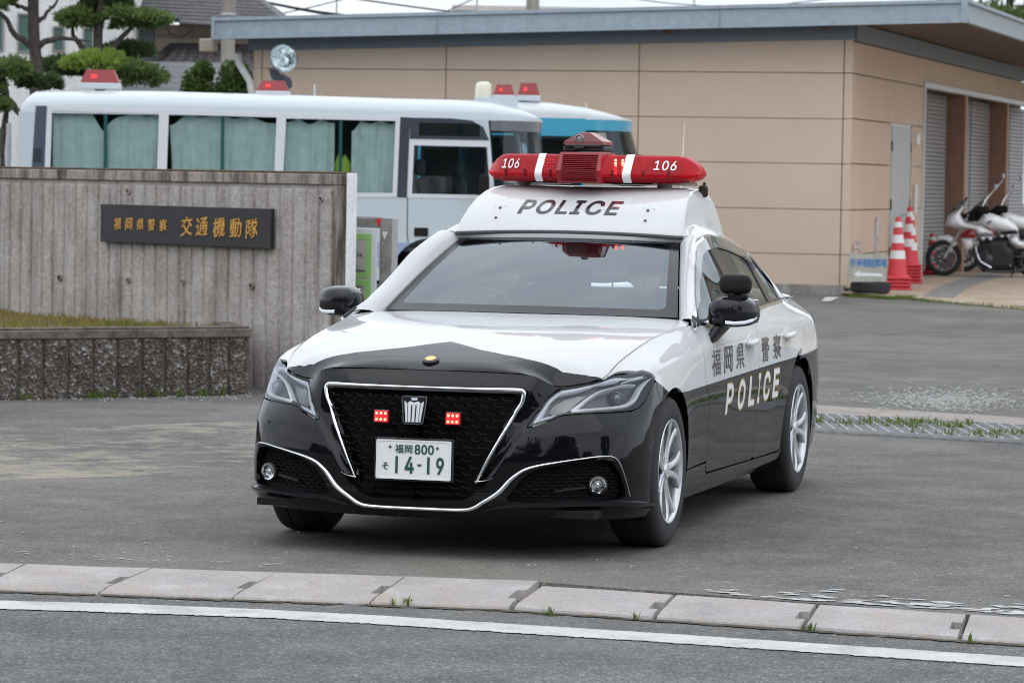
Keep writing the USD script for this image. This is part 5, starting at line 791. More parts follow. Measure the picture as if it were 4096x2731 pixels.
# light bar
_lb = UsdGeom.Xform.Define(stage, uniq(P(car), 'light_bar')); _lb.AddTranslateOp().Set(Gf.Vec3d(0,0,-.016)); lb = _lb.GetPrim()
def sec(x, k=1.0):
    ax = abs(x); y0 = np.interp(ax, [0,.10,.235,.34,.45,.56], [1.715,1.722,1.757,1.802,1.86,1.92]); 
    pr = np.array([(.035,1.607),(.004,1.632),(0,1.646),(.006,1.660),(.075,1.732),(.10,1.744),(.22,1.744),(.255,1.725),(.275,1.646),(.25,1.607)])
    c = np.array([.14,1.655]); pr = c + (pr-c)*[k*.5+.5 if k < 1 else 1, k]
    return np.stack([np.full(10, x), y0 + pr[:, 0], pr[:, 1]], 1)
for s in (1, -1):
    L = [sec(s*x) for x in np.linspace(.105, .44, 12)] + [sec(s*.475,.92), sec(s*.505,.72), sec(s*.532,.44), sec(s*.545,.16)]
    m = loft(L, cap=True); m = m if s > 0 else trimesh.Trimesh(m.vertices, m.faces[:, ::-1], process=False)
    ln = put(lb, 'red_lens', m, 'red_lens', 40)
    # white tape band round the lens
    L = [sec(s*x, 1.025)[:9] + [0,-.002,.001] for x in (.205,.245)]
    m = loft(L, closed=False); put(lb, 'white_band', m if s > 0 else trimesh.Trimesh(m.vertices, m.faces[:, ::-1], process=False), 'tape_white', 40)
    # inside: tray, reflectors, lit lamp
    L = [sec(s*x)[[0,1,8,9]]*[1,1,1] + np.array([[0,.02,.005],[0,.03,.0],[0,-.03,-.05],[0,-.02,.005]]) for x in np.linspace(.11,.50,10)]
    put(lb, 'lamp_tray', loft(L, cap=True), 'red_deep', 40)
    for x, r in ((.20,.045),(.33,.05),(.42,.05)):
        y0 = np.interp(x, [0,.10,.235,.34,.45], [1.715,1.722,1.757,1.802,1.86])
        put(lb, 'reflector_bowl', MB().tm(lathe([(r,.02),(r*.8,-.01),(r*.4,-.03),(0,-.035)], 20), T((s*x, y0+.13, 1.675), rx=math.pi/2)), 'red_gloss')
    # retaining clips along the front edge
    for x in (.16,.305,.42):
        p = sec(s*x); put(lb, 'clip', MB().tm(rbox((.012,.012,.05), .005), T(tuple(p[2]+[0,-.002,.002]), rx=0)), 'red_deep')
    # 106 on the sloping upper front
    g = text_shape('106', 'L', .058, gap=.012).buffer(-.0014); g = affinity.scale(g, .74, 1, origin=(0,0)); w = g.bounds[2]
    V, F, k = [], [], 0
    for q in polys(g):
        p, t, _ = tri2d(q, .02); xs = (.345 if s > 0 else -.345 - w*.92) + p[:, 0]*.92; u = .14 + .62*p[:, 1]/.058
        A_ = np.array([sec(x_)[3] for x_ in xs]); B_ = np.array([sec(x_)[4] for x_ in xs]); V.append(A_ + (B_-A_)*u[:, None] + [0,-.003,.003]); F.append(t+k); k += len(p)
    put(lb, 'light_bar_lettering', trimesh.Trimesh(np.vstack(V), np.vstack(F), process=False), 'white_letter', False)
    put(lb, 'mounting_foot', MB().tm(lathe([(.045,1.555),(.040,1.575),(.036,1.612)], 20), T((s*.364,1.99,0))), 'white_paint')
for a in range(2):                                                             # lit lamp units inside the lens
    m = MB()
    for b in range(5): m.tm(rbox((.012,.006,.012), .002), T((.165+.034*a, 1.775+.03*a*.3, 1.655+.0155*b)))
    put(lb, 'lit_lamp', m, 'hot_led', kind='stuff')
m = MB()
for a in range(4):
    for b in range(5): m.tm(rbox((.006,.005,.006), .002), T((-.155-.014*a, 1.775, 1.655+.015*b)))
put(lb, 'dim_lamp', m, 'red_led', kind='stuff')
put(lb, 'speaker_housing', loft([[(x, y, z) for x, y, z in ((sx*.112,1.705,1.602),(sx*.112,1.685,1.628),(sx*.112,1.680,1.664),(sx*.104,1.728,1.754),(sx*.10,2.02,1.754),(sx*.112,2.05,1.602))] for sx in (1,.96,-.96,-1)], cap=True), 'red_gloss', 20)
for k in range(15):
    t = k/14; z = 1.612 + t*.130; y = np.interp(z, [1.60,1.628,1.664,1.754], [1.705,1.683,1.677,1.724])
    put(lb, 'speaker_slat', MB().box((0, y-.002, z), (.178,.016,.0042), ch=.001), 'red_gloss', False)
put(lb, 'under_tray', MB().box((0,1.92,1.604), (.62,.10,.008), ch=.003), 'black_plastic')
_bc = UsdGeom.Xform.Define(stage, uniq(P(car), 'roof_beacon')); _bc.AddTranslateOp().Set(Gf.Vec3d(0,0,-.014)); bc = _bc.GetPrim()
put(bc, 'beacon_base', MB().box((.0,1.87,1.770), (.21,.19,.028), ch=.006).box((0,1.86,1.784), (.18,.20,.012), ch=.004).box((-.02,1.765,1.775), (.05,.02,.012), ch=.002), 'black_plastic')
hb = loft([[(-.102,1.768,1.790),(.102,1.768,1.790),(.102,1.97,1.790),(-.102,1.97,1.790)],[(-.098,1.772,1.806),(.098,1.772,1.806),(.098,1.965,1.806),(-.098,1.965,1.806)],[(-.034,1.80,1.846),(.030,1.80,1.846),(.030,1.92,1.846),(-.034,1.92,1.846)],[(-.026,1.81,1.851),(.022,1.81,1.851),(.022,1.91,1.851),(-.026,1.91,1.851)]], cap=True)
put(bc, 'beacon_hood', hb, 'red_deep', 20)
put(bc, 'camera_eye', MB().tm(lathe([(.0235,-.01),(.0235,.006),(.019,.010),(.017,.004),(.010,.008),(0,.010)], 22), T((-.022,1.777,1.818), rx=math.pi/2)), 'lens_grey')
put(car, 'antenna', MB().tube([(.30,2.62,1.44),(.305,2.62,1.66),(.315,2.62,1.90)], [.005,.003,.0018], 6), 'white_letter')
m = MB().tube([(.50,2.15,1.54),(.52,2.16,1.56),(.53,2.16,1.60)], .008, 6).tm(rbox((.05,.03,.06), .014), T((.525,2.15,1.555))); put(car, 'bar_cable', m, 'black_plastic')

# ---------------------------------------------------------------- survey: a point seen at full-size picture position (px, py), depth metres along the view axis
def W(px, py, depth):
    return CAM + depth*(_f + _r*(px-2048)/FPX - _u*(py-1365.5)/FPX)
def G(px, py, z=0.0):
    v = _f + _r*(px-2048)/FPX - _u*(py-1365.5)/FPX; return CAM + v*(z-CAM[2])/v[2]
RH = np.array([_r[0], _r[1], 0]); RH /= np.linalg.norm(RH); FH = np.array([-RH[1], RH[0], 0])       # level axes: right and away
def L(u, d, z=0.0): return np.array([CAM[0], CAM[1], 0]) + RH*u + FH*d + [0, 0, z]                   # level coordinates seen from the camera's foot
RANG = math.atan2(RH[1], RH[0])
# ---------------------------------------------------------------- materials of the place
def asphalt(name, a, b, sand, speck=.5):
    mat(name, {'g': ('geometry', {}), 'n1': ('noise_texture', {'scale': .35, 'detail': 5.0, 'roughness': .6}), 'n2': ('noise_texture', {'scale': 2.3, 'detail': 6.0, 'roughness': .65}),
      'v': ('voronoi_texture', {'scale': 130.0}), 'v2': ('voronoi_texture', {'scale': 42.0}), 'sv': ('separate_xyz', {}), 'sv2': ('separate_xyz', {}),
      'r1': ('rgb_ramp', {'ramp': [(.36, a), (.62, b)]}), 'r2': ('rgb_ramp', {'ramp': [(.40, (.80,.80,.80)), (.62, (1.12,1.12,1.11))]}),
      'rv': ('rgb_ramp', {'ramp': [(0, (.34,.34,.34)), (.30, (.78,.78,.78)), (.70, (1.08,1.08,1.07)), (.90, (1.6,1.58,1.55)), (1, (2.5,2.45,2.4))]}), 'rv2': ('rgb_ramp', {'ramp': [(0, (.82,.82,.82)), (.9, (1.05,1.05,1.05)), (1, (1.45,1.42,1.38))]}),
      'n3': ('noise_texture', {'scale': .22, 'detail': 4.0}), 'r3': ('rgb_ramp', {'ramp': [(.56, (0,0,0)), (.70, (1,1,1))]}), 's3': ('separate_xyz', {}),
      'm1': ('mix_color', {'blend_type': 'multiply', 'fac': 1.0, 'use_clamp': False}), 'm2': ('mix_color', {'blend_type': 'multiply', 'fac': speck, 'use_clamp': False}), 'm3': ('mix_color', {'blend_type': 'multiply', 'fac': speck, 'use_clamp': False}),
      'm4': ('mix_color', {'b': sand, 'use_clamp': False}), 'k': ('math', {'math_type': 'multiply', 'value2': .45}),
      'nb': ('noise_texture', {'scale': 130.0, 'detail': 3.0}), 'ad': ('math', {'math_type': 'add'}), 'bp': ('bump', {'strength': .55, 'distance': .006}),
      'p': ('principled_bsdf', {'roughness': .82, 'specular_ior_level': .35})},
      [('g.position','n1.vector'),('g.position','n2.vector'),('g.position','v.vector'),('g.position','v2.vector'),('g.position','n3.vector'),('g.position','nb.vector'),
       ('n1.fac','r1.fac'),('n2.fac','r2.fac'),('v.color','sv.vector'),('sv.x','rv.fac'),('v2.color','sv2.vector'),('sv2.x','rv2.fac'),('r1.color','m1.a'),('r2.color','m1.b'),('m1.result','m2.a'),('rv.color','m2.b'),('m2.result','m3.a'),('rv2.color','m3.b'),
       ('n3.fac','r3.fac'),('r3.color','s3.vector'),('s3.x','k.value1'),('k.value','m4.fac'),('m3.result','m4.a'),('m4.result','p.base_color'),('v.distance','ad.value1'),('nb.fac','ad.value2'),('ad.value','bp.height'),('bp.normal','p.normal')])
asphalt('yard_asphalt', (.108,.105,.099), (.150,.146,.137), (.24,.215,.17), .6)
asphalt('road_asphalt', (.118,.118,.115), (.142,.142,.138), (.15,.148,.14), .8)
def rough_stone(name, a, b, dark, scale=6.0, streak=False, fine=60.0, bump=.4, dist=.01, amount=(.45,.68), rough=.85, sc=(1,1,1)):
    """Concrete or stone: two tones, blotchy dirt (streak: runs down the face), fine grain."""
    mat(name, {'g': ('geometry', {}), 'mp': ('mapping', {'scale': sc}), 'n1': ('noise_texture', {'scale': scale, 'detail': 6.0, 'roughness': .62}), 'mp2': ('mapping', {'scale': (1,1,.10) if streak else (1,1,1)}),
      'n2': ('noise_texture', {'scale': scale*1.9, 'detail': 5.0, 'roughness': .7}), 'n3': ('noise_texture', {'scale': fine, 'detail': 4.0, 'roughness': .7}),
      'r1': ('rgb_ramp', {'ramp': [(.35, a), (.65, b)]}), 'r2': ('rgb_ramp', {'ramp': [(amount[0], (0,0,0)), (amount[1], (1,1,1))]}), 'r3': ('rgb_ramp', {'ramp': [(.3, (.78,.78,.78)), (.7, (1.2,1.2,1.2))]}),
      's': ('separate_xyz', {}), 'm1': ('mix_color', {'b': dark}), 'm2': ('mix_color', {'blend_type': 'multiply', 'fac': 1.0, 'use_clamp': False}), 'bp': ('bump', {'strength': bump, 'distance': dist}),
      'p': ('principled_bsdf', {'roughness': rough, 'specular_ior_level': .3})},
      [('g.position','mp.vector'),('mp.vector','n1.vector'),('g.position','mp2.vector'),('mp2.vector','n2.vector'),('g.position','n3.vector'),('n1.fac','r1.fac'),('n2.fac','r2.fac'),('n3.fac','r3.fac'),('r2.color','s.vector'),('s.x','m1.fac'),
       ('r1.color','m1.a'),('m1.result','m2.a'),('r3.color','m2.b'),('m2.result','p.base_color'),('n3.fac','bp.height'),('bp.normal','p.normal')])
rough_stone('wall_concrete', (.33,.30,.275), (.43,.40,.37), (.17,.15,.135), 3.2, True, 26.0, .9, .016, (.52,.74))
rough_stone('cap_concrete', (.26,.225,.20), (.38,.33,.295), (.06,.048,.04), 3.4, True, 40.0, .6, .012, (.44,.62))
rough_stone('moss_top', (.11,.07,.04), (.16,.10,.06), (.05,.04,.03), 5.0, False, 40.0, .6, .01)
rough_stone('white_painted_concrete', (.70,.70,.71), (.76,.76,.77), (.55,.53,.51), 4.0, True, 60.0, .2, .004, (.55,.8))
mat('planter_face', {'g': ('geometry', {}), 'v': ('voronoi_texture', {'scale': 48.0}), 'sv': ('separate_xyz', {}), 'r': ('rgb_ramp', {'ramp': [(0, (.055,.045,.038)), (.50, (.10,.084,.072)), (.80, (.155,.135,.12)), (.94, (.25,.235,.22)), (1, (.36,.35,.34))]}), 'n': ('noise_texture', {'scale': 3.2, 'detail': 6.0, 'roughness': .65}), 'r2': ('rgb_ramp', {'ramp': [(.38, (.5,.45,.4)), (.62, (1,1,1))]}), 'm': ('mix_color', {'blend_type': 'multiply', 'fac': 1.0}), 'bp': ('bump', {'strength': .9, 'distance': .02}), 'p': ('principled_bsdf', {'roughness': .85})},
    [('g.position','v.vector'),('g.position','n.vector'),('v.color','sv.vector'),('sv.x','r.fac'),('n.fac','r2.fac'),('r.color','m.a'),('r2.color','m.b'),('m.result','p.base_color'),('v.distance','bp.height'),('bp.normal','p.normal')])
rough_stone('planter_coping', (.12,.10,.088), (.18,.155,.135), (.055,.046,.04), 6.0, False, 30.0, .8, .02, (.45,.7))
rough_stone('kerb_granite', (.29,.28,.272), (.41,.395,.385), (.36,.315,.285), 3.0, False, 85.0, .5, .005, (.42,.62))
rough_stone('kerb_edge', (.36,.36,.365), (.46,.46,.46), (.30,.29,.28), 4.0, False, 85.0, .5, .005)
rough_stone('apron_concrete', (.37,.30,.225), (.43,.35,.27), (.30,.23,.165), .8, False, 30.0, .2, .004)
rough_stone('strip_concrete', (.26,.23,.20), (.31,.275,.245), (.22,.19,.165), 1.4, False, 40.0, .3, .004)
rough_stone('plinth_concrete', (.27,.26,.24), (.33,.32,.30), (.16,.15,.14), 2.5, True, 40.0, .3, .005)
rough_stone('granite_black', (.016,.017,.018), (.022,.023,.024), (.03,.03,.03), 9.0, False, 190.0, .1, .001, (.5,.8), .42)
rough_stone('panel_tan', (.56,.43,.335), (.585,.452,.352), (.53,.405,.315), .7, False, 70.0, .12, .003, (.5,.8), .8)
rough_stone('house_beige', (.40,.34,.28), (.44,.375,.31), (.34,.29,.24), 1.2, True, 40.0, .1, .003)
rough_stone('house_white', (.60,.595,.585), (.66,.655,.645), (.52,.51,.50), .8, True, 30.0, .1, .003, (.5,.85))
rough_stone('pole_concrete', (.27,.25,.225), (.33,.31,.28), (.2,.18,.16), 3.0, True, 40.0, .2, .003)
rough_stone('roof_tile', (.060,.058,.062), (.10,.097,.10), (.04,.038,.04), 5.0, False, 40.0, .2, .004, (.4,.7), .55)
rough_stone('grey_sheet', (.14,.15,.165), (.17,.18,.195), (.12,.125,.13), 3.0, False, 40.0, .1, .003, (.4,.7), .5)
rough_stone('road_paint', (.46,.455,.44), (.54,.535,.52), (.33,.325,.31), 3.0, False, 90.0, .4, .004, (.5,.72), .75)
rough_stone('bark', (.050,.040,.034), (.085,.070,.062), (.03,.025,.022), 9.0, False, 30.0, 1.0, .02)
rough_stone('soil', (.075,.06,.045), (.13,.105,.07), (.06,.05,.03), 5.0, False, 40.0, .8, .02)
plain('fascia_blue', (.285,.335,.375), .45); plain('frieze_blue', (.175,.20,.225), .55); plain('soffit_brown', (.105,.065,.045), .6)
plain('joint_dark', (.46,.35,.265), .8); plain('door_grey', (.44,.46,.47), .45); plain('shutter_grey', (.33,.32,.325), .45, .1); plain('trim_grey', (.56,.57,.58), .4)
plain('column_brown', (.235,.130,.090), .6); plain('column_edge', (.50,.30,.19), .6); plain('window_frame', (.20,.19,.18), .4)
flat('window_far', (.10,.13,.12), .08); flat('far_glass', (.07,.13,.11), .12); plain('pvc_white', (.55,.54,.52), .45); plain('galv', (.40,.41,.42), .4, .6)
plain('stainless', (.42,.41,.40), .33, .85); flat('notice_white', (.72,.73,.74), .4); flat('notice_paper', (.52,.51,.49), .6); flat('tape_green', (.33,.62,.20), .45)
flat('sign_red', (.62,.02,.015), .4); flat('sign_cream', (.62,.60,.55), .4); flat('ink', (.04,.04,.04), .6)
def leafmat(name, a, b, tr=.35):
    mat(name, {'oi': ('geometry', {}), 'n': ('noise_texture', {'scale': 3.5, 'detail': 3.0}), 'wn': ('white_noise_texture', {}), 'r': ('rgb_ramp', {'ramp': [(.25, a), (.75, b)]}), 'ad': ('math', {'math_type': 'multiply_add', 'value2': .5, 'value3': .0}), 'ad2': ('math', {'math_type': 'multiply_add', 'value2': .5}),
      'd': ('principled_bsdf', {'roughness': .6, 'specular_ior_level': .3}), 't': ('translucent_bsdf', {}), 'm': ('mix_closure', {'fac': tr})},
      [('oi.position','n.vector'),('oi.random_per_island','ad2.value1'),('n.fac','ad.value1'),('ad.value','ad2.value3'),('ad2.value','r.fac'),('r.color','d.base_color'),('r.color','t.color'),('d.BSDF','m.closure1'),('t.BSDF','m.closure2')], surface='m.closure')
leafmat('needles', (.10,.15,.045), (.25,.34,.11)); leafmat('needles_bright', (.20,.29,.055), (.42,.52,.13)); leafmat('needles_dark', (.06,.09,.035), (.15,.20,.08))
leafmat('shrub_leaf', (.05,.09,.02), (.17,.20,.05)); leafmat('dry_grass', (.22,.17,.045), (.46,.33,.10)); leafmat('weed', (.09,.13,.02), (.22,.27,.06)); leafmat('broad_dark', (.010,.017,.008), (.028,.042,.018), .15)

# ---------------------------------------------------------------- ground
Z0 = -.05                                                             # the road lies a little lower than the yard behind the kerb
def sheet(poly, z, h=0, t=0.0):
    if t: return prism(poly, t).apply_translation((0, 0, z-t))
    p, tri, _ = tri2d(poly, h or 1e3); return trimesh.Trimesh(np.c_[p, np.full(len(p), z)], tri, process=False)
KB = [(-1.54,-1.79),(.705,-1.50)]; 
kb0, kb1, kb2 = G(0, 1295*1.7415)[:2], G(1243*1.7415, 1336*1.7415)[:2], G(2352*1.7415, 1421*1.7415)[:2]
kb1b = G(1222*1.7415, 1345*1.7415)[:2]
kf0, kf1, kf2 = G(0, 1357*1.7415, Z0)[:2], G(1172*1.7415, 1401*1.7415, Z0)[:2], G(2352*1.7415, 1481*1.7415, Z0)[:2]
eL, eR = kb0 + (kb0-kb1)*9, kb2 + (kb2-kb1)*9
struct('road', sheet(sbox(-250,-120,250,320), Z0, 40), 'road_asphalt')
yard = Polygon([tuple(eL), tuple(kb1), tuple(eR), (250,-20), (250,300), (-250,300), (-250,-20)])
struct('yard_ground', sheet(yard.buffer(-.001), 0.0, 0, .045), 'yard_asphalt')
# sloping kerb blocks, each a piece
kerb = thing('kerb', 'row of worn sloping stone kerb blocks along the road edge', 'kerb')
def kblock(b0, b1, f0, f1, slot, zb=.006, zf=Z0+.014):
    b0, b1, f0, f1 = map(np.asarray, (b0, b1, f0, f1)); d = (b1-b0)/np.linalg.norm(b1-b0)*.004
    b0, b1, f0, f1 = b0+d, b1-d, f0+d, f1-d
    lip = lambda a, b, k: a + (b-a)*k
    def pt(s, k):           # s along, k across (0 back .. 1 front)
        p = lip(lip(b0, b1, s), lip(f0, f1, s), k); return p
    prof = [(0, zb-.006), (.025, zb), (.06, zb), (.86, zf+.010), (.90, zf+.004), (.985, zf-.002), (1.0, zf-.010)]
    wob = rng.normal(0, .0012, (2, len(prof)))
    def col(s, j): return [np.r_[pt(s, k), z + wob[j, i]] for i, (k, z) in enumerate(prof)] + [np.r_[pt(s, 1.0), -.10], np.r_[pt(s, 0.0), -.10]]
    m = m3.Manifold(m3.Mesh(np.vstack(_l.vertices).astype(np.float32), np.asarray(_l.faces).astype(np.uint32))) if (_l := loft([col(0, 0), col(.5, 1), col(1, 0)], cap=True)) is not None else None
    if slot:
        c = [np.r_[pt(s, k), zz] for s in (1.002, .93) for k in (.42, .72) for zz in (-.12, .05)]
        m = m - m3.Manifold.hull_points(np.array(c))
    return m
jl = [(-190,100),(120,175),(455,233),(1085,253),(1710,285)]
def lerp(a, b, t): return np.asarray(a) + (np.asarray(b)-np.asarray(a))*t
def bl(px): return 1295*1.7415 + (px/1.7415)*(41/1243)*1.7415
def br(px): return 1345*1.7415 + (px/1.7415-1222)*(76/1130)*1.7415
def fl(px): return 1357*1.7415 + (px/1.7415)*(44/1172)*1.7415
def frr(px): return 1401*1.7415 + (px/1.7415-1172)*(80/1180)*1.7415
s1 = 1.1484
JL = [(-420,-640),(104-505,-95-505),(105,-95),(610,395),(1115,915),(1628,1490)]
JR = [(2161,2040),(2697,2610),(3267,3206),(3868,3833),(4470,4460),(5070,5090)]
JL = [(-405,-615),(105,-75),(610,395),(1115,930),(1628,1480),(2161,2036)]
for (a0, c0), (a1, c1) in zip(JL[:-1], JL[1:]):
    put(kerb, 'kerb_stone', kblock(G(a0, bl(a0))[:2], G(a1, bl(a1))[:2], G(c0, fl(c0), Z0)[:2], G(c1, fl(c1), Z0)[:2], True), 'kerb_granite', 25)
for (a0, c0), (a1, c1) in zip(JR[:-1], JR[1:]):
    put(kerb, 'kerb_stone', kblock(G(a0+12, br(a0+12))[:2], G(a1, br(a1))[:2], G(c0+12, frr(c0+12), Z0)[:2], G(c1, frr(c1), Z0)[:2], True), 'kerb_granite', 25)
for nm, q in (('left', [JL[0], -1]), ('right', [JR[-1], 1])):          # the kerb runs on beyond the frame
    a, c = q[0]; B0 = G(a, (bl if q[1] < 0 else br)(a))[:2]; F0 = G(c, (fl if q[1] < 0 else frr)(c), Z0)[:2]
    d = (kb0-kb1 if q[1] < 0 else kb2-kb1); d = d/np.linalg.norm(d)*.6
    for k in range(14):
        u = (B0+d*k, B0+d*(k+1), F0+d*k, F0+d*(k+1)); u = (u[1], u[0], u[3], u[2]) if q[1] < 0 else u
        put(kerb, 'kerb_stone', kblock(*u, True), 'kerb_granite', 25)
# white edge line of the road
wl = [(-600,1362),(0,1378),(300,1386),(600,1398),(900,1414),(1176,1432),(1500,1452),(1900,1478),(2352,1508),(3000,1552)]
wb = [(-600,1384),(0,1397),(300,1406),(600,1417),(900,1434),(1176,1452),(1500,1472),(1900,1499),(2352,1530),(3000,1575)]
_a = np.array([G(x*1.7415, y*1.7415, Z0+.004)[:2] for x, y in wl]); _b = np.array([G(x*1.7415, y*1.7415, Z0+.004)[:2] for x, y in wb])
ts = np.linspace(0, 1, 400); tt = np.linspace(0, 1, len(wl))
ea = np.stack([np.interp(ts, tt, _a[:, k]) for k in (0,1)], 1); ebb = np.stack([np.interp(ts, tt, _b[:, k]) for k in (0,1)], 1)
ea[:, 1] += rng.normal(0, .003, 400); ebb[:, 1] += rng.normal(0, .006, 400)
tag(put('/World', 'road_edge_line', loft([np.c_[ebb, np.full(400, Z0+.004)], np.c_[ea, np.full(400, Z0+.004)]], closed=False), 'road_paint', False), 'long white painted edge line on the road in front of the kerb', 'road marking', kind='structure')
# dirt collected in the gutter, and scraps of old paint behind the kerb
def blotches(n, gen, z, sz, seed, nv=7):
    r = np.random.default_rng(seed); ps_ = []
    for i in range(n):
        c = gen(r); k = sz(r); a = np.linspace(0, 2*np.pi, nv+1)[:-1]; rr = k*r.uniform(.5, 1.2, nv)
        ps_.append(Polygon(np.c_[c[0] + rr*np.cos(a)*1.7, c[1] + rr*np.sin(a)*.75]).buffer(0))
    m = MB()
    for g in polys(shapely.union_all(ps_)):
        v, f = trimesh.creation.triangulate_polygon(g, engine='earcut'); v = np.c_[v, np.full(len(v), z)]
        a = v[f]; fl = np.cross(a[:, 1]-a[:, 0], a[:, 2]-a[:, 0])[:, 2] < 0; f = np.array(f); f[fl] = f[fl][:, ::-1]; m.add(v, f)
    return m
def gut(r):
    p = r.uniform(-100, 4200); y = (fl(p) if p < 2040 else frr(p)) + r.uniform(1, 7); return G(p, y, Z0)[:2]
tag(put('/World', 'gutter_dirt', blotches(420, gut, Z0+.004, lambda r: r.uniform(.008,.03), 3), 'soil', False), 'brown dirt gathered in the gutter at the foot of the kerb', 'dirt', kind='stuff')
def oldp(r):
    t = r.beta(1.5, 1.0); p = 2700 + 1400*t; return G(p, br(p) - 14 - r.exponential(14), 0)[:2]
tag(put('/World', 'worn_marking', blotches(110, oldp, .004, lambda r: r.uniform(.008,.034), 5), 'road_paint', False), 'scraps of worn white paint on the yard asphalt behind the kerb', 'worn paint', kind='stuff')
def oldq(r): p = r.uniform(0, 1150); return G(p, bl(p) - 30 - r.exponential(12), 0)[:2]
put('/World', 'worn_marking', blotches(26, oldq, .004, lambda r: r.uniform(.004,.014), 6), 'road_paint', False, kind='stuff').SetCustomDataByKey('label', 'faint flecks of old white paint behind the left end of the kerb')
# concrete strips and steel grating across the drive
g0, g1 = G(3100, 1660), G(4096, 1716); h0, h1 = G(3100, 1676+26), G(4096, 1738+14)
ex = lambda a, b, k: a + (b-a)*k
GA, GB = ex(g0, g1, -2.2)[:2], ex(g0, g1, 2.5)[:2]; HA, HB = ex(h0, h1, -2.2)[:2], ex(h0, h1, 2.5)[:2]
b0, b1 = G(3270, 1622), G(4096, 1672); BA, BB = ex(b0, b1, -2.8)[:2], ex(b0, b1, 2.5)[:2]
struct('drain_strip', sheet(Polygon([HA + (HA-GA)*.22, HB + (HB-GB)*.22, BB, BA]), .004), 'strip_concrete')
struct('drain_channel', sheet(Polygon([HA, HB, GB, GA]).buffer(-.01), .008), 'soil')
grt = thing('drain_grating', 'steel mesh drain grating with weeds growing through across the drive', 'grating')
dg = (GB-GA)/np.linalg.norm(GB-GA); ln = np.linalg.norm(GB-GA); wv = HA-GA
mm = MB()
for k in (0, 1/6, 2/6, 3/6, 4/6, 5/6, 1): 
    c = (GA+GB)/2 + wv*k; mm.tm(trimesh.creation.box((ln, .012 if k in (0,1) else .007, .02)), T((c[0], c[1], .022), rz=math.atan2(dg[1], dg[0])))
put(grt, 'bearing_bars', mm, 'galv', False)
for k in range(int(ln/.098)):
    p = GA + dg*(.098*k+.05); 
    if not (-3 < p[0] < 3.5): continue
    q = p + wv*1.0; put(grt, 'cross_bar', MB().tm(trimesh.creation.box((np.linalg.norm(wv), .009, .018)), T((*(p+wv/2), .022), rz=math.atan2(wv[1], wv[0]))), 'galv', False)
def tufts(m, pts, r, n=7, h=(.03,.08), spread=.03, lean=.5):
    """Grass: small bent blades at each point."""
    V, F, k = [], [], 0
    for p in pts:
        for _ in range(n):
            a = r.uniform(0, 2*np.pi); hh = r.uniform(*h); b = np.asarray(p) + np.r_[r.normal(0, spread, 2), 0]; d = np.array([math.cos(a), math.sin(a), 0]); s = np.array([-d[1], d[0], 0])*hh*.07
            t1 = b + d*hh*lean*.35 + [0,0,hh*.6]; t2 = b + d*hh*lean*r.uniform(.6,1.6) + [0,0,hh*r.uniform(.75,1.0)]
            V += [b-s, b+s, t1+s*.8, t1-s*.8, t2]; F += [[k,k+1,k+2],[k,k+2,k+3],[k+3,k+2,k+4]]; k += 5
    m.add(np.array(V), np.array(F)); return m
r_ = np.random.default_rng(11)
pts = [np.r_[GA + dg*r_.uniform(0, ln) + wv*r_.uniform(.1,.9), .008] for _ in range(1500)]
pts = [p for p in pts if -1.5 < p[0] < 2.6 and meshkit.noise(np.array([p[0]*2.3, p[1]*2.3, 0])) > .42]
tag(put('/World', 'grating_weeds', tufts(MB(), pts, r_, 6, (.03,.075), .025), 'weed', False), 'small green weeds growing up through the drain grating', 'weeds', kind='stuff')
# loose gravel on the drive beyond the grating, sand at the left
def stones(n, gen, size, seed, z=0.0):
    r = np.random.default_rng(seed); ico = trimesh.creation.icosphere(1); m = MB()
    for i in range(n):
        p = gen(r); s = size(r); v = ico.vertices*(1 + r.normal(0, .12, (len(ico.vertices), 1)))*[s, s*r.uniform(.7,1), s*.6]; m.add(v + [p[0], p[1], z + s*.3], ico.faces)
    return m
plain('gravel', (.30,.295,.28), .85)
def gr1(r): return G(3800 + r.normal(0, 170), 1600 + r.normal(0, 22), 0)[:2]
tag(put('/World', 'loose_gravel', stones(1100, gr1, lambda r: r.uniform(.006,.017), 8), 'gravel', False), 'patch of loose grey gravel on the drive beyond the grating', 'gravel', kind='stuff')
def gr2(r):
    t = r.uniform(0, 1); p = 0 + 1010*t; return G(p, 1585 - 12*t + abs(r.normal(0, 10)), 0)[:2]
put('/World', 'loose_gravel', stones(420, gr2, lambda r: r.uniform(.004,.012), 9), 'gravel', False, kind='stuff').SetCustomDataByKey('label', 'small stones lying along the foot of the planter')
def gr3(r):
    p = r.uniform(0, 4096); return G(p, (bl(p) if p < 2100 else br(p)) - r.uniform(8, 260), 0)[:2]
put('/World', 'loose_gravel', stones(60, gr3, lambda r: r.uniform(.004,.010), 10), 'gravel', False, kind='stuff').SetCustomDataByKey('label', 'few scattered pebbles on the asphalt round the police car')
def sandp(r): return G(480 + r.normal(0, 300), 1780 + r.normal(0, 28), 0)[:2]
mat('sand_film', {'g': ('geometry', {}), 'n': ('noise_texture', {'scale': 5.0, 'detail': 7.0, 'roughness': .7}), 'n2': ('noise_texture', {'scale': .9, 'detail': 3.0}), 'mu': ('math', {'math_type': 'multiply'}), 'r': ('rgb_ramp', {'ramp': [(.22, (0,0,0)), (.42, (.42,.42,.42))]}), 's': ('separate_xyz', {}), 'd': ('diffuse_bsdf', {'color': (.36,.31,.23)}), 't': ('transparent_bsdf', {}), 'm': ('mix_closure', {})},
    [('g.position','n.vector'),('g.position','n2.vector'),('n.fac','mu.value1'),('n2.fac','mu.value2'),('mu.value','r.fac'),('r.color','s.vector'),('s.x','m.fac'),('t.BSDF','m.closure1'),('d.BSDF','m.closure2')], surface='m.closure')
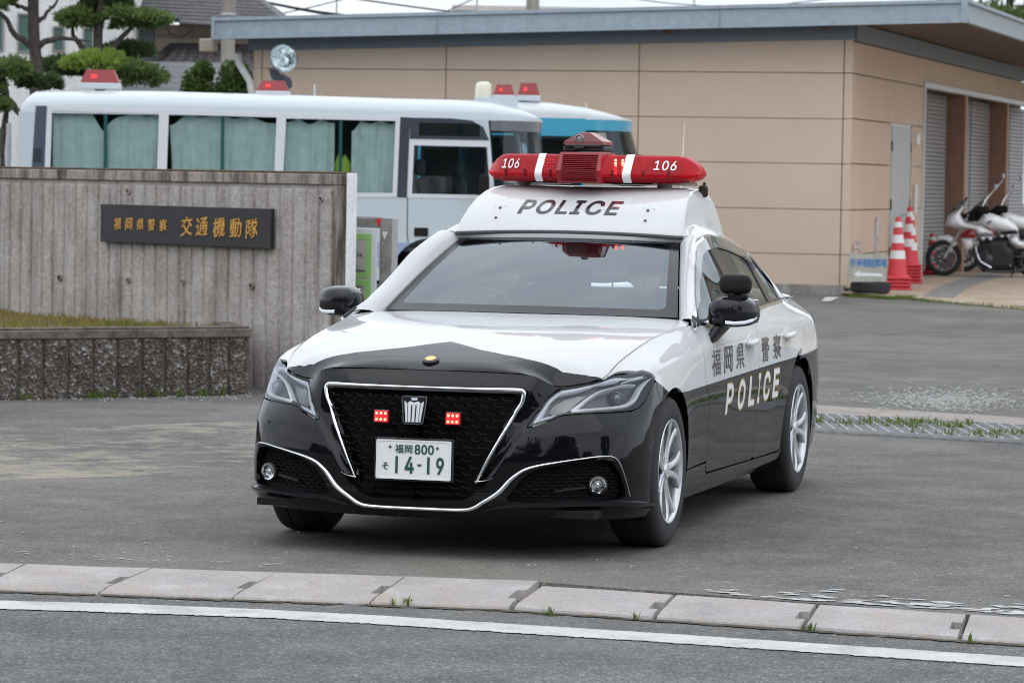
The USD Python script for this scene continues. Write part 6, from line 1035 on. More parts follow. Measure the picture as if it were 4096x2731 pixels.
sp_ = [G(*p)[:2] for p in ((-500,1700),(200,1725),(620,1705),(1000,1690),(1010,1850),(500,1900),(-500,1930))]
struct('sand_film', sheet(Polygon(sp_).buffer(.1), .004), 'sand_film')

# ---------------------------------------------------------------- ribbed concrete wall with name plaque
WB = np.array([-4.604, 9.721]); WT = math.radians(148.4645); WD = np.array([math.cos(WT), math.sin(WT)]); WN = np.array([-math.sin(WT), math.cos(WT)])
if WN @ (CAM[:2]-WB) < 0: WN = -WN
# wall frame: x to the right in the picture (-u), y up, z towards the viewer
def wall_m(u, z, out=0.0): p = WB + WD*u + WN*out; return frame_m((p[0], p[1], z), (-WD[0], -WD[1], 0), (0,0,1))
def wbox(u0, u1, z0, z1, o0, o1, ch=.0): return MB().tm(chbox((abs(u1-u0), z1-z0, o1-o0), ch), wall_m((u0+u1)/2, (z0+z1)/2, (o0+o1)/2))
wall = thing('concrete_wall', 'stained grey concrete entrance wall with vertical ribs and rusty top', 'wall')
put(wall, 'wall_body', wbox(7.0, -1.05, -.1, 1.612, -.078, -.017), 'wall_concrete')
put(wall, 'cap_band', wbox(7.0, -1.05, 1.533, 1.612, -.0168, .004, .006), 'cap_concrete'); put(wall, 'cap_moss', wbox(7.0, -1.05, 1.6125, 1.630, -.076, -.006, .005), 'moss_top')
put(wall, 'end_band', wbox(-.885, -1.05, -.1, 1.5315, -.0168, .002, .006), 'cap_concrete')
r_ = np.random.default_rng(21)
for k in range(52):
    u0 = -.878 + .1535*k
    m = MB().tm(m3.Manifold.batch_hull([m3.Manifold.sphere(.016, 8).scale([1,1,.8]).translate([x, y, z]) for x, z in ((-.050,0),(.050,0),(-.044,.006),(.044,.006)) for y in (-.83, .755)]), wall_m(u0+.0768, .73, -.020))
    put(wall, 'rib', m, 'wall_concrete', 40)
for u, z in ((1.63,1.45),(2.54,.742),(1.62,.752),(.91,.762),(.06,.762),(-.75,1.43)):
    put(wall, 'tie_hole', MB().tm(lathe([(.026,-.004),(.024,.010),(.017,.0105),(.013,-.012),(0,-.014)], 18), wall_m(u, z, .003)), 'cap_concrete' if z < 1 else 'wall_concrete')
    put(wall, 'tie_plug', MB().tm(lathe([(.0135,-.006),(.0,-.005)], 14), wall_m(u, z, .004)), 'matt_black')
put(wall, 'wall_end', wbox(-1.052, -1.066, -.1, 1.622, -.080, .012, .004), 'white_painted_concrete')
pq = thing('name_plaque', 'black granite plaque with gold characters fixed to the ribbed wall', 'plaque')
put(pq, 'plaque_slab', MB().tm(chbox((2.16,.298,.036), .004), wall_m(.857, 1.197, .030)), 'granite_black')
mat('gold_brush', {'g': ('geometry', {}), 'n': ('noise_texture', {'scale': 60.0, 'detail': 3.0}), 'r': ('rgb_ramp', {'ramp': [(.35, (.30,.14,.03)), (.6, (.62,.34,.07))]}), 'p': ('principled_bsdf', {'roughness': .45, 'metallic': .3})}, [('g.position','n.vector'),('n.fac','r.fac'),('r.color','p.base_color')])
def brush(g, s): return g.buffer(s)
for s, us, h, zz in (('福岡県警察', (1.70,1.55,1.40,1.255,1.105), .092, 1.196), ('交通機動隊', (.805,.615,.40,.195,0.0), .148, 1.195)):
    for ch, u in zip(s, us):
        g = glyph('B'+ch); b = g.bounds; k = h/max(b[3]-b[1], b[2]-b[0]); g = affinity.scale(affinity.translate(g, -(b[0]+b[2])/2, -(b[1]+b[3])/2), k, k, origin=(0,0)); g = affinity.affine_transform(g, [1,.06,.10,1,0,0])
        put(pq, 'character', MB().tm(prism(g, .006), wall_m(u, zz-.0*u, .0475)), 'gold_brush', False)

# ---------------------------------------------------------------- low planter wall with grooves, grass behind it
PO = np.array([-4.314, 8.824]); PA = math.radians(-132.6); PD = np.array([math.cos(PA), math.sin(PA)]); PN = np.array([-PD[1], PD[0]]); 
if PN @ (CAM[:2]-PO) < 0: PN = -PN
def pl_m(u, z, out=0.0): p = PO + PD*u + PN*out; return frame_m((p[0], p[1], z), (-PD[0], -PD[1], 0), (0,0,1))
def pbox(u0, u1, z0, z1, o0, o1, ch=0.0): return MB().tm(chbox((abs(u1-u0), z1-z0, o1-o0), ch), pl_m((u0+u1)/2, (z0+z1)/2, (o0+o1)/2))
pw = thing('planter_wall', 'low dark weathered concrete planter wall with vertical grooves', 'planter')
put(pw, 'planter_body', pbox(0, 7, -.05, .418, -.14, -.022), 'planter_coping')
put(pw, 'coping', pbox(-.012, 7, .420, .484, -.15, .004, .008), 'planter_coping'); put(pw, 'coping_step', pbox(-.006, 7, .4845, .500, -.13, -.035, .005), 'planter_coping')
edges = [.012,.175,.335,.505,.685,.87,1.06,1.245,1.44,1.63,1.82,2.0] + [2.0+.19*k for k in range(1, 26)]
for a, b in zip(edges[:-1], edges[1:]): put(pw, 'face_panel', pbox(a+.011, b-.011, -.05, .4185, -.0215, -.002, .006), 'planter_face')
_vd = np.array([-.46,.888]); _k = ((WB-PO) @ WN)/(_vd @ WN) + .02; _rp = Polygon([PO + PD*.004 - PN*.02, PO + _vd*_k, PO + _vd*_k + PD*.15, PO + PD*.15 - PN*.02]).buffer(0)
put(pw, 'return_wall', prism(_rp, .53).apply_translation((0,0,-.05)), 'planter_coping')
# grass surface between planter and wall
q0 = PO + PD*.02 - PN*.12; q1 = PO + PD*6.9 - PN*.12; w0 = WB + WD*.52; w1 = WB + WD*6.5
gp = Polygon([q0, q1, w1, w0]).buffer(0)
struct('planter_soil', sheet(gp, .425), 'soil')
r_ = np.random.default_rng(31); pts = []
while len(pts) < 2600:
    p = np.array([r_.uniform(gp.bounds[0], gp.bounds[2]), r_.uniform(gp.bounds[1], gp.bounds[3])])
    if gp.contains(Point(p)) and p[0] > -9.5: pts.append(np.r_[p, .42])
nz = meshkit.noise(np.array(pts)*3.0)
tag(put('/World', 'planter_grass', tufts(MB(), [p for p, n_ in zip(pts, nz) if n_ < .75], r_, 7, (.02,.07), .03), 'dry_grass', False), 'yellowing dry grass growing behind the planter wall', 'grass', kind='stuff')
put('/World', 'planter_grass', tufts(MB(), [p for p, n_ in zip(pts, nz) if n_ > .66], r_, 4, (.03,.07), .03), 'weed', False, kind='stuff').SetCustomDataByKey('label', 'fresh green blades among the dry grass of the planter')
wp = [np.r_[PO + PD*u + PN*r_.uniform(.01,.05), 0] for u in list(r_.uniform(.1, 3.0, 16)) + [.4,.42,.9,1.25,1.26,1.75,2.0]]
tag(put('/World', 'foot_weeds', tufts(MB(), wp, r_, 8, (.03,.09), .015), 'weed', False), 'green weeds sprouting at the foot of the planter wall', 'weeds', kind='stuff')
kp = [np.r_[G(x, y, Z0)[:2], Z0] for x, y in ((1565,2424),(1620,2420),(1630,2424),(2200,2460),(2205,2463),(2540,2478),(3230,2522),(3236,2524),(3880,2570),(2170,2335),(2178,2337))]
tag(put('/World', 'kerb_weeds', tufts(MB(), kp, r_, 9, (.02,.05), .010, .9), 'weed', False), 'little grass tufts sprouting from the gutter along the kerb', 'weeds', kind='stuff')

# ---------------------------------------------------------------- stainless gate end with notice board, just behind the wall end
gt = thing('gate_frame', 'stainless steel gate end post with red and white triangles', 'gate')
def fr_m(u, z, out): return wall_m(u, z, out)
GO = -.30
def gbox(u0, u1, z0, z1, o0=0.0, d=.05, ch=.002): return MB().tm(chbox((abs(u1-u0), z1-z0, d), ch), wall_m((u0+u1)/2, (z0+z1)/2, GO+o0))
put(gt, 'top_rail', gbox(-.4, -1.100, 1.222, 1.294), 'stainless'); put(gt, 'end_post', gbox(-1.102, -1.240, .02, 1.297, 0, .06), 'stainless'); put(gt, 'top_strip', gbox(-.4, -1.12, 1.2955, 1.305, 0, .03), 'galv')
tri = lambda s: Polygon([(-s, s*.85), (s, s*.85), (0, -s*.85)])
put(gt, 'red_triangle', MB().tm(prism(tri(.036), .004), wall_m(-1.086, 1.262, GO+.027)), 'sign_red', False)
put(gt, 'white_triangle', MB().tm(prism(tri(.036), .004), wall_m(-1.168, 1.168, GO+.032)), 'sign_cream', False)
for z in (1.104, .942): put(gt, 'bolt', MB().tm(lathe([(.010,0),(.009,.006),(0,.009)], 10), wall_m(-1.141, z, GO+.031)), 'stainless')
put(gt, 'hinge_plate', gbox(-1.126, -1.246, .822, .878, .036, .014), 'stainless')
nb = thing('notice_board', 'white notice board with papers in green tape hung inside the gate', 'notice board')
def nbox(u0, u1, z0, z1, o, d, mt, nm): return put(nb, nm, MB().tm(chbox((abs(u1-u0), z1-z0, d), .0015), wall_m((u0+u1)/2, (z0+z1)/2, GO+.03+o)), mt)
nbox(-.4, -1.072, .60, 1.214, 0, .012, 'notice_white', 'board')
for z0, z1, nm in ((.852, 1.178, 'upper'), (.62, .840, 'lower')):
    nbox(-.5, -.962, z0+.035, z1-.040, .008, .003, 'notice_paper', 'notice_paper')
    nbox(-.5, -1.020, z1-.046, z1, .009, .004, 'tape_green', 'green_tape'); nbox(-.960, -1.020, z0, z1-.046, .0095, .004, 'tape_green', 'green_tape'); nbox(-.5, -.960, z0, z0+.040, .009, .004, 'tape_green', 'green_tape')
def note(s, u_r, z, h, adv): g = text_shape(s, 'B', h, adv=adv); b = g.bounds; put(nb, 'notice_lettering', MB().tm(prism(affinity.translate(g, -b[2], 0), .001), wall_m(u_r, z, GO+.03+.0105)), 'ink', False)
note('入りは', -.921, 1.008, .030, .034); note('す。', -.865, .930, .030, .036); note('設管理者', -.950, .896, .019, .026); note('付まで', -.930, .765, .03, .036)

# ---------------------------------------------------------------- garage building with sloping flat roof (axis-aligned: one face towards us, one to the right)
CX, CY = -4.66, 34.6
bld = thing('garage_building', 'tan panel clad garage building with blue grey fascia and shuttered bays', 'building')
ztop = lambda u: 3.68 - .0235*u                                      # top of the panels on the near face, u to the left
put(bld, 'core', MB().tm(prism(Polygon([(0,-.2),(8.6,-.2),(8.6,3.75),(0,3.95)]), 22).apply_transform(np.array([[-1,0,0,CX-.42],[0,0,1,CY+.07],[0,1,0,0],[0,0,0,1.0]]))), 'joint_dark')
put(bld, 'plinth', MB().box((CX-4.60, CY+.02, .06), (9.2,.10,.16), ch=.005), 'plinth_concrete')
us = [-.06, .07, 3.11, 6.07, 8.98, 9.12]; zs_ = [.135, .58, 1.23, 1.89, 2.54, 3.20]
for a, b in zip(us[:-1], us[1:]):
    for z0, z1 in zip(zs_, zs_[1:] + [None]):
        if z1 is None:
            pg = Polygon([(a+.008, z0+.007), (b-.008, z0+.007), (b-.008, ztop(b)), (a+.008, ztop(a))]); m = prism(pg, .05).apply_transform(np.array([[-1,0,0,CX],[0,0,1,CY],[0,1,0,0],[0,0,0,1.0]])); m = MB().tm(m)
        else: m = MB().box((CX-(a+b)/2, CY+.025, (z0+z1)/2), (b-a-.014, .05, z1-z0-.009), ch=.004)
        put(bld, 'wall_panel', m, 'panel_tan', 20)
# right face
vr = [0.0, 3.71, 6.60, 9.64, 12.43, 15.3, 18.3, 21.3]; zr = [.10, .58, 1.23, 1.90, 2.55, 3.20, 3.66]
for a, b in zip(vr[:-1], vr[1:]):
    for z0, z1 in zip(zr[:-1], zr[1:]):
        if a >= 6.5 and z1 < 3.3: continue
        segs = [(a, b)]
        if z0 < 2.5 and a < 6: segs = [(a, min(b, 3.44)), (max(a, 5.40), b)]
        for p, q in segs:
            if q-p > .1: put(bld, 'wall_panel', MB().box((CX-.025+.06, CY+(p+q)/2, (z0+z1)/2), (.05, q-p-.016, z1-z0-.014), ch=.005), 'panel_tan', 20)
dr = put(bld, 'door', MB().box((CX+.005, CY+4.42, 1.33), (.06,1.92,2.46)), 'trim_grey')
for y in (3.98, 4.87): put(dr, 'door_leaf', MB().box((CX+.034, CY+y, 1.32), (.05,.86,2.36), ch=.004), 'door_grey')
for y in (3.53, 5.31):
    for z in (.55,1.3,2.2): put(dr, 'hinge', MB().box((CX+.055, CY+y, z), (.03,.05,.16)), 'steel_dark')
put(dr, 'door_handle', MB().tube([(CX+.06,CY+4.50,1.14),(CX+.11,CY+4.50,1.14),(CX+.11,CY+4.66,1.14)], .014, 8), 'galv')
put(dr, 'louvre', MB().tm(MB().box((CX+.06, CY+3.98, .34), (.012,.6,.42)).mesh()), 'shutter_grey')
put(bld, 'wall_box', MB().box((CX+.09, CY+5.75, 2.34), (.06,.20,.17), ch=.01), 'notice_white'); put(bld, 'wall_tube', MB().tube([(CX+.10,CY+5.62,1.15),(CX+.10,CY+5.62,1.62)], .03, 8), 'notice_white')
put(bld, 'opening_trim', MB().box((CX+.05, CY+14.2, 3.235), (.10,15.6,.09), ch=.006).box((CX+.05, CY+6.46, 1.60), (.10,.09,3.18), ch=.006), 'trim_grey')
XS = CX - .30
for a, b, n in ((6.5,11.3,2),(11.65,16.7,2),(17.05,21.9,2)):
    for k in range(n):
        p, q = a+(b-a)*k/n, a+(b-a)*(k+1)/n
        if p > 20: continue
        sh = put(bld, 'shutter', MB().box((XS-.04, CY+(p+q)/2, 1.64), (.03, q-p, 3.1)), 'steel_dark')
        for j in range(43): put(sh, 'slat', MB().tm(trimesh.creation.box((.022, q-p-.14, .060)), T((XS+.0, CY+(p+q)/2, .135+.0715*j), ry=-.32)), 'shutter_grey', False)
for y in (11.3, 16.7):
    c = put(bld, 'column', MB().box((CX-.15, CY+y+.17, 1.60), (.34,.34,3.18), ch=.004), 'column_brown'); put(c, 'column_edge', MB().box((CX+.035, CY+y+.06, 1.60), (.03,.12,3.18), ch=.004), 'column_edge')
put(bld, 'garage_floor', MB().box((CX-2, CY+14.2, .06), (4.4,15.6,.07)), 'apron_concrete')
# frieze, fascias, roof, soffit
def slope(u0, z0, u1, z1, y, t, hgt, mt, nm, ch=0):
    q = np.array([(CX-u0, z0), (CX-u1, z1), (CX-u1, z1+hgt), (CX-u0, z0+hgt)]); lo = [np.c_[q[:, 0], np.full(4, y), q[:, 1]], np.c_[q[:, 0], np.full(4, y+t), q[:, 1]]]
    return put(bld, nm, loft(lo, cap=True), mt, 20)
slope(-.07, ztop(0)+.004, 9.2, ztop(9.2)+.004, CY-.012, .06, .26, 'frieze_blue', 'frieze')
put(bld, 'frieze', MB().box((CX+.08, CY+10.7, 3.79), (.05,21.3,.25)), 'frieze_blue')
FT = lambda u: 4.235 - .0265*(u+1.72); FB = lambda u: FT(u) - .325
fy = CY-.52
ff = slope(-1.72, FB(-1.72)+.055, 9.55, FB(9.55)+.055, fy, .05, .215, 'fascia_blue', 'fascia')
slope(-1.72, FB(-1.72), 9.55, FB(9.55), fy-.02, .09, .052, 'fascia_blue', 'fascia_lip'); slope(-1.72, FB(-1.72)+.274, 9.55, FB(9.55)+.274, fy-.03, .10, .052, 'fascia_blue', 'fascia_lip')
put(bld, 'fascia_corner', MB().box((CX+1.725, fy+.01, 4.075), (.085,.10,.345), ch=.01), 'fascia_blue')
put(bld, 'fascia', MB().box((CX+1.74, fy+13, 4.07), (.05,26,.215)).mesh(), 'fascia_blue')
put(bld, 'fascia_lip', MB().box((CX+1.75, fy+13.03, 3.935), (.08,25.9,.052), ch=.004), 'fascia_blue'); put(bld, 'fascia_lip', MB().box((CX+1.755, fy+13.03, 4.209), (.09,25.9,.052), ch=.004), 'fascia_blue')
put(bld, 'fascia_end', MB().box((CX-9.57, fy+.02, FB(9.55)+.165), (.05,.12,.34), ch=.005), 'fascia_blue')
for u in (1.8, 6.05): put(bld, 'fascia_joint', MB().box((CX-u, fy-.031, FB(u)+.163), (.012,.004,.32)), 'frieze_blue')
rq = [(-1.70, FB(-1.70)+.30), (9.5, FB(9.5)+.30), (9.5, FB(9.5)+.26), (-1.70, FB(-1.70)+.26)]
put(bld, 'roof', loft([[(CX-u, fy+.06, z) for u, z in rq], [(CX-u, fy+25.9, z) for u, z in rq]], cap=True), 'grey_sheet', 20)
put(bld, 'soffit', loft([[(CX+1.70, fy+.06, 3.93), (CX+.11, fy+.06, 3.93)], [(CX+1.70, fy+25.9, 3.93), (CX+.11, fy+25.9, 3.93)]], closed=False), 'soffit_brown', False)
put(bld, 'soffit', loft([[(CX+.11, fy+.06, FB(0)+.02), (CX-9.5, fy+.06, FB(9.5)+.02)], [(CX+.11, CY+.02, FB(0)+.02), (CX-9.5, CY+.02, FB(9.5)+.02)]], closed=False), 'frieze_blue', False)
for u in (2.65, .32): put(bld, 'eave_light', MB().tm(lathe([(.07,.05),(.07,0),(.04,-.03),(0,-.035)], 14), T((CX-u, CY-.2, FB(u)-.02))), 'soffit_brown')
for k in range(40): put(bld, 'soffit_board', MB().box((CX+.20+.0385*k, fy+9.5, 3.922), (.030,18.6,.012)), 'soffit_brown', False)
put(bld, 'downpipe', MB().tube([(CX-9.35,CY-.05,3.40),(CX-9.32,CY-.1,3.28),(CX-9.12,CY-.15,3.0),(CX-9.08,CY-.15,2.80),(CX-9.08,CY-.15,0)], .055, 10), 'pvc_white')
put(bld, 'gutter_box', MB().box((CX-9.75, CY-.25, 3.53), (.24,.2,.20), ch=.02), 'house_beige')
# concrete apron and its drain in front of the bays
apn = Polygon([(CX-.02, CY-.3), G(1.7415*1960, 1.7415*681)[:2], G(1.7415*2105, 1.7415*688)[:2], G(4096, 1240)[:2], (8, 27.0), (14, 60), (CX-.02, 60)])
def apz(y): return .02 + .08*np.clip((y-33.5)/3.0, 0, 1)
p, t, _ = tri2d(apn, .8); struct('apron', trimesh.Trimesh(np.c_[p, apz(p[:, 1]) - .01*(p[:, 1] < 33.4)], t, process=False), 'apron_concrete')
dn = thing('apron_drain', 'grey steel slotted drain running across the concrete apron', 'drain')
da, db = np.array([-3.42, 34.0]), np.array([-4.15, 44.5])
for k in range(5):
    o_ = .095*k; q = [np.array([da[0]+o_*1.0, da[1]-.03*k]), np.array([da[0]+o_*1.0+.075, da[1]-.03*k]), np.array([db[0]+o_+.075, db[1]]), np.array([db[0]+o_, db[1]])]
    pp = [lerp(q[0], q[3], s_) for s_ in np.linspace(0,1,12)]; p2 = [lerp(q[1], q[2], s_) for s_ in np.linspace(0,1,12)]
    put(dn, 'drain_slat', loft([[(*a, apz(a[1])+.006) for a in pp], [(*a, apz(a[1])+.006) for a in p2]], closed=False), 'galv', False)
r_ = np.random.default_rng(41)
ew = [np.r_[G(3380 + 170*t**.8 + r_.normal(0, 4), 1188 + 9*t + r_.normal(0, 1.5), 0)[:2], .0] for t in r_.uniform(0, 1.2, 90)] + [np.r_[G(3620 + r_.normal(0, 22), 1195 + r_.normal(0, 2), 0)[:2], 0] for _ in range(70)] + [np.r_[G(3660 + 420*t, 1204 + 33*t + r_.normal(0, 1), 0)[:2], 0] for t in r_.uniform(0, 1, 50)]
tag(put('/World', 'apron_weeds', tufts(MB(), ew, r_, 7, (.02,.075), .05), 'weed', False), 'green weeds growing along the edge of the concrete apron', 'weeds', kind='stuff')
struct('parking_mark', sheet(Polygon([G(x, y)[:2] for x, y in ((3285,1207),(3355,1191),(3310,1190),(3300,1191))]).convex_hull, .008), 'road_paint')
struct('parking_mark', sheet(Polygon([G(x, y)[:2] for x, y in ((3284,1207),(3318,1209),(3357,1193),(3312,1190))]).convex_hull, .012), 'road_paint')

# ---------------------------------------------------------------- buses, motorcycles
def inflate(poly, t, h=.035, y0=0.0):
    """A cushion-like solid: thickest in the middle, thin at its outline; stands in the xz plane."""
    V, F, k = [], [], 0
    for g in polys(poly):
        p, tr, rings = tri2d(g, h); d = shapely.distance(shapely.points(p), g.boundary); dm = max(d.max(), 1e-3); e = np.sqrt(np.clip(1-(1-np.clip(d/min(dm, .12), 0, 1))**2, 0, 1))*.92 + .08
        n = len(p); V += [np.c_[p[:, 0], y0 - t*e, p[:, 1]], np.c_[p[:, 0], y0 + t*e, p[:, 1]]]; F += [tr + k, tr[:, ::-1] + k + n]
        for r in rings:
            for a, b in zip(r, r[1:] + r[:1]): F.append(np.array([[a+n, b+n, b], [a+n, b, a]])[:, ::-1] + k)
        k += 2*n
    return trimesh.Trimesh(np.vstack(V), np.vstack(F), process=False)
def level_thing(name, label, cat, u, d, grp=None, yaw=0.0): p = L(u, d); return thing(name, label, cat, (p[0], p[1], 0), RANG+yaw, grp)
XZ = np.array([[1,0,0,0],[0,0,-1,0],[0,1,0,0],[0,0,0,1.0]])          # a shape drawn in (x, y) stands up facing -y, extruded towards -y
def stand(poly, t, y0=0.0): return MB().tm(prism(poly, t), T((0, y0, 0)) @ XZ)
flat('bus_white', (.48,.535,.56), .35, coat=.6); flat('bus_roof_white', (.50,.53,.54), .35, coat=.5); flat('bus_blue', (.27,.34,.50), .4, coat=.4); flat('bus_turquoise', (.045,.30,.44), .35, coat=.5); flat('bus_dark', (.030,.036,.048), .3, coat=.4); flat('bus_navy', (.05,.065,.095), .35, coat=.3)
flat('alu', (.66,.67,.70), .35, .3); plain('curtain', (.74,.84,.82), .85); plain('cabin_dark', (.055,.062,.066), .8); plain('cabin_teal', (.05,.22,.22), .7); flat('hdr_grey', (.13,.135,.15), .3, coat=.5)
pane('bus_glass', (.96,1.0,.99), 1.5); pane('bus_screen', (.80,.86,.84), 1.6); flat('cream_lens', (.62,.60,.47), .25, coat=.6); flat('beacon_red', (.24,.005,.008), .25, coat=.4); flat('beacon_red_light', (.55,.06,.05), .2, coat=.8); flat('hi_vis', (.50,.72,.08), .6)
def bus(th, spec):
    x0, xs = spec['x0'], spec['xs']                                   # rear end; start of the rounded nose
    hx, hz = np.array(spec['roof']).T; xe = spec['xe']; wd = 2.02; zb = spec['zb']
    def dn(x):                                                        # plan of the nose: distance from the near side
        t = np.clip((x-xs)/(xe-xs), 0, 1); return 1.0 - np.sqrt(np.clip(1-t**2.3, 0, 1))
    def roofsec(x):
        a = dn(x); r = .09*np.clip((x-x0)/.12, 0, 1); lo, hi = a + (.10 if x <= x0+.01 else 0), wd - a - (.10 if x <= x0+.01 else 0); h = np.interp(x, hx, hz)
        c, w = (lo+hi)/2, (hi-lo)/2; th_ = np.linspace(np.pi, 0, 19); cs, sn = np.cos(th_), np.sin(th_)
        return np.stack([np.full(19, x), c + w*np.sign(cs)*np.abs(cs)**.42, zb + (h-zb)*np.abs(sn)**.62], 1)
    xx = np.r_[x0, x0+.03, x0+.08, x0+.16, np.linspace(x0+.3, xs, 14), xs + (xe-xs)*np.sin(np.linspace(.08, 1, 12)*np.pi/2)*.999]
    put(th, 'roof', loft([roofsec(x) for x in xx], closed=False), spec['roof_mat'], 60)
    def nose(z0, z1, e0, e1, mt, nm, s0=0.0, s1=0.0):
        t = np.linspace(-np.pi/2, np.pi/2, 25); rows = []
        for k in np.linspace(0, 1, 5):
            e = e0+(e1-e0)*k; st = xs + s0+(s1-s0)*k; rows.append(np.stack([st + (e-st)*np.abs(np.cos(t))**.87, wd/2 + np.sign(np.sin(t))*np.abs(np.sin(t))*wd/2, np.full(25, z0+(z1-z0)*k)], 1))
        return put(th, nm, loft(rows, closed=False), mt, 60)
    for q in spec['nose']: nose(*q)
    side = Polygon(spec['side']); holes = [Polygon(h) if len(h) > 2 else sbox(*h[0], *h[1]) for h in spec['holes']]
    put(th, 'side_panel', stand(side.difference(shapely.union_all(holes)), .03, .03), spec['side_mat'], 20)
    far = sbox(x0+.1, .35, xs, zb).difference(shapely.union_all([sbox(*a, *b) for a, b in spec.get('far_holes', [((-99,0),(-98,1))])]))
    put(th, 'far_side_panel', stand(far, .03, wd), spec['side_mat'], 20)
    put(th, 'rear_panel', MB().box((x0+.02, wd/2, 1.35), (.03, wd-.12, 1.9), ch=.01), spec['side_mat']); put(th, 'cabin_floor', MB().box(((x0+xs)/2, wd/2, .72), (xs-x0-.1, wd-.1, .05)).box(((x0+xs)/2, wd/2, zb+.1), (xs-x0-.4, wd-.5, .02)), 'cabin_dark')
    put(th, 'underbody', MB().box(((x0+xs)/2, wd/2, .42), (xs-x0-.3, wd-.3, .25)), 'matt_black')
def bus_wheel(th, x, y, s, r=.37):
    w = group(th, 'wheel'); M = T((x, y, r), rz=0) @ T(rx=math.pi/2 if s > 0 else -math.pi/2)
    put(w, 'tyre', MB().tm(lathe([(.21,.10),(.24,.115),(r-.04,.115),(r,.085),(r,-.085),(r-.04,-.115),(.21,-.10)], 36), M), 'rubber'); put(w, 'rim', MB().tm(lathe([(.215,.10),(.20,.09),(.19,.04),(.10,.05),(.09,.08),(0,.085)], 30), M), 'alloy')
def beacon(th, x0, x1, z0, z1, y, dep=.20, mt='beacon_red', base='bus_white', split=True):
    b = group(th, 'beacon'); w = (x1-x0); zb_ = z0+(z1-z0)*.32
    put(b, 'beacon_base', MB().box(((x0+x1)/2, y, (z0+zb_)/2), (w, dep, zb_-z0), ch=.01), base)
    for a, c, m in (((0,.5,mt),(.5,1,mt)) if split else ((0,1,mt),)):
        L_ = [[(x0+w*(.03+.94*k), y-dep*.46, zb_), (x0+w*(.03+.94*k), y+dep*.46, zb_), (x0+w*(.17+.66*k), y+dep*.30, z1), (x0+w*(.17+.66*k), y-dep*.30, z1)] for k in (a, c)]
        put(b, 'beacon_lens', loft(L_, cap=True), m, 20)
    if split: put(b, 'beacon_lamp', MB().tm(rbox((w*.16, .012, (z1-zb_)*.35), .004), T((x0+w*.36, y-dep*.40, zb_+(z1-zb_)*.48), rx=-.25)), 'red_led')
def ring(outer, inner): return Polygon(outer, [inner])
B1 = level_thing('police_bus', 'white police minibus with mint curtains parked behind the concrete wall', 'bus', -2.8, 42)
O1 = 2.8
q = lambda pts: [(a+O1, b) for a, b in pts]
W1 = [q([(-5.652,2.384),(-4.237,2.368),(-4.252,1.30),(-5.690,1.32)]), q([(-4.237,2.368),(-2.815,2.340),(-2.83,1.30),(-4.252,1.30)]), q([(-2.815,2.340),(-1.368,2.324),(-1.395,1.352),(-2.83,1.33)])]
G1_ = [q([(-5.594,2.33),(-4.295,2.313),(-4.315,1.40),(-5.615,1.42)]), q([(-4.177,2.307),(-2.868,2.293),(-2.893,1.39),(-4.200,1.40)]), q([(-2.753,2.282),(-1.424,2.274),(-1.448,1.403),(-2.785,1.383)])]
quarter = q([(-1.25,2.318),(-.75,2.318),(-.50,2.295),(-.36,2.22),(-.285,2.06),(-1.25,2.062)]); blackp = q([(-1.368,2.324),(-1.25,2.320),(-1.274,1.347),(-1.395,1.352)])
doorw = q([(-1.194,1.984),(-.311,1.980),(-.262,1.395),(-1.212,1.398)]); doorf = q([(-1.25,2.046),(-.273,2.046),(-.215,1.348),(-1.264,1.350)])
arch1 = [(-.98+O1+.46*math.cos(a), .40+.46*math.sin(a)) for a in np.linspace(0, 2*np.pi, 40)[:-1]]; arch2 = [(a-3.6, b) for a, b in arch1]
bus(B1, dict(x0=-6.0+O1, xs=-.27+O1, xe=.372+O1, zb=2.30, roof=q([(-6.0,2.31),(-5.96,2.45),(-5.92,2.52),(-5.84,2.575),(-4.69,2.605),(-2.88,2.584),(-1.48,2.562),(-.5,2.556),(-.2,2.522),(.11,2.446),(.30,2.376),(.372,2.31)]), roof_mat='bus_white',
  nose=[(.35,1.42,.47+O1,.44+O1,'bus_white','front_panel'),(1.42,2.175,.44+O1,.352+O1,'bus_screen','windscreen'),(2.175,2.305,.355+O1,.372+O1,'hdr_grey','front_header')],
  side=q([(-6.0,2.31),(-6.0,.34),(-.27,.34),(-.20,1.35),(-.27,2.05),(-.30,2.31)]), holes=W1+[blackp, quarter, doorf, arch1, arch2], side_mat='bus_white', far_holes=[((-1.2+O1,1.35),(-.35+O1,2.0)),((-5.5+O1,1.5),(-1.5+O1,2.25))]))
for w, g in zip(W1, G1_):
    wi = put(B1, 'window', stand(ring(w, g), .04, .035), 'alu', 20); put(wi, 'pane', stand(Polygon(g), .006, .02), 'bus_glass', False)
    xm = (g[0][0]+g[1][0])/2; put(wi, 'sash_bar', stand(sbox(xm-.02, g[2][1], xm+.02, g[0][1]), .012, .03), 'cabin_teal', 20)
put(B1, 'pillar_panel', stand(Polygon(blackp), .034, .03), 'bus_dark', 20)
qg = put(B1, 'quarter_window', stand(Polygon(quarter).difference(sbox(-1.12+O1, 2.12, -.42+O1, 2.24).buffer(.02)), .034, .03), 'bus_dark', 20); put(qg, 'pane', stand(sbox(-1.14+O1, 2.10, -.40+O1, 2.26), .004, .012), 'bus_glass', False)
d_ = put(B1, 'cab_door', stand(ring(doorf, doorw), .036, .032), 'alu', 20); put(d_, 'pane', stand(Polygon(doorw), .006, .02), 'bus_glass', False)
put(d_, 'door_seam', stand(shapely.union_all([LineString(q([(-1.264,1.35),(-1.262,.9),(-1.235,.72),(-1.12,.64)])).buffer(.006)]), .003, -.0005), 'cabin_dark', 20)
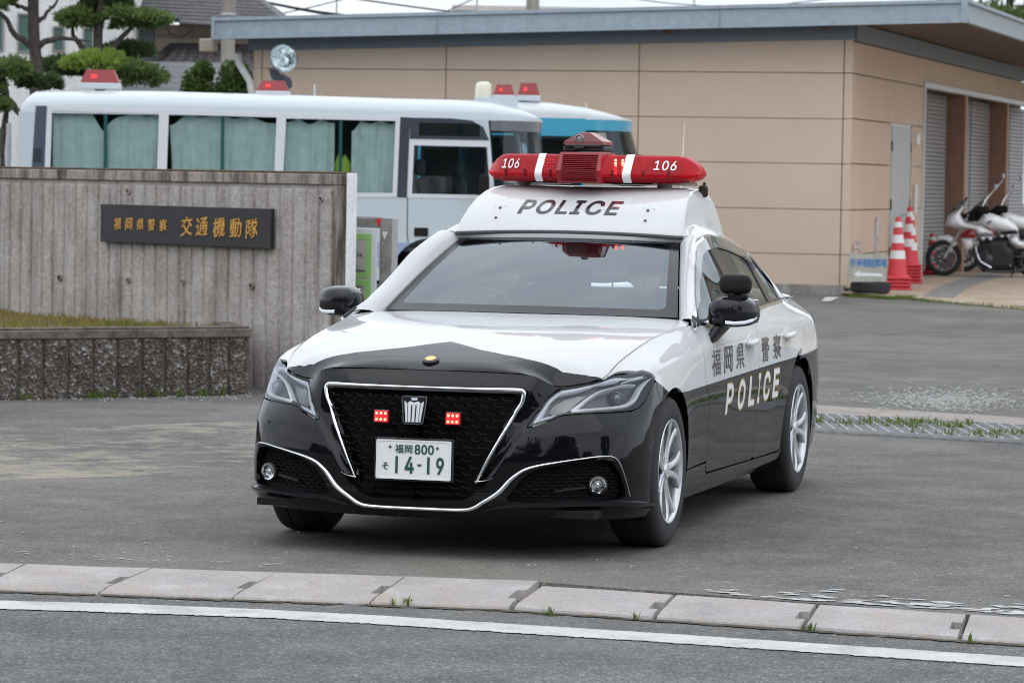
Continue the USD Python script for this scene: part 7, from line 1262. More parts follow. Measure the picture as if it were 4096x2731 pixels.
put(d_, 'door_handle', stand(sbox(-1.165+O1, .895, -1.02+O1, .975).buffer(.012), .01, 0), 'matt_black', 20)
put(B1, 'blue_band', stand(Polygon(q([(-5.99,.80),(-.21,.80),(-.235,.604),(-5.99,.604)])).difference(shapely.union_all([Polygon(arch1), Polygon(arch2)])), .003, -.001), 'bus_blue', 20); put(B1, 'blue_band', stand(Polygon(q([(-5.99,.585),(-.24,.585),(-.255,.50),(-5.99,.50)])).difference(shapely.union_all([Polygon(arch1), Polygon(arch2)])), .003, -.001), 'bus_blue', 20)
vp_ = put(B1, 'vent_panel', stand(Polygon(q([(-5.79,2.385),(-5.655,2.385),(-5.68,1.40),(-5.845,1.40)])).buffer(-.01).buffer(.01), .004, -.001), 'bus_navy', 20)
for k in range(9): put(vp_, 'vent_slot', stand(sbox(-5.81+O1, 1.705+.019*k, -5.715+O1, 1.713+.019*k), .004, -.004), 'matt_black', 20)
def drape_c(x0, x1, zt, zb, y, seed, slant=0.0, dip=0.0, dc=0.5, nm='curtain'):
    r = np.random.default_rng(seed); n = 26; s = np.linspace(0, 1, n); ph = r.uniform(0, 6, 4); rows = []
    for k in np.linspace(0, 1, 9):
        x = x0+(x1-x0)*s + slant*k*(1-s); top = zt - (.05*np.abs(np.sin(s*math.pi*2.2+ph[0])) + dip*np.exp(-((s-dc)/.16)**2))*(1-k); wv = .030*np.sin(s*24+ph[1]+k*(1.5+8*slant)) + .016*np.sin(s*43+ph[2]-2*k) + .035*np.sin(s*9+ph[3]+4*k)
        rows.append(np.stack([x, y + wv*(.4+.6*k), top + (zb-top)*k], 1))
    put(B1, nm, loft(rows, closed=False), 'curtain', 60)
for i, (a, b, zt, sl, dp, dc_) in enumerate(((-5.60,-4.94,2.34,0,.20,.95),(-4.97,-4.29,2.33,.03,.16,.02),(-4.18,-3.52,2.33,.06,.12,.0),(-3.53,-2.87,2.32,-.05,.09,.9),(-2.77,-2.17,2.29,0,.02,.5),(-1.96,-1.42,2.29,0,.10,.0))): drape_c(a+O1, b+O1, zt, 1.30, .14, 50+i, sl, dp, dc_)
put(B1, 'cabin_back', MB().box((-3.55+O1, .9, 1.6), (4.1,.02,1.4)), 'cabin_dark')
for x, w in ((-1.02,.36),(-.58,.30)):
    st_ = group(B1, 'driver_seat'); put(st_, 'seat_back', MB().tm(rbox((.16,.46,.60), .06), T((x-.04+O1, .45 if x < -.8 else 1.4, 1.30), ry=-.15)), 'cabin_dark'); put(st_, 'headrest', MB().tm(rbox((.14,.28,.20), .06), T((x-.11+O1, .45 if x < -.8 else 1.4, 1.72))), 'cabin_dark')
put(B1, 'cab_post', MB().box((-.66+O1, 1.93, 1.65), (.05,.05,1.2)), 'bus_turquoise')
mr = group(B1, 'door_mirror'); put(mr, 'mirror_head', MB().tm(rbox((.125,.10,.28), .04), T((-.335+O1, -.20, 1.51))), 'matt_black'); put(mr, 'mirror_arm', MB().tube([(-.33+O1,-.20,1.40),(-.30+O1,-.10,1.22),(-.26+O1,.02,1.05)], .014, 6), 'matt_black')
beacon(B1, -5.335+O1, -4.828+O1, 2.61, 2.85, .6); beacon(B1, -3.197+O1, -2.774+O1, 2.575, 2.762, 1.0)
put(B1, 'beacon_plinth', MB().tm(loft([[(-.48+O1,.75,2.50),(-.48+O1,1.05,2.50),(-.48+O1,1.05,2.60),(-.48+O1,.75,2.60)],[(.055+O1,.75,2.46),(.055+O1,1.05,2.46),(.055+O1,1.05,2.605),(.055+O1,.75,2.605)]], cap=True)), 'bus_white', 20)
put(B1, 'round_beacon', MB().tm(lathe([(.112,2.56),(.112,2.60),(.104,2.605),(.106,2.70),(.095,2.76),(.06,2.79),(0,2.795)], 24), T((-.37+O1,.90,0))), 'cream_lens', 50)
beacon(B1, -.256+O1, .022+O1, 2.57, 2.763, .95)
put(B1, 'roof_antenna', MB().tube([(-2.47+O1,1,2.57),(-2.47+O1,1,2.72)], .008, 6), 'alu')
for x in (-.98, -4.58):
    for y, s in ((.13, 1), (1.89, -1)): bus_wheel(B1, x+O1, y, s)
put(B1, 'header_vents', MB().tm(stand(shapely.union_all([sbox(.0+.05*k+O1, 2.235, .035+.05*k+O1, 2.262) for k in range(3)]), .01, .1)), 'matt_black') if 0 else None
vest = thing('hi_vis_vest', 'yellow high visibility vest hanging inside the bus between two curtains', 'vest', tuple(L(-2.07, 42.22, 0)), RANG)
put(vest, 'vest_body', inflate(Polygon([(-.09,1.42),(.09,1.42),(.10,1.75),(.03,1.86),(-.02,1.80),(-.05,1.87),(-.10,1.75)]), .03, .03) if 'inflate' in globals() else stand(Polygon([(-.09,1.40),(.07,1.42),(.10,1.75),(.03,1.86),(-.02,1.80),(-.05,1.87),(-.10,1.75)]), .05), 'hi_vis', 20)

B2 = level_thing('police_bus', 'white and turquoise police minibus parked beyond the curtained one', 'bus', -1.2, 45.2)
O2 = 1.2; q2 = lambda pts: [(a+O2, b) for a, b in pts]
bus(B2, dict(x0=-5.4+O2, xs=.95+O2, xe=1.60+O2, zb=2.385, roof=q2([(-5.4,2.40),(-5.3,2.56),(-5.2,2.62),(.06,2.63),(.38,2.625),(.83,2.582),(1.17,2.51),(1.39,2.45),(1.52,2.41),(1.60,2.39)]), roof_mat='bus_roof_white',
  nose=[(.35,1.35,1.92+O2,1.86+O2,'bus_turquoise','front_panel'),(1.35,2.245,1.86+O2,1.585+O2,'bus_screen','windscreen'),(2.245,2.39,1.585+O2,1.60+O2,'bus_turquoise','front_header')],
  side=q2([(-5.4,2.40),(-5.4,.34),(.95,.34),(.95,2.40)]), holes=[q2([(.30,2.165),(.86,2.165),(.92,1.36),(.30,1.36)]), q2([(-1.2,2.165),(.22,2.165),(.22,1.36),(-1.2,1.36)])], side_mat='bus_turquoise'))
for h in ([(.30,2.165),(.86,2.165),(.92,1.36),(.30,1.36)], [(-1.2,2.165),(.22,2.165),(.22,1.36),(-1.2,1.36)]):
    p_ = Polygon(q2(h)); wi = put(B2, 'window', stand(p_.difference(p_.buffer(-.035)), .04, .032), 'matt_black', 20); put(wi, 'pane', stand(p_, .006, .02), 'bus_glass', False)
for k, x in enumerate((1.22,1.40,1.53)): put(B2, 'marker_lamp', MB().tm(rbox((.06,.05,.04), .015), T((x+O2, .30+.22*k, 2.31))), 'matt_black')
put(B2, 'cabin_back', MB().box((-1+O2, .95, 1.6), (3.9,.02,1.5)).box((.75+O2, 1.3, 1.3), (.2,.5,.7)), 'cabin_dark')
beacon(B2, .043+O2, .353+O2, 2.62, 2.858, .35)
put(B2, 'roof_antenna', MB().tube([(1.0+O2,.3,2.40),(.95+O2,.3,2.62)], .006, 6), 'alu')
for x in (.2,-3.6):
    for y, s in ((.13, 1), (1.89, -1)): bus_wheel(B2, x+O2, y, s)

# motorcycles: drawn in side view, front wheel centre at (0, .30), x rearwards
def B4(pts): return [((x-490)/658, .30+(1095-y)/658) for x, y in pts]
flat('bike_white', (.86,.87,.88), .25, coat=.9); flat('smoke_screen', (.05,.055,.06), .1, coat=.6); plain('engine_dark', (.02,.02,.022), .45, .3); flat('bike_grey', (.42,.43,.45), .4, .4)
def moto(label, pos, yaw):
    b = thing('police_motorcycle', label, 'motorcycle', pos, yaw, None)
    def wheel(cx, r=.30):
        w = group(b, 'wheel'); M = T((cx, 0, r)) @ T(rx=math.pi/2)
        put(w, 'tyre', MB().tm(lathe([(.215,.045),(.235,.06),(.275,.055),(.297,.03),(.30,0),(.297,-.03),(.275,-.055),(.235,-.06),(.215,-.045)], 40), M), 'rubber')
        put(w, 'rim', MB().tm(lathe([(.218,.04),(.205,.045),(.198,.03),(.198,-.03),(.205,-.045),(.218,-.04)], 36), M), 'bike_grey')
        m = MB()
        for k in range(6): a = k*math.pi/3; m.tube([(cx+.02*math.cos(a),0,r+.02*math.sin(a)),(cx+.20*math.cos(a+.25),0,r+.20*math.sin(a+.25))], .014, 6)
        put(w, 'spokes', m, 'engine_dark')
        for s in (-1,1): put(w, 'brake_disc', MB().tm(lathe([(.085,.0),(.155,.0),(.155,.005),(.085,.005)], 30, closed=True), T((cx,.065*s,r)) @ T(rx=math.pi/2)), 'steel_dark')
        put(w, 'hub', MB().tm(lathe([(.04,-.08),(.04,.08)], 14), M), 'steel_dark')
    wheel(0); wheel(1.49)
    for s in (-1, 1): put(b, 'front_fork', MB().tube([(0,.085*s,.30),(.19,.085*s,.63),(.40,.085*s,1.03)], [.024,.026,.022], 8), 'bike_grey')
    put(b, 'front_fender', inflate(Polygon(B4([(385,885),(430,850),(540,840),(605,870),(640,930),(590,1010),(520,1100),(475,1125),(465,1108),(520,1010),(545,945),(500,910),(440,900),(390,905)])), .075), 'bike_white', 50)
    put(b, 'fairing', inflate(Polygon(B4([(495,740),(520,640),(560,600),(705,515),(662,610),(720,690),(890,720),(1010,795),(1030,830),(850,855),(800,800),(640,775)])), .19), 'bike_white', 50)
    put(b, 'windscreen', inflate(Polygon(B4([(530,605),(610,520),(725,420),(742,430),(700,520),(600,565)])), .16), 'smoke_screen', 50)
    put(b, 'fuel_tank', inflate(Polygon(B4([(850,680),(900,590),(1000,595),(1180,650),(1270,715),(1296,760),(1290,810),(1100,800),(1000,770),(900,720)])), .17), 'bike_white', 50)
    put(b, 'side_cover', inflate(Polygon(B4([(1105,802),(1285,738),(1292,815),(1135,832)])), .165), 'engine_dark', 50)
    put(b, 'lower_cover', inflate(Polygon(B4([(1190,850),(1300,822),(1320,880),(1440,885),(1380,990),(1280,972),(1190,920)])), .16), 'bike_white', 50)
    put(b, 'seat', inflate(Polygon(B4([(1296,765),(1400,775),(1600,745),(1700,760),(1690,830),(1430,875),(1320,870)])), .15), 'seat_black', 50)
    put(b, 'tail', inflate(Polygon(B4([(1400,880),(1690,832),(1760,770),(1790,790),(1740,870),(1480,930)])), .14), 'bike_white', 50)
    for s in (-1, 1):
        put(b, 'pannier', inflate(Polygon(B4([(1460,900),(1760,860),(1780,1080),(1500,1120)])), .09, y0=.27*s), 'bike_white', 50)
        put(b, 'lower_cowl', inflate(Polygon(B4([(680,882),(820,868),(875,890),(882,970),(720,992)])), .05, y0=.16*s), 'bike_white', 50)
        put(b, 'red_lamp', inflate(Polygon(B4([(660,868),(705,805),(765,772),(820,800),(836,868)])), .05, y0=.18*s), 'beacon_red', 50)
        put(b, 'handlebar', MB().tube([(.60,.10*s,1.06),(.64,.22*s,1.10),(.70,.36*s,1.07)], .016, 8).tm(rbox((.20,.16,.13), .04), T((.63,.24*s,1.11))), 'matt_black')
        x = .66 if s < 0 else .86; put(b, 'mirror_stalk', MB().tube([(.63,.24*s,1.14),(.68,.30*s,1.28),(.80 if s < 0 else .97,.36*s,1.44 if s < 0 else 1.62)], .012, 6), 'chrome'); put(b, 'mirror', MB().tm(rbox((.05,.13,.09), .02), T((.82 if s < 0 else .97,.37*s,1.50 if s < 0 else 1.68))), 'bike_grey')
        put(b, 'engine_guard', MB().tube([(.50,.15*s,.62),(.53,.27*s,.42),(.60,.30*s,.26),(.78,.26*s,.16),(.80,.12*s,.16)], .014, 8), 'chrome')
    put(b, 'instruments', inflate(Polygon(B4([(660,610),(720,600),(880,520),(960,560),(980,600),(880,690),(720,690)])), .12), 'matt_black', 50)
    put(b, 'engine', inflate(Polygon(B4([(850,862),(1200,862),(1200,930),(1280,985),(1270,1200),(1180,1240),(920,1240),(830,1150),(800,1000)])), .19), 'engine_dark', 50)
    m = MB()
    for k in range(6): m.box((.62+.0, 0, .47+.03*k), (.30,.44,.010))
    put(b, 'cooling_fins', m, 'engine_dark', False)
    for s in (-1, 1): put(b, 'engine_cover', MB().tm(lathe([(.075,0),(.07,.03),(.02,.045),(0,.045)], 20), T((.74,.19*s,.30)) @ T(rx=math.pi/2 if s < 0 else -math.pi/2)), 'steel_dark')
    put(b, 'exhaust', MB().tube(B3([(800,900),(830,1060),(880,1180),(1000,1232),(1250,1230),(1500,1170),(1760,1120)], -.13), [.02,.022,.024,.026,.03,.05,.05], 10), 'steel_dark')
    put(b, 'radiator_tubes', MB().tube([(.52,-.12,.66),(.56,-.16,.50),(.60,-.16,.30)], .018, 8).tube([(.58,-.12,.66),(.62,-.17,.50),(.66,-.17,.30)], .018, 8).tube([(.64,-.12,.66),(.68,-.18,.50),(.72,-.18,.32)], .018, 8), 'steel_dark'); put(b, 'carburettor_caps', MB().tm(lathe([(.035,0),(.03,.03),(0,.035)], 14), T((.64,-.17,.63)) @ T(rx=math.pi/2)).tm(lathe([(.035,0),(.03,.03),(0,.035)], 14), T((.76,-.17,.64)) @ T(rx=math.pi/2)), 'alu')
    put(b, 'side_stand', MB().tube(B3([(1255,1195),(1225,1290),(1182,1372)], -.17), .013, 6).box((1.05,-.18,-.115), (.05,.05,.012)), 'matt_black')
    put(b, 'swing_arm', MB().tube([(1.10,-.1,.36),(1.49,-.1,.30)], .03, 8).tube([(1.10,.1,.36),(1.49,.1,.30)], .03, 8), 'engine_dark'); put(b, 'foot_peg', MB().tube([(1.10,-.30,.20),(1.10,.30,.20)], .014, 6), 'bike_grey')
    wg = shapely.union_all([Polygon([(0,0),(.10,.055),(.105,.068),(.03,.03)]), Polygon([(.0,-.012),(.085,.028),(.095,.042),(.025,.012)]), Polygon([(-.01,-.022),(.06,.0),(.072,.014),(.02,-.002)])])
    put(b, 'tank_emblem', stand(affinity.translate(wg, .69, .89), .004, -.168), 'ink', False)
    return b
def B3(pts, y): return [(a, y, c) for a, c in B4(pts)]
plain('seat_black', (.02,.02,.024), .6)
pb = (-4.479, 42.78); mc1 = moto('white police motorcycle nearer the camera with red lamp parked before the shutters', (pb[0], pb[1], .10), RANG - .10)
p2 = W(3600+(490+240)/2.851, 650+1205/2.851, 61.0)
mc2 = copy_thing(mc1, (p2[0], p2[1], .10), RANG - .10, 'second white police motorcycle half hidden behind the nearer motorcycle')

# ---------------------------------------------------------------- cones, sign, tap, lamp, poles, wires
flat('cone_red', (.60,.045,.06), .45); flat('cone_white', (.70,.70,.70), .4)
def cone(label, pos, grp=None, src=None, H=.92):
    if src is not None: return copy_thing(src, pos, 0.2, label, grp)
    c = thing('traffic_cone', label, 'traffic cone', pos, 0.2, grp)
    R = lambda z: np.interp(z, [0, H], [.155*H/.92, .042])
    put(c, 'cone_base', MB().tm(rbox((.40*min(1,H/.85),.40*min(1,H/.85),.035), .014), T((0,0,.018))).tm(lathe([(.185,.03),(.17,.05),(R(.06),.06)], 28)), 'cone_red', 40)
    zs = [.05,.30,.42,.53,.65,.76,.84] if H > .8 else [.04,.20,.30,.40,.50,.58,.64]
    for i, (a, b) in enumerate(zip(zs[:-1], zs[1:])):
        if i % 2 == 0: put(c, 'cone_body', lathe([(R(a),a),(R(b),b)], 28), 'cone_red', 40)
        else: put(c, 'reflective_band', lathe([(R(a)+.002,a),(R(b)+.002,b)], 28), 'cone_white', 40)
    z = zs[-1]; put(c, 'cone_tip', lathe([(R(z),z),(R(H-.05),H-.05),(R(H)*.8,H-.012),(.012,H),(0,H)], 28), 'cone_red', 40)
    return c
c1 = cone('topmost red and white cone of the front stack beside the building corner', (-4.05, 35.55, .225))
for k, w_ in enumerate(('second', 'third', 'lowest')): cone(f'{w_} red cone from the top in the front stack by the tyre', (-4.05+.008*k, 35.55, .225-.052*(k+1)), None, c1)
for k, w_ in enumerate(('topmost', 'second', 'third', 'fourth', 'fifth', 'lowest')): cone(f'{w_} red cone in the taller rear stack near the grey door' if k else 'topmost red and white cone of the taller rear stack near the grey door', (-4.28+.01*(k % 2), 38.0, .36-.052*k), None, c1)
pc = W(3300+705/1.651, 1000, 58.6); cone('small red and white cone standing behind the motorcycle front wheel', (max(pc[0], -4.80), pc[1], .10), None, None, .70)
# visitor parking sign on an old tyre
ty = thing('old_tyre', 'worn black tyre lying flat under the visitor sign', 'tyre', (-4.22, 34.28, .055))
put(ty, 'tyre_body', MB().tm(lathe([(.17,.01),(.20,0),(.26,.005),(.285,.03),(.288,.08),(.285,.13),(.26,.155),(.20,.16),(.17,.15)], 40)), 'rubber')
sg = thing('parking_sign', 'weathered white visitor parking sign with blue characters and arrow', 'sign', (-4.22, 34.05, .19), RANG + .0)
rough_stone('sign_board', (.36,.36,.31), (.43,.42,.37), (.31,.30,.26), 5.0, True, 40.0, .1, .002)
flat('sign_blue', (.03,.16,.42), .5)
put(sg, 'board', MB().tm(prism(Polygon([(-.285,.0),(.262,.01),(.275,.385),(-.265,.395)]).buffer(.006), .02), T((0,0,.03)) @ XZ), 'sign_board', 20)
g = affinity.scale(text_shape('外来者駐車場', 'B', .118, adv=.116), .74, 1, origin=(0,0)); put(sg, 'sign_lettering', MB().tm(prism(affinity.translate(g, -.258, .222), .003), T((0,-.0205,.03)) @ XZ), 'sign_blue', False)
ar = Polygon([(-.21,.105),(-.12,.155),(-.12,.125),(.20,.118),(.20,.075),(-.12,.082),(-.12,.055)]); put(sg, 'sign_arrow', MB().tm(prism(ar, .003), T((0,-.0205,.03)) @ XZ), 'notice_white', False)
put(sg, 'sign_post', MB().tube([(0,.06,0),(0,.06,.35)], .02, 8), 'galv')
wpz = W(3300+328/1.651, 1000, 52); rough_stone('peeling_white', (.50,.50,.49), (.60,.60,.58), (.20,.14,.10), 14.0, True, 60.0, .3, .004, (.5,.6))
put(thing('white_post', 'peeling white painted post standing behind the visitor sign', 'post', (wpz[0], wpz[1], .05)), 'post_tube', MB().tube([(0,0,0),(.012,0,.5),(.03,0,1.06)], .034, 10), 'peeling_white')
tp = W(3300+162/1.651, 1000, 50.2); tpt = thing('tap_post', 'grey concrete post with a water tap beside the sign', 'water tap', (tp[0], tp[1], .02), RANG)
put(tpt, 'post', MB().box((0,0,.36), (.105,.105,.76), ch=.008), 'plinth_concrete'); put(tpt, 'tap', MB().tube([(.05,0,.66),(.14,0,.66),(.17,0,.62),(.175,0,.55)], [.018,.02,.02,.016], 8).tube([(.12,0,.67),(.12,0,.74)], .012, 6).tm(rbox((.09,.03,.02), .008), T((.12,0,.75))), 'galv')
# floodlight on a post between the buses and the building
fl_ = L(-3.13, 47); fd_ = thing('floodlight', 'round floodlight on a black bracket above the bus roof', 'floodlight', (fl_[0], fl_[1], 0), RANG)
put(fd_, 'lamp_post', MB().tube([(.02,.25,0),(.02,.25,2.80)], .045, 10), 'pvc_white')
M = T((0,0,3.17), rz=.35) @ T(rx=math.pi/2-.25)
put(fd_, 'lamp_housing', MB().tm(lathe([(0,-.22),(.07,-.21),(.12,-.12),(.195,.0),(.200,.02),(.190,.02)], 32), M), 'steel_dark'); put(fd_, 'lamp_glass', MB().tm(lathe([(.190,.015),(.10,.035),(0,.042)], 32), M), 'lens_clear')
mat('lamp_mirror', {'tc': ('texture_coordinate', {}), 'n': ('noise_texture', {'scale': 9.0, 'detail': 1.0}), 'b': ('bump', {'strength': .6, 'distance': .05}), 'p': ('principled_bsdf', {'base_color': (.75,.82,.82), 'metallic': 1.0, 'roughness': .12})}, [('tc.object','n.vector'),('n.fac','b.height'),('b.normal','p.normal')])
put(fd_, 'reflector', MB().tm(lathe([(.188,.012),(.15,-.06),(.09,-.11),(0,-.13)], 32), M), 'lamp_mirror'); put(fd_, 'lamp_bulb', MB().tm(lathe([(.03,-.12),(.04,-.02),(0,.01)], 14), M), 'lens_clear')
put(fd_, 'bracket', MB().tm(loft([[(-.20,y,3.03),(-.10,y,3.03),(.13,y,2.80),(.06,y,2.74),(-.16,y,2.90)] for y in (.02,.16)], cap=True)).tm(loft([[(-.02,y,2.98),(.11,y,2.90),(.13,y,2.82),(.08,y,2.74)] for y in (-.04,.03)], cap=True)), 'bus_dark')
up = thing('utility_pole', 'grey concrete utility pole rising behind the roof at left', 'utility pole', tuple(L(-5.0, 60.5)), 0)
put(up, 'pole', MB().tube([(0,0,0),(0,0,11)], [.135,.095], 16), 'pole_concrete')
m = MB()
for z in (3.15, 4.35): m.tm(lathe([(.130,z),(.134,z+.02),(.130,z+.05)], 16))
put(up, 'band', m, 'galv'); put(up, 'step_bolt', MB().tube([(-.25,-.02,3.40),(0,-.02,3.40)], .012, 6), 'galv'); put(up, 'transformer', MB().box((-.45,0,4.92), (.75,.3,.5), ch=.04), 'steel_dark')
up2 = thing('utility_pole', 'far brown grey pole seen above the middle of the roof', 'utility pole', tuple(L((2000+233/1.96-2048)/FPX*95, 95)), 0); put(up2, 'pole', MB().tube([(0,0,0),(0,0,13)], [.20,.16], 14), 'pole_concrete')
rough_stone('far_wall', (.52,.47,.43), (.56,.51,.47), (.48,.44,.40), 1.0, False, 20.0, .1, .002)
fb = thing('far_building', 'pale flat roofed building far beyond the garage roof', 'building', tuple(L(2.4, 105)), RANG); put(fb, 'wall', MB().box((0,3,3.3), (8.4,6,6.65)), 'far_wall'); put(fb, 'parapet', MB().box((0,2.95,6.72), (8.6,6.3,.16)), 'far_wall')
def wire(pts, depth, r, label, twist=0):
    P_ = np.array([W(800+x/1.96, y/1.96, depth) if not isinstance(x, str) else 0 for x, y in pts]); return tag(put('/World', 'overhead_wire', MB().tube(pline(P_, 24), r, 5), 'rubber'), label, 'wire')
wire([(-2200,-300),(250,-30),(640,45),(900,92),(1200,130),(2600,260)], 74, .028, 'thick dark overhead cable bundle sloping down to the roof at upper left')
wire([(-2200,-330),(340,-10),(560,35),(760,75),(1000,118),(2600,300)], 75, .016, 'thin cable beside the thick bundle at upper left')
wire([(-1500,700),(520,135),(860,62),(1140,-8),(2200,-300)], 78, .014, 'thin wire rising to the right above the roof at left')
wire([(900,-60),(1240,-4),(1700,60),(2150,116),(3500,260)], 78, .020, 'dark wire sagging to the right above the roof centre')
wire([(1000,560),(1870,122),(2130,0),(2700,-260)], 80, .014, 'thin wire crossing upward at the centre of the sky')
wire([(2900,-120),(3700,30),(4250,62),(4700,20),(5200,-40)], 82, .012, 'thin pale wire loop above the roof at right')
for x, dpt, lb_, y0 in ((1073, 80, 'thin antenna mast above the left half of the roof', -40), (2172, 80, 'thin antenna mast left of the roof middle', -40), (3875, 85, 'thin antenna mast above the right half of the roof', -60)):
    a, b = W(800+x/1.96, y0/1.96, dpt), W(800+(x-4)/1.96, 260/1.96, dpt); am = thing('antenna_mast', lb_, 'antenna', (b[0], b[1], 0)); put(am, 'mast', MB().tube([(0,0,0),(a[0]-b[0],a[1]-b[1],a[2]+.8)], .022, 6), 'galv')
    put(am, 'antenna_rods', MB().tube([(-.4,0,a[2]+.5),(.4,0,a[2]+.5)], .012, 5).tube([(-.3,0,a[2]+.65),(.3,0,a[2]+.65)], .012, 5), 'galv')

# ---------------------------------------------------------------- houses and trees at the left
wb_ = level_thing('white_building', 'white two storey building with small framed windows at far left', 'building', -10.0, 62)
put(wb_, 'wall', MB().box((0,4,3.6), (5.3,8,7.2)), 'house_white')
for x0, x1, z0, z1 in ((-9.60,-9.13,3.72,4.38),(-8.89,-8.60,3.70,4.40),(-8.26,-8.04,3.72,4.18),(-7.72,-7.52,3.72,4.18),(-9.55,-9.11,1.82,2.36),(-8.8,-8.4,1.82,2.36)):
    w = put(wb_, 'window', stand(sbox(x0+10, z0, x1+10, z1).difference(sbox(x0+10.035, z0+.035, x1+9.965, z1-.035)), .05, .01), 'window_frame', 20); put(w, 'pane', stand(sbox(x0+10, z0, x1+10, z1), .01, .0), 'far_glass', False)
flat('far_glass', (.07,.13,.11), .12) if 0 else None
put(wb_, 'wall_pipe', MB().tube([(2.62,-.06,0),(2.62,-.06,4.2)], .05, 8), 'notice_white')
rough_stone('roof_tile_light', (.16,.15,.155), (.24,.225,.23), (.10,.095,.10), 6.0, False, 40.0, .2, .004, (.45,.7), .5)
ho = level_thing('tiled_house', 'house with dark tiled roofs and beige wall behind the trees', 'house', -6.5, 68)
put(ho, 'wall', MB().box((.4,3,2.25), (1.92*1.0,6,4.5)).box((2.2,3,2.0), (2.2,6,4.0)), 'house_beige'); put(ho, 'wall_trim', MB().box((.43,-.02,4.26), (1.95,.05,.06)), 'pole_concrete')
put(ho, 'dark_bay', MB().box((-.95,1.5,2.2), (.75,3,4.4)), 'frieze_blue')
# main roof: big plane falling towards us, with a sloping right edge
def roof_plane(name, pts, tile_w, tile_h, mt, amp=.035, rows_up=None):
    """A roof slope between eave (p0, p1) and ridge (p3, p2), built of courses of rounded tiles."""
    p0, p1, p2, p3 = map(np.asarray, pts); n = int(np.linalg.norm(p1-p0)/tile_w); k = max(2, int(np.linalg.norm(p3-p0)/tile_h)); nrm = np.cross(p1-p0, p3-p0); nrm /= np.linalg.norm(nrm); nrm *= np.sign(nrm[2])
    m = MB()
    for r in range(k):
        a, b = r/k, (r+1)/k + .15/k; s = np.linspace(0, 1, n*4+1); w = np.abs(np.sin(s*n*np.pi))**.6*amp
        L0 = (p0+(p3-p0)*a)[None] + ((p1+(p2-p1)*a)-(p0+(p3-p0)*a))[None]*s[:, None] + nrm*(w+.014)[:, None]; L1 = (p0+(p3-p0)*b)[None] + ((p1+(p2-p1)*b)-(p0+(p3-p0)*b))[None]*s[:, None] + nrm*(w+.0)[:, None]
        m.tm(loft([L0 - nrm*.02, L0, L1], closed=False))
    return put(ho, name, m, mt, 40, kind='stuff')
roof_plane('main_roof_tiles', [(-1.6,-.7,4.55),(2.2,-.7,4.45),(.2,3.2,6.0),(-1.6,3.2,6.1)], .20, .20, 'roof_tile', .012)
put(ho, 'main_roof_side', loft([[(2.2,-.7,4.45),(2.4,7,4.45)],[(.2,3.2,6.0),(.2,4.0,6.0)]], closed=False), 'roof_tile', 20)
put(ho, 'eave_gutter', MB().tube([(-1.7,-.78,4.66),(.0,-.78,4.58)], .06, 8).tube([(0,-.78,4.50),(2.2,-.78,4.40)], .05, 8), 'steel_dark')
put(ho, 'lower_roof_ridge', MB().box((1.0,.05,4.06), (2.4,.25,.16), ch=.04).tube([(-.22,.0,4.08),(-.60,-1.0,3.62)], .07, 8), 'roof_tile')
roof_plane('lower_roof_tiles', [(-.55,-1.2,3.30),(2.6,-1.2,3.30),(2.2,.0,4.02),(-.22,.0,4.02)], .22, .17, 'roof_tile_light', .035)
put(ho, 'cable_loop', MB().tube([(-.25,-.8,4.52),(-.2,-.8,4.30),(.05,-.8,4.22),(.25,-.8,4.35),(.3,-.8,4.5)], .025, 6), 'rubber')
sh_ = level_thing('grey_shed', 'low shed with grey corrugated metal roof below the tiled house', 'shed', -6.75, 64)
put(sh_, 'wall', MB().box((0,1.5,1.5), (2.4,3,3.0)), 'house_beige'); m = MB(); s = np.linspace(-1.1, 1.6, 109)
for k in range(9):
    z0 = 2.75 + .105*k; y0 = -.35 + .22*k; m.tm(loft([np.stack([s, np.full(109, y0-.004), np.full(109, z0-.012)], 1), np.stack([s, np.full(109, y0), np.full(109, z0+.002)], 1), np.stack([s, np.full(109, y0+.23), np.full(109, z0+.105)], 1)], closed=False))
put(sh_, 'metal_roof', m, 'grey_sheet', 30)
put(thing('fence_post', 'thin grey fence post standing behind the wall at far left', 'fence post', tuple(L((70/1.96-2048)/FPX*46, 46))), 'post', MB().tube([(0,0,0),(0,0,2.22)], .035, 8), 'galv')
def foliage(m, c, rx, ry, rz, n, r, size=(.05,.09), droop=.3, up=.5):
    """Needle sprays scattered over and inside a flattened clump."""
    u = r.normal(0, 1, (n, 3)); u /= np.linalg.norm(u, axis=1, keepdims=True); u[:, 2] = np.where(u[:, 2] < -.35, -u[:, 2]*.5, u[:, 2]); k = r.uniform(.55, 1.06, n)**.6
    lump = 1 + .22*(meshkit.noise(u*2.3 + np.asarray(c)*3.1)-.5)*2
    p = np.asarray(c) + u*np.array([rx, ry, rz])*(k*lump)[:, None]; d = u*[1,1,.6] + r.normal(0, .45, (n, 3)) + [0,0,up]; d[:, 2] -= droop*np.abs(u[:, 0]); d /= np.linalg.norm(d, axis=1, keepdims=True)
    s = np.cross(d, r.normal(0, 1, (n, 3))); s /= np.linalg.norm(s, axis=1, keepdims=True); l = r.uniform(*size, n)[:, None]
    v = np.stack([p - s*l*.16, p + s*l*.16, p + d*l*.6 + s*l*.15, p + d*l], 1).reshape(-1, 3); i = np.arange(n)*4
    m.add(v, np.vstack([np.stack([i, i+1, i+2], 1), np.stack([i, i+2, i+3], 1)])); return m
def pxl(x, y, d): p = W(x/1.96, y/1.96, d); return p
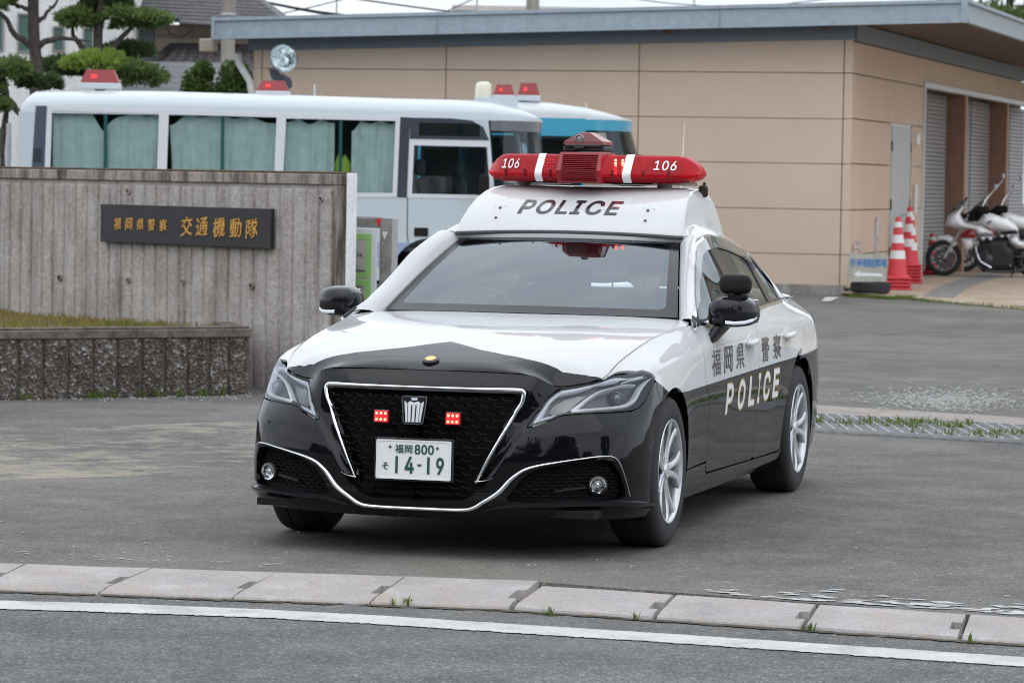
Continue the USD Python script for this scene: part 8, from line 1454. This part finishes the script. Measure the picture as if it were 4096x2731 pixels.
def pine(label, D, trunk, limbs, pads, base_px, seed):
    r = np.random.default_rng(seed); b = pxl(*base_px, D); b[2] = 0; t = thing('cloud_pruned_pine', label, 'tree', tuple(b)); sc = D/FPX/1.96
    rel = lambda x, y, dd=0.0: pxl(x, y, D) - b + np.r_[FH[:2]*dd, 0]
    pts = [np.array([0,0,0.0])] + [rel(x, y) for x, y, _ in trunk]; rad = [trunk[0][2]*sc*1.25] + [w*sc for *_, w in trunk]
    put(t, 'trunk', MB().tube(pline(pts, 22), np.interp(np.linspace(0,1,22), np.linspace(0,1,len(rad)), rad) + r.normal(0, .006, 22), 10), 'bark', 60)
    for lm in limbs:
        lp = np.array([rel(x, y, dd) for x, y, dd, _ in lm]); q_ = pline(lp, 12) + r.normal(0, .008, (12, 3)); put(t, 'branch', MB().tube(q_, np.interp(np.linspace(0,1,12), np.linspace(0,1,len(lm)), [w*sc for *_, w in lm]), 8), 'bark', 60)
    for x, y, rx, rz, dd, mt, n in pads:
        m = MB(); c = rel(x, y, dd)
        for j in range(4): foliage(m, c + np.array([r.normal(0, rx*sc*.36), r.normal(0, rx*sc*.3), r.normal(0, rz*sc*.22)]), rx*sc*.88, rx*sc*.75, rz*sc*.92, int(n*.42), r, (.05,.11), .35, .35)
        put(t, 'foliage_pad', m, mt, False)
    return t
pine('bare trunked pine at far left with few foliage pads', 49, [(282,760,52),(285,560,46),(275,380,50),(262,200,44),(262,40,46),(240,-260,36)],
  [[(260,370,0,26),(190,320,0,24),(110,265,-.1,22),(75,180,-.1,18),(20,110,-.2,16),(-90,60,-.2,10)],[(310,370,0,26),(370,320,0,24),(480,300,.1,18),(600,310,.2,12),(700,320,.2,5)],[(250,90,0,24),(150,50,.1,16),(60,20,.1,10),(-20,-20,.1,8)],[(300,170,0,20),(370,90,.1,14),(410,30,.2,11),(460,-60,.2,8)],[(405,60,.2,8),(372,45,.2,5)]],
  [(20,10,70,45,.1,'needles',500),(-90,40,110,60,-.2,'needles',600),(200,-260,330,130,0,'needles',1800)], (282,1200), 61)
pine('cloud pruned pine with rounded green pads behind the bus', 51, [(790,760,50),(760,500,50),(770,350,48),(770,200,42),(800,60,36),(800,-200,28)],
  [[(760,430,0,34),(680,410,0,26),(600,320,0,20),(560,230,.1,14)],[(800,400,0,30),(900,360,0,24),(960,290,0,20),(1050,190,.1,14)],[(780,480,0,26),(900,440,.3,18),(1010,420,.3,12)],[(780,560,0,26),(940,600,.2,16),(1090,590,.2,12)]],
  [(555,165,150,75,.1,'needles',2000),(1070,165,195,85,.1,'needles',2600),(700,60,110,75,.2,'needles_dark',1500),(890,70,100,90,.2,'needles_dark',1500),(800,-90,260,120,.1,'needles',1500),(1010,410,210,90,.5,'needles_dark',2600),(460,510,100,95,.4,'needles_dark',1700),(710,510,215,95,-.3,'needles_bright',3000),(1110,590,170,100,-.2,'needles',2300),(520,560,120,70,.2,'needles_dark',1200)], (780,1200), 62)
pine('low pine with small pads at the left picture edge', 47, [(20,1150,26),(60,760,24),(20,620,22),(10,560,18)], [[(60,780,0,24),(120,850,0,26),(190,930,0,28),(230,1100,.1,30)],[(40,740,0,18),(-40,760,0,14),(-120,770,0,10)]],
  [(60,560,115,95,0,'needles',1700),(205,640,100,80,.4,'needles_dark',1300),(350,655,70,55,.5,'needles_dark',800),(25,845,55,55,-.1,'needles',700),(-110,700,110,80,0,'needles',900)], (120,1250), 63)
def leaves(m, c, R, n, r, size):
    u = r.normal(0, 1, (n, 3)); u /= np.linalg.norm(u, axis=1, keepdims=True); k = r.uniform(.2, 1, n)**.45; p = np.asarray(c) + u*np.asarray(R)*(k*(1+.35*(meshkit.noise(u*2.0+np.asarray(c))-.5)))[:, None]
    d = r.normal(0, 1, (n, 3)); d /= np.linalg.norm(d, axis=1, keepdims=True); s = np.cross(d, r.normal(0, 1, (n, 3))); s /= np.linalg.norm(s, axis=1, keepdims=True); l = r.uniform(*size, n)[:, None]
    v = np.stack([p-d*l*.5, p+s*l*.28, p+d*l*.5, p-s*l*.28], 1).reshape(-1, 3); i = np.arange(n)*4; m.add(v, np.vstack([np.stack([i,i+1,i+2],1), np.stack([i,i+2,i+3],1)])); return m
r_ = np.random.default_rng(71)
for x, lbl, ks in ((1560, 'yellow green shrub left of the utility pole behind the bus', ((1600,560,60,60),(1540,630,80,70),(1560,700,100,60))), (1850, 'yellow green shrub with reddish shoots right of the utility pole', ((1840,560,85,60),(1880,640,80,80),(1800,660,70,70),(1840,710,100,60)))):
    b = pxl(x, 1000, 56.5); b[2] = 0; t = thing('garden_shrub', lbl, 'shrub', tuple(b)); sc = 56.5/FPX/1.96; m = MB()
    for px_, py_, rx, rz in ks: leaves(m, pxl(px_, py_, 56.5)-b, (rx*sc*1.45, rx*sc*1.4, rz*sc*1.45), 620, r_, (.05,.10))
    put(t, 'leaves', m, 'shrub_leaf', False); put(t, 'stem', MB().tube([(0,0,0),(.02,0,1.6),(.05,0,2.9)], [.05,.03,.012], 7), 'bark')
b = W(2896+2220/1.96, 0, 92); b[2] = 0; t = thing('conifer', 'dark green conifer showing above the roof at upper right', 'tree', tuple(b)); m = MB(); r_ = np.random.default_rng(81)
for _ in range(26): a = r_.uniform(0, 2*np.pi); k = r_.uniform(.3, 1.6); foliage(m, (k*math.cos(a)+.3, k*math.sin(a), r_.uniform(5.6, 9.5)), .75, .75, .28, 420, r_, (.10,.24), .4, .1)
put(t, 'crown', m, 'needles', False); put(t, 'trunk', MB().tube([(0,0,0),(.1,0,9)], [.22,.06], 10), 'bark')

# ---------------------------------------------------------------- what stands across the road and beside the yard (seen as reflections in the car)
plain('flat_beige', (.40,.35,.26), .8)
ab = thing('apartment_block', 'old beige apartment block mirrored in the side windows of the police car', 'building', (11.5, 53.5, 0), math.radians(-6))
put(ab, 'wall', MB().box((0,4,6.6), (26,8,13.2)), 'flat_beige'); put(ab, 'roof_edge', MB().box((0,4,13.3), (26.4,8.4,.25)), 'pole_concrete')
for f in range(4):
    for k in range(8):
        x, z = -11.2+3.2*k, 1.9+3.1*f; w = put(ab, 'window', MB().box((x,-.02,z), (1.7,.06,1.25)), 'notice_white'); put(w, 'pane', MB().box((x-.40,-.055,z), (.74,.02,1.1)).box((x+.40,-.06,z), (.74,.02,1.1)), 'window_far')
def broad(label, pos, h, R, seed, mt='broad_dark'):
    r = np.random.default_rng(seed); t = thing('street_tree', label, 'tree', pos); m = MB()
    for _ in range(16): u = r.normal(0, 1, 3); u /= np.linalg.norm(u); leaves(m, np.array([0,0,h*.56]) + u*np.array([R*.62, R*.62, h*.33]), (R*.5, R*.5, R*.5), 420, r, (.22,.5))
    put(t, 'crown', m, mt, False); put(t, 'trunk', MB().tube([(0,0,0),(.1,0,h*.3),(.05,.1,h*.7)], [.22,.17,.06], 9), 'bark'); return t
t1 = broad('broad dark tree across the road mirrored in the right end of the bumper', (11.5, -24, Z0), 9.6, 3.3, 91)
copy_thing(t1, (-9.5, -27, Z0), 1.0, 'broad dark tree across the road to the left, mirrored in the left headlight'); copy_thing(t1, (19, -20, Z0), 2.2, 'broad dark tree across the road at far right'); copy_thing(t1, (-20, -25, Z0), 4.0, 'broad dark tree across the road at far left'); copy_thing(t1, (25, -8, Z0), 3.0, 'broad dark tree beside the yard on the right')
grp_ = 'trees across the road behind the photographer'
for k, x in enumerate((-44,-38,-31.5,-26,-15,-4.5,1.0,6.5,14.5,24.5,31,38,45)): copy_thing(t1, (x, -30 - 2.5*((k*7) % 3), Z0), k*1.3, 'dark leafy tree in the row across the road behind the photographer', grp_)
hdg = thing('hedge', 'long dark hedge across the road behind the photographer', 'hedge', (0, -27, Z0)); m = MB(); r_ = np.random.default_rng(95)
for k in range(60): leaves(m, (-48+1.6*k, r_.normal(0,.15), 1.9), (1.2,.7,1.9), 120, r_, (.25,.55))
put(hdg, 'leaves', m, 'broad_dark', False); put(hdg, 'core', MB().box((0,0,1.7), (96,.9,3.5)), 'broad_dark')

# ---------------------------------------------------------------- the two people in the car
plain('skin', (.50,.33,.25), .55); plain('uniform', (.018,.022,.035), .8); plain('cap_cloth', (.02,.023,.03), .7); flat('mask_white', (.66,.68,.70), .8); flat('mask_black', (.02,.02,.022), .8); plain('hair', (.012,.010,.009), .6)
def person(label, x, turn, hz, mask, arms):
    p = thing('person', label, 'person', (x, 1.60, .40))
    B = lambda a, ra, b, rb: hull_spheres([(a, ra), (b, rb)], 14)
    sh = hz - .60
    bd = m3.Manifold.batch_boolean([B((0,0,.10),.15,(0,.08,sh-.08),.15), hull_spheres([((-.16,.06,sh-.02),.075),((.16,.06,sh-.02),.075),((0,.06,sh-.16),.15)], 14), B((0,.05,sh),.06,(0,.03,sh+.12),.052)]
        + [B((s*.10,.02,.10),.095,(s*.14,-.42,.17),.075) for s in (-1,1)] + [B((s*.14,-.42,.17),.07,(s*.13,-.72,-.05),.05) for s in (-1,1)]
        + [B((s*.19,.05,sh-.03),.062,(s*.25,-.10,sh-.27),.05) for s in (-1,1)] + [B((s*.25,-.10,sh-.27),.048,(arms[i][0],arms[i][1],arms[i][2]),.036) for i, s in enumerate((-1,1))], m3.OpType.Add)
    tm_ = bd.refine_to_length(.04).to_mesh(); b_ = trimesh.Trimesh(tm_.vert_properties[:, :3], tm_.tri_verts, process=True); trimesh.smoothing.filter_taubin(b_, iterations=12); put(p, 'body', b_, 'uniform', 60)
    H = T((0, .0, hz-.40), rz=turn)
    hd = m3.Manifold.batch_boolean([hull_spheres([((0,.02,.03),.085),((0,-.01,-.03),.075),((0,-.045,-.085),.042)], 18), hull_spheres([((0,-.092,.005),.010),((0,-.108,-.030),.014)], 10)] + [hull_spheres([((s*.088,.02,.0),.016),((s*.084,.02,-.04),.012)], 8) for s in (-1,1)], m3.OpType.Add)
    t2_ = hd.refine_to_length(.02).to_mesh(); h_ = trimesh.Trimesh(t2_.vert_properties[:, :3], t2_.tri_verts, process=True); trimesh.smoothing.filter_taubin(h_, iterations=6); put(p, 'head', MB().tm(h_, H), 'skin', 60)
    for s in (-1, 1): put(p, 'eye', MB().tm(rbox((.026,.012,.010), .004), H @ T((s*.033,-.085,.012))), 'hair')
    put(p, 'mask', MB().tm(hull_spheres([((-.050,-.035,-.035),.028),((.050,-.035,-.035),.028),((0,-.082,-.030),.030),((0,-.058,-.085),.030)], 14), H), mask, 60)
    put(p, 'hair', MB().tm(hull_spheres([((0,.045,.03),.082),((0,.05,-.02),.076)], 16), H), 'hair', 60)
    put(p, 'cap', MB().tm(hull_spheres([((0,.02,.075),.092),((0,.035,.105),.088)], 18), H).tm(m3.Manifold.hull_points(np.array([(.10*math.cos(a), .02+.10*math.sin(a), .062) for a in np.linspace(0,6.28,20)] + [(.09*math.cos(a), -.095+.06*math.sin(a), .052) for a in np.linspace(0,6.28,14)] + [(.08*math.cos(a), -.02+.08*math.sin(a), .078) for a in np.linspace(0,6.28,14)])), H), 'cap_cloth', 50)
    put(p, 'cap_badge', MB().tm(rbox((.020,.006,.020), .003), H @ T((0,-.074,.108))), 'gold')
    for i in range(2):
        c = np.array(arms[i]); hn = [hull_spheres([(c, .036), (c+[0,-.05,.0], .032)], 12)]
        for f in range(4): o_ = np.array([(f-1.5)*.018, -.075, .012]); hn.append(hull_spheres([(c+o_, .0095), (c+o_+[0,-.030,-.006], .009)], 8)); hn.append(hull_spheres([(c+o_+[0,-.030,-.006], .009), (c+o_+[0,-.036,-.034], .008)], 8))
        sg_ = 1 if i == 0 else -1; hn.append(hull_spheres([(c+[sg_*.034,-.03,.005], .012), (c+[sg_*.046,-.075,.0], .009)], 8)); put(p, 'hand', MB().tm(m3.Manifold.batch_boolean(hn, m3.OpType.Add)), 'skin', 50)
    return p
person('driver in dark uniform, cap and black mask holding the steering wheel', -.345, -.75, 1.125, 'mask_black', [(-.17,-.36,.50),(.17,-.36,.52)])
person('passenger in dark uniform, cap and white mask beside the driver', .375, .15, 1.155, 'mask_white', [(-.12,-.34,.22),(.12,-.34,.22)])
